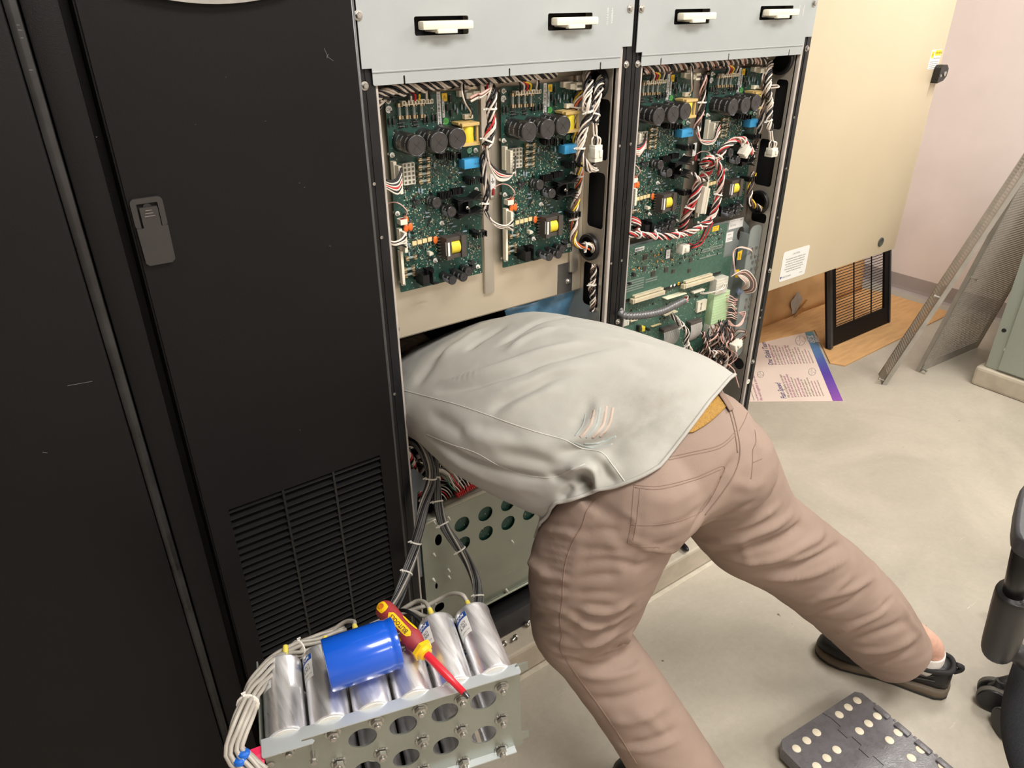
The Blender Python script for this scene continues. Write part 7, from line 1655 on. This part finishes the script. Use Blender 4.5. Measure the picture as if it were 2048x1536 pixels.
# ---- two perforated steel covers leaning on the grey cabinet
def meshpanel(A, wdir, W, udir, L, lab, bolts, rows=150, cols_n=44):
    t = thing('perforated_cover', lab, 'metal panel', tuple(A)); wv, uv = wdir.normalized(), udir.normalized(); uv = (uv - wv * uv.dot(wv)).normalized(); nn = wv.cross(uv).normalized()
    if nn.dot(CAM - A) < 0: nn = -nn
    pm = mat('grey_perforated_steel', (168, 164, 156), .4, .5, .05, 20)
    # perforation as real openings: a woven lattice of thin bars, solid border
    mb = MB(); bw_ = .012
    def Q(a, b, c): return A + wv * a + uv * b + nn * c
    def bar(a0, a1, b0, b1, c0=0, c1=.0012): mb.add([Q(a, b, c) for c in (c0, c1) for a, b in ((a0, b0), (a1, b0), (a1, b1), (a0, b1))], [(0, 1, 2, 3), (7, 6, 5, 4), (0, 4, 5, 1), (1, 5, 6, 2), (2, 6, 7, 3), (3, 7, 4, 0)])
    bar(0, W, 0, .05); bar(0, W, L - .02, L); bar(0, bw_, 0, L); bar(W - bw_, W, 0, L); bar(0, .0015, 0, L, -.018, 0); bar(W - .0015, W, 0, L, -.018, 0); mb.build('border', pm, t)
    mb = MB(); n1 = int(W / .011)
    for i in range(n1): a = W * i / n1; mb.add([Q(a, .045, 0), Q(a + .004, .045, 0), Q(a + .004, L, 0), Q(a, L, 0), Q(a, .045, .001), Q(a + .004, .045, .001), Q(a + .004, L, .001), Q(a, L, .001)], [(3, 2, 1, 0), (4, 5, 6, 7), (0, 1, 5, 4), (1, 2, 6, 5), (2, 3, 7, 6), (3, 0, 4, 7)])
    n2 = int(L / .013)
    for i in range(n2): b = .045 + (L - .045) * i / n2; bar(0, W, b, b + .0045, .0004, .0014)
    o = mb.build('perforated_sheet', pm, t)
    for (a, b) in bolts: p = Q(a, b, .0); mb = MB(); mb.lathe(p, nn, [(0, .004), (.02, .004), (.02, .007), (.026, .007)], 8); mb.build('stud', M_bolt(), t, smooth=1)
    return t
A = aZ(1838, 745); B_ = aZ(1955, 695)
meshpanel(V((A.x, A.y, .002)), V((B_.x - A.x, B_.y - A.y, 0)), (B_ - A).length, V((.01, -.178, .94)), 1.15, 'wider perforated steel cover leaning nearest the grey cabinet', [(.006, .02), (.006, .50)])
A = aZ(1764, 770); u1 = V((.0, -.29, .989)); wv = V((.30, .23, 0)).normalized(); 
# solve lean so its left edge follows the photographed line
r_ = ray(2048, 345); tt = wv.dot(A - CAM) / wv.dot(r_); T_ = CAM + r_ * tt
meshpanel(V((A.x, A.y, .002)), wv, .11, T_ - A, 1.25, 'narrow perforated steel cover leaning at left of the pair, seen edge-on', [(.006, .02), (.006, .45)])
# ---- grey-green cabinet on its pad at the right edge
gc = thing('equipment_cabinet', 'pale grey-green cabinet on a concrete pad at the right edge', 'cabinet', (3.9, .6, .088))
ggm = mat('pale_grey_green_enamel', (164, 172, 162), .45, .1, .02, 5)
xc = aZ(1983, 738, .088).x; yc = aZ(1985, 725, .088).y
MB().bx(xc, X1 - .01, -.4, yc, .089, .93, .004).build('cabinet_body', ggm, gc, smooth=1)
mb = MB(); mb.bx(xc - .012, xc, -.38, yc - .055, .10, .92, .003); dr = mb.build('door', ggm, gc, smooth=1)
for (px, py, m_) in ((2008, 661, M_bplas()), (2012, 700, M_label())):
    p = aX(px, py, xc - .001); mb = MB(); mb.lathe((xc - .0005, p.y, p.z), (-1, 0, 0), [(0, .009), (.004, .008), (.005, .004)], 14); mb.build('screw_cap', m_, gc, smooth=1)
# ================================================================ FOLDING STEP STOOL, lying folded on the floor
zs_ = .045
fs = thing('step_stool', 'folded black plastic step stool with white grip dots', 'step stool', tuple(aZ(1700, 1470)))
c0_ = aZ(1716, 1379, zs_); cl = aZ(1556, 1484, zs_); crr = aZ(1912, 1536, zs_)
w1 = (cl - c0_); Wd = w1.length + .006; w1.normalize(); w2_ = V((-w1.y, w1.x, 0)); 
if w2_.dot(crr - c0_) < 0: w2_ = -w2_
def SP_(a, b, z=zs_): p = c0_ + w1 * a + w2_ * b; return V((p.x, p.y, z))
Ls_ = .42
bpm = mat('glossy_black_plastic', (104, 102, 105), .3, 0, .03, 60, .35, 260, rvar=.1)
jog = .13; 
def flip(out): 
    ar = sum(out[i][0] * out[(i + 1) % len(out)][1] - out[(i + 1) % len(out)][0] * out[i][1] for i in range(len(out))); return out if ar > 0 else out[::-1]
def sheet(out, holes, z0, th, m_, nm, par):
    mb = MB(); mb.plate(flip(out), holes, V((c0_.x, c0_.y, z0)), w1, w2_, th)
    if w1.cross(w2_).z < 0: mb.v = [V((v.x, v.y, 2 * z0 - v.z)) for v in mb.v]
    return mb.build(nm, m_, par)
# tongue-and-slot joint between the two leaves
def notch(a, s): 
    pts = []; b = .02; k = 0
    while b < Ls_ - .03:
        pts += [(a + (.006 if k % 2 else -.006), b), (a + (.006 if k % 2 else -.006), b + .026)]; b += .028; k += 1
    return pts
nn_ = notch(jog, 1)
outA = [(.012, 0), (jog - .001, 0)] + [(a - .001, b) for a, b in nn_] + [(jog - .001, Ls_), (0, Ls_), (0, .012)]
outB = [(jog + .001, 0), (Wd - .018, 0), (Wd, .018), (Wd, Ls_), (jog + .001, Ls_)] + [(a + .001, b) for a, b in nn_[::-1]]
hole_ = rrect(jog - .03, jog + .03, .215, .30, .02)
gap = []
fa = sheet(outA, [], zs_ - .030, .030, bpm, 'right_leaf', fs); fb = sheet(outB, [], zs_ - .030, .030, bpm, 'left_leaf', fs)
mb = MB(); P_ = rrect(jog - .036, jog + .036, .175, .32, .02); mb.plate(flip(P_), [rrect(jog - .016, jog + .016, .205, .30, .014)], V((c0_.x, c0_.y, zs_ + .0005)), w1, w2_, .008)
if w1.cross(w2_).z < 0: mb.v = [V((v.x, v.y, 2 * (zs_ + .0005) - v.z)) for v in mb.v]
mb.build('carry_handle', bpm, fs, smooth=1)
mb = MB(); mb.box(SP_(jog, .25, zs_ + .001), (.025, .05, .001), Matrix.Rotation(math.atan2(w1.y, w1.x), 3, 'Z')); mb.build('handle_hollow', cav, fs)
mb = MB()
for k in range(4): a_, b_ = .0, 0
legm = M_bplas()
for (a, b) in ((.02, .03), (Wd - .03, .03), (.02, .38), (Wd - .03, .38)): mb = MB(); mb.cyl(SP_(a, b, 0), SP_(a, b, zs_ - .02), .014, 12); mb.build('foot', legm, fs, smooth=1)
# hinge blocks along the edge
for i, hq in enumerate(((1769.5, 1422), (1812.5, 1454), (1856, 1488), (1902, 1522), (1946, 1558))):
    hp3 = aZ(hq[0], hq[1], zs_); b = (hp3 - c0_).dot(w2_); mb = MB(); Rz = Matrix.Rotation(math.atan2(w2_.y, w2_.x), 3, 'Z'); mb.box(SP_(.008, b, zs_ + .001), (.036, .016, .008), Rz, .002); mb.box(SP_(.0005, b - .025, zs_ - .004), (.006, .006, .010), Rz, .001); mb.build('hinge_block', bpm, fs, smooth=1)
dotm = mat('ivory_rubber_dot', (232, 222, 198), .6, 0, .02)
# measured dot centres
for (x, y) in ((893, 208), (802, 278), (709, 354), (1100, 369), (1009, 444), (916, 521), (1312, 538), (1224, 615), (1540, 712), (1448, 796), (478, 536), (376, 618), (272, 702), (684, 713), (581, 798), (478, 882), (1770, 885)):
    px, py = 1540 + x / 5.12, 1360 + y / 5.12; p = aZ(px, py, zs_ + .0006); mb = MB(); mb.lathe((p.x, p.y, zs_ - .0005), (0, 0, 1), [(0, .0098), (.0012, .0098), (.0018, .0088)], 22); mb.build('grip_dot', dotm, fs, smooth=1)
# ================================================================ OFFICE CHAIR at the right edge
oc = thing('office_chair', 'black office chair cut off by the right edge, armrest and two casters showing', 'chair', (1.75, .12, 0))
bpl = mat('satin_black_plastic', (30, 30, 31), .4, 0, .1, 40)
hub = V((1.80, .10, .09))
def caster(cx, cy, yaw_):
    t = bpy.data.objects.new('caster', None); COL.objects.link(t); t.parent = oc; t.location = V((cx, cy, 0)) - V(oc.location)
    d = V((math.cos(yaw_), math.sin(yaw_), 0)); r_ = .035
    for s in (-1, 1):
        mb = MB(); mb.lathe(V((cx, cy, r_)) + d * (s * .006), d * s, [(0, r_ * .8), (.001, r_), (.016, r_), (.02, r_ * .93), (.021, r_ * .7)], 28); mb.build('wheel', bpl, t, smooth=1)
        mb = MB(); mb.lathe(V((cx, cy, r_)) + d * (s * .011), d * s, [(0, r_ + .0012), (.012, r_ + .0012)], 28); mb.build('tyre', mat('grey_tyre', (90, 88, 82), .6), t, smooth=1)
    mb = MB(); mb.lathe((cx, cy, .012), (0, 0, 1), [(0, .012), (.03, .020), (.05, .020), (.062, .011), (.075, .010)], 16); mb.build('hood', bpl, t, smooth=1)
k1, k2 = aZ(1984, 1398, .02), aZ(2012, 1462, .02)
caster(k1.x, k1.y, .35); caster(k2.x + .015, k2.y, -.6)
for i in range(5):
    an = math.radians(162 + 72 * i) if i else None
tips = [V((k1.x, k1.y, .075)), V((k2.x + .015, k2.y - .0, .075))]
hub = V((k1.x + .26, k1.y - .16, .10))
angs = [math.atan2(k1.y - hub.y, k1.x - hub.x)]
for i in range(1, 5): angs.append(angs[0] + i * 2 * math.pi / 5)
R5 = (tips[0] - hub).xy.length
for i, an in enumerate(angs):
    tp = tips[0] if i == 0 else V((hub.x + R5 * math.cos(an), hub.y + R5 * math.sin(an), .075))
    mb = MB(); mb.tube([hub, hub.lerp(tp, .5) + V((0, 0, .01)), tp], [.026, .022, .014], 12, smooth=4); mb.build('leg', bpl, oc, smooth=2)
    if i > 0 and i != 4: caster(tp.x, tp.y, an)
mb = MB(); mb.tube([hub.lerp(tips[1], .2), tips[1]], [.02, .014], 12); mb.build('leg', bpl, oc, smooth=2)
mb = MB(); mb.cyl(hub, hub + V((0, 0, .33)), .025, 18); mb.build('gas_column', bpl, oc, smooth=1)
fab = mat('charcoal_fabric', (34, 36, 40), .95, 0, .2, 500, .6, 900)
sc_ = hub + V((.02, -.02, .40)); mb = MB()
mb.box(sc_, (.48, .48, .07), Matrix.Rotation(.5, 3, 'Z'), .035); mb.build('seat', fab, oc, smooth=1)
# fabric apron hanging at the near corner (back cushion edge)
ap = aD(2055, 1440, 1.62); mb = MB(); G = []
for i in range(13):
    f = i / 12; c = aD(2072 - 26 * math.sin(f * math.pi), 1330 + 230 * f, 1.62); G.append([c + (CX * math.cos(a) * .034 + CZF * math.sin(a) * .03) for a in [2 * math.pi * k / 16 for k in range(16)]])
mb.grid(G, True); mb.add(G[0], [tuple(range(15, -1, -1))]); mb.add(G[-1], [tuple(range(16))]); mb.build('cushion_edge', fab, oc, smooth=2)
# armrest: post in sleeve, pad on top
b0, b1, b2 = aD(1996, 1300, 1.50), aD(2032, 1190, 1.38), aD(2056, 1068, 1.27)
a_ = (b1 - b0).normalized()
mb = MB(); mb.tube([b0 - a_ * .012, b0, b0.lerp(b1, .5), b1, b1 + a_ * .004], [.012, .024, .027, .028, .022], 20, smooth=5); mb.build('arm_sleeve', bpl, oc, smooth=2)
mb = MB(); mb.tube([b0.lerp(b1, .6), b2], .0155, 16); mb.build('arm_post', mat('black_tube', (24, 24, 25), .3, .3), oc, smooth=2)
mb = MB(); mb.tube([b0 + V((0, 0, .02)), aD(2060, 1325, 1.52)], .017, 14); mb.build('arm_bracket', bpl, oc, smooth=2)
pd = aD(2072, 1030, 1.20); R_ = Matrix((CX.normalized(), V((0, 0, 1)).cross(CX).normalized(), V((0, 0, 1)))).transposed()
mb = MB(); o1 = aD(2030, 1072, 1.22); z_ = o1.z
pts = [aZ(x, y, z_) for x, y in ((2036, 1073), (2031, 1062), (2030, 1045), (2034, 1010), (2042, 975), (2056, 958), (2110, 950), (2150, 1000), (2130, 1085), (2070, 1092))]
out = [(p.x, p.y) for p in pts]; mb.plate(flip(out), [], (0, 0, z_ - .028), (1, 0, 0), (0, 1, 0), .028)
o = mb.build('arm_pad', mat('soft_black_pad', (58, 58, 62), .5, 0, .1, 30, .3, 300), oc, smooth=1)
md = o.modifiers.new('b', 'BEVEL'); md.width = .006; md.segments = 3
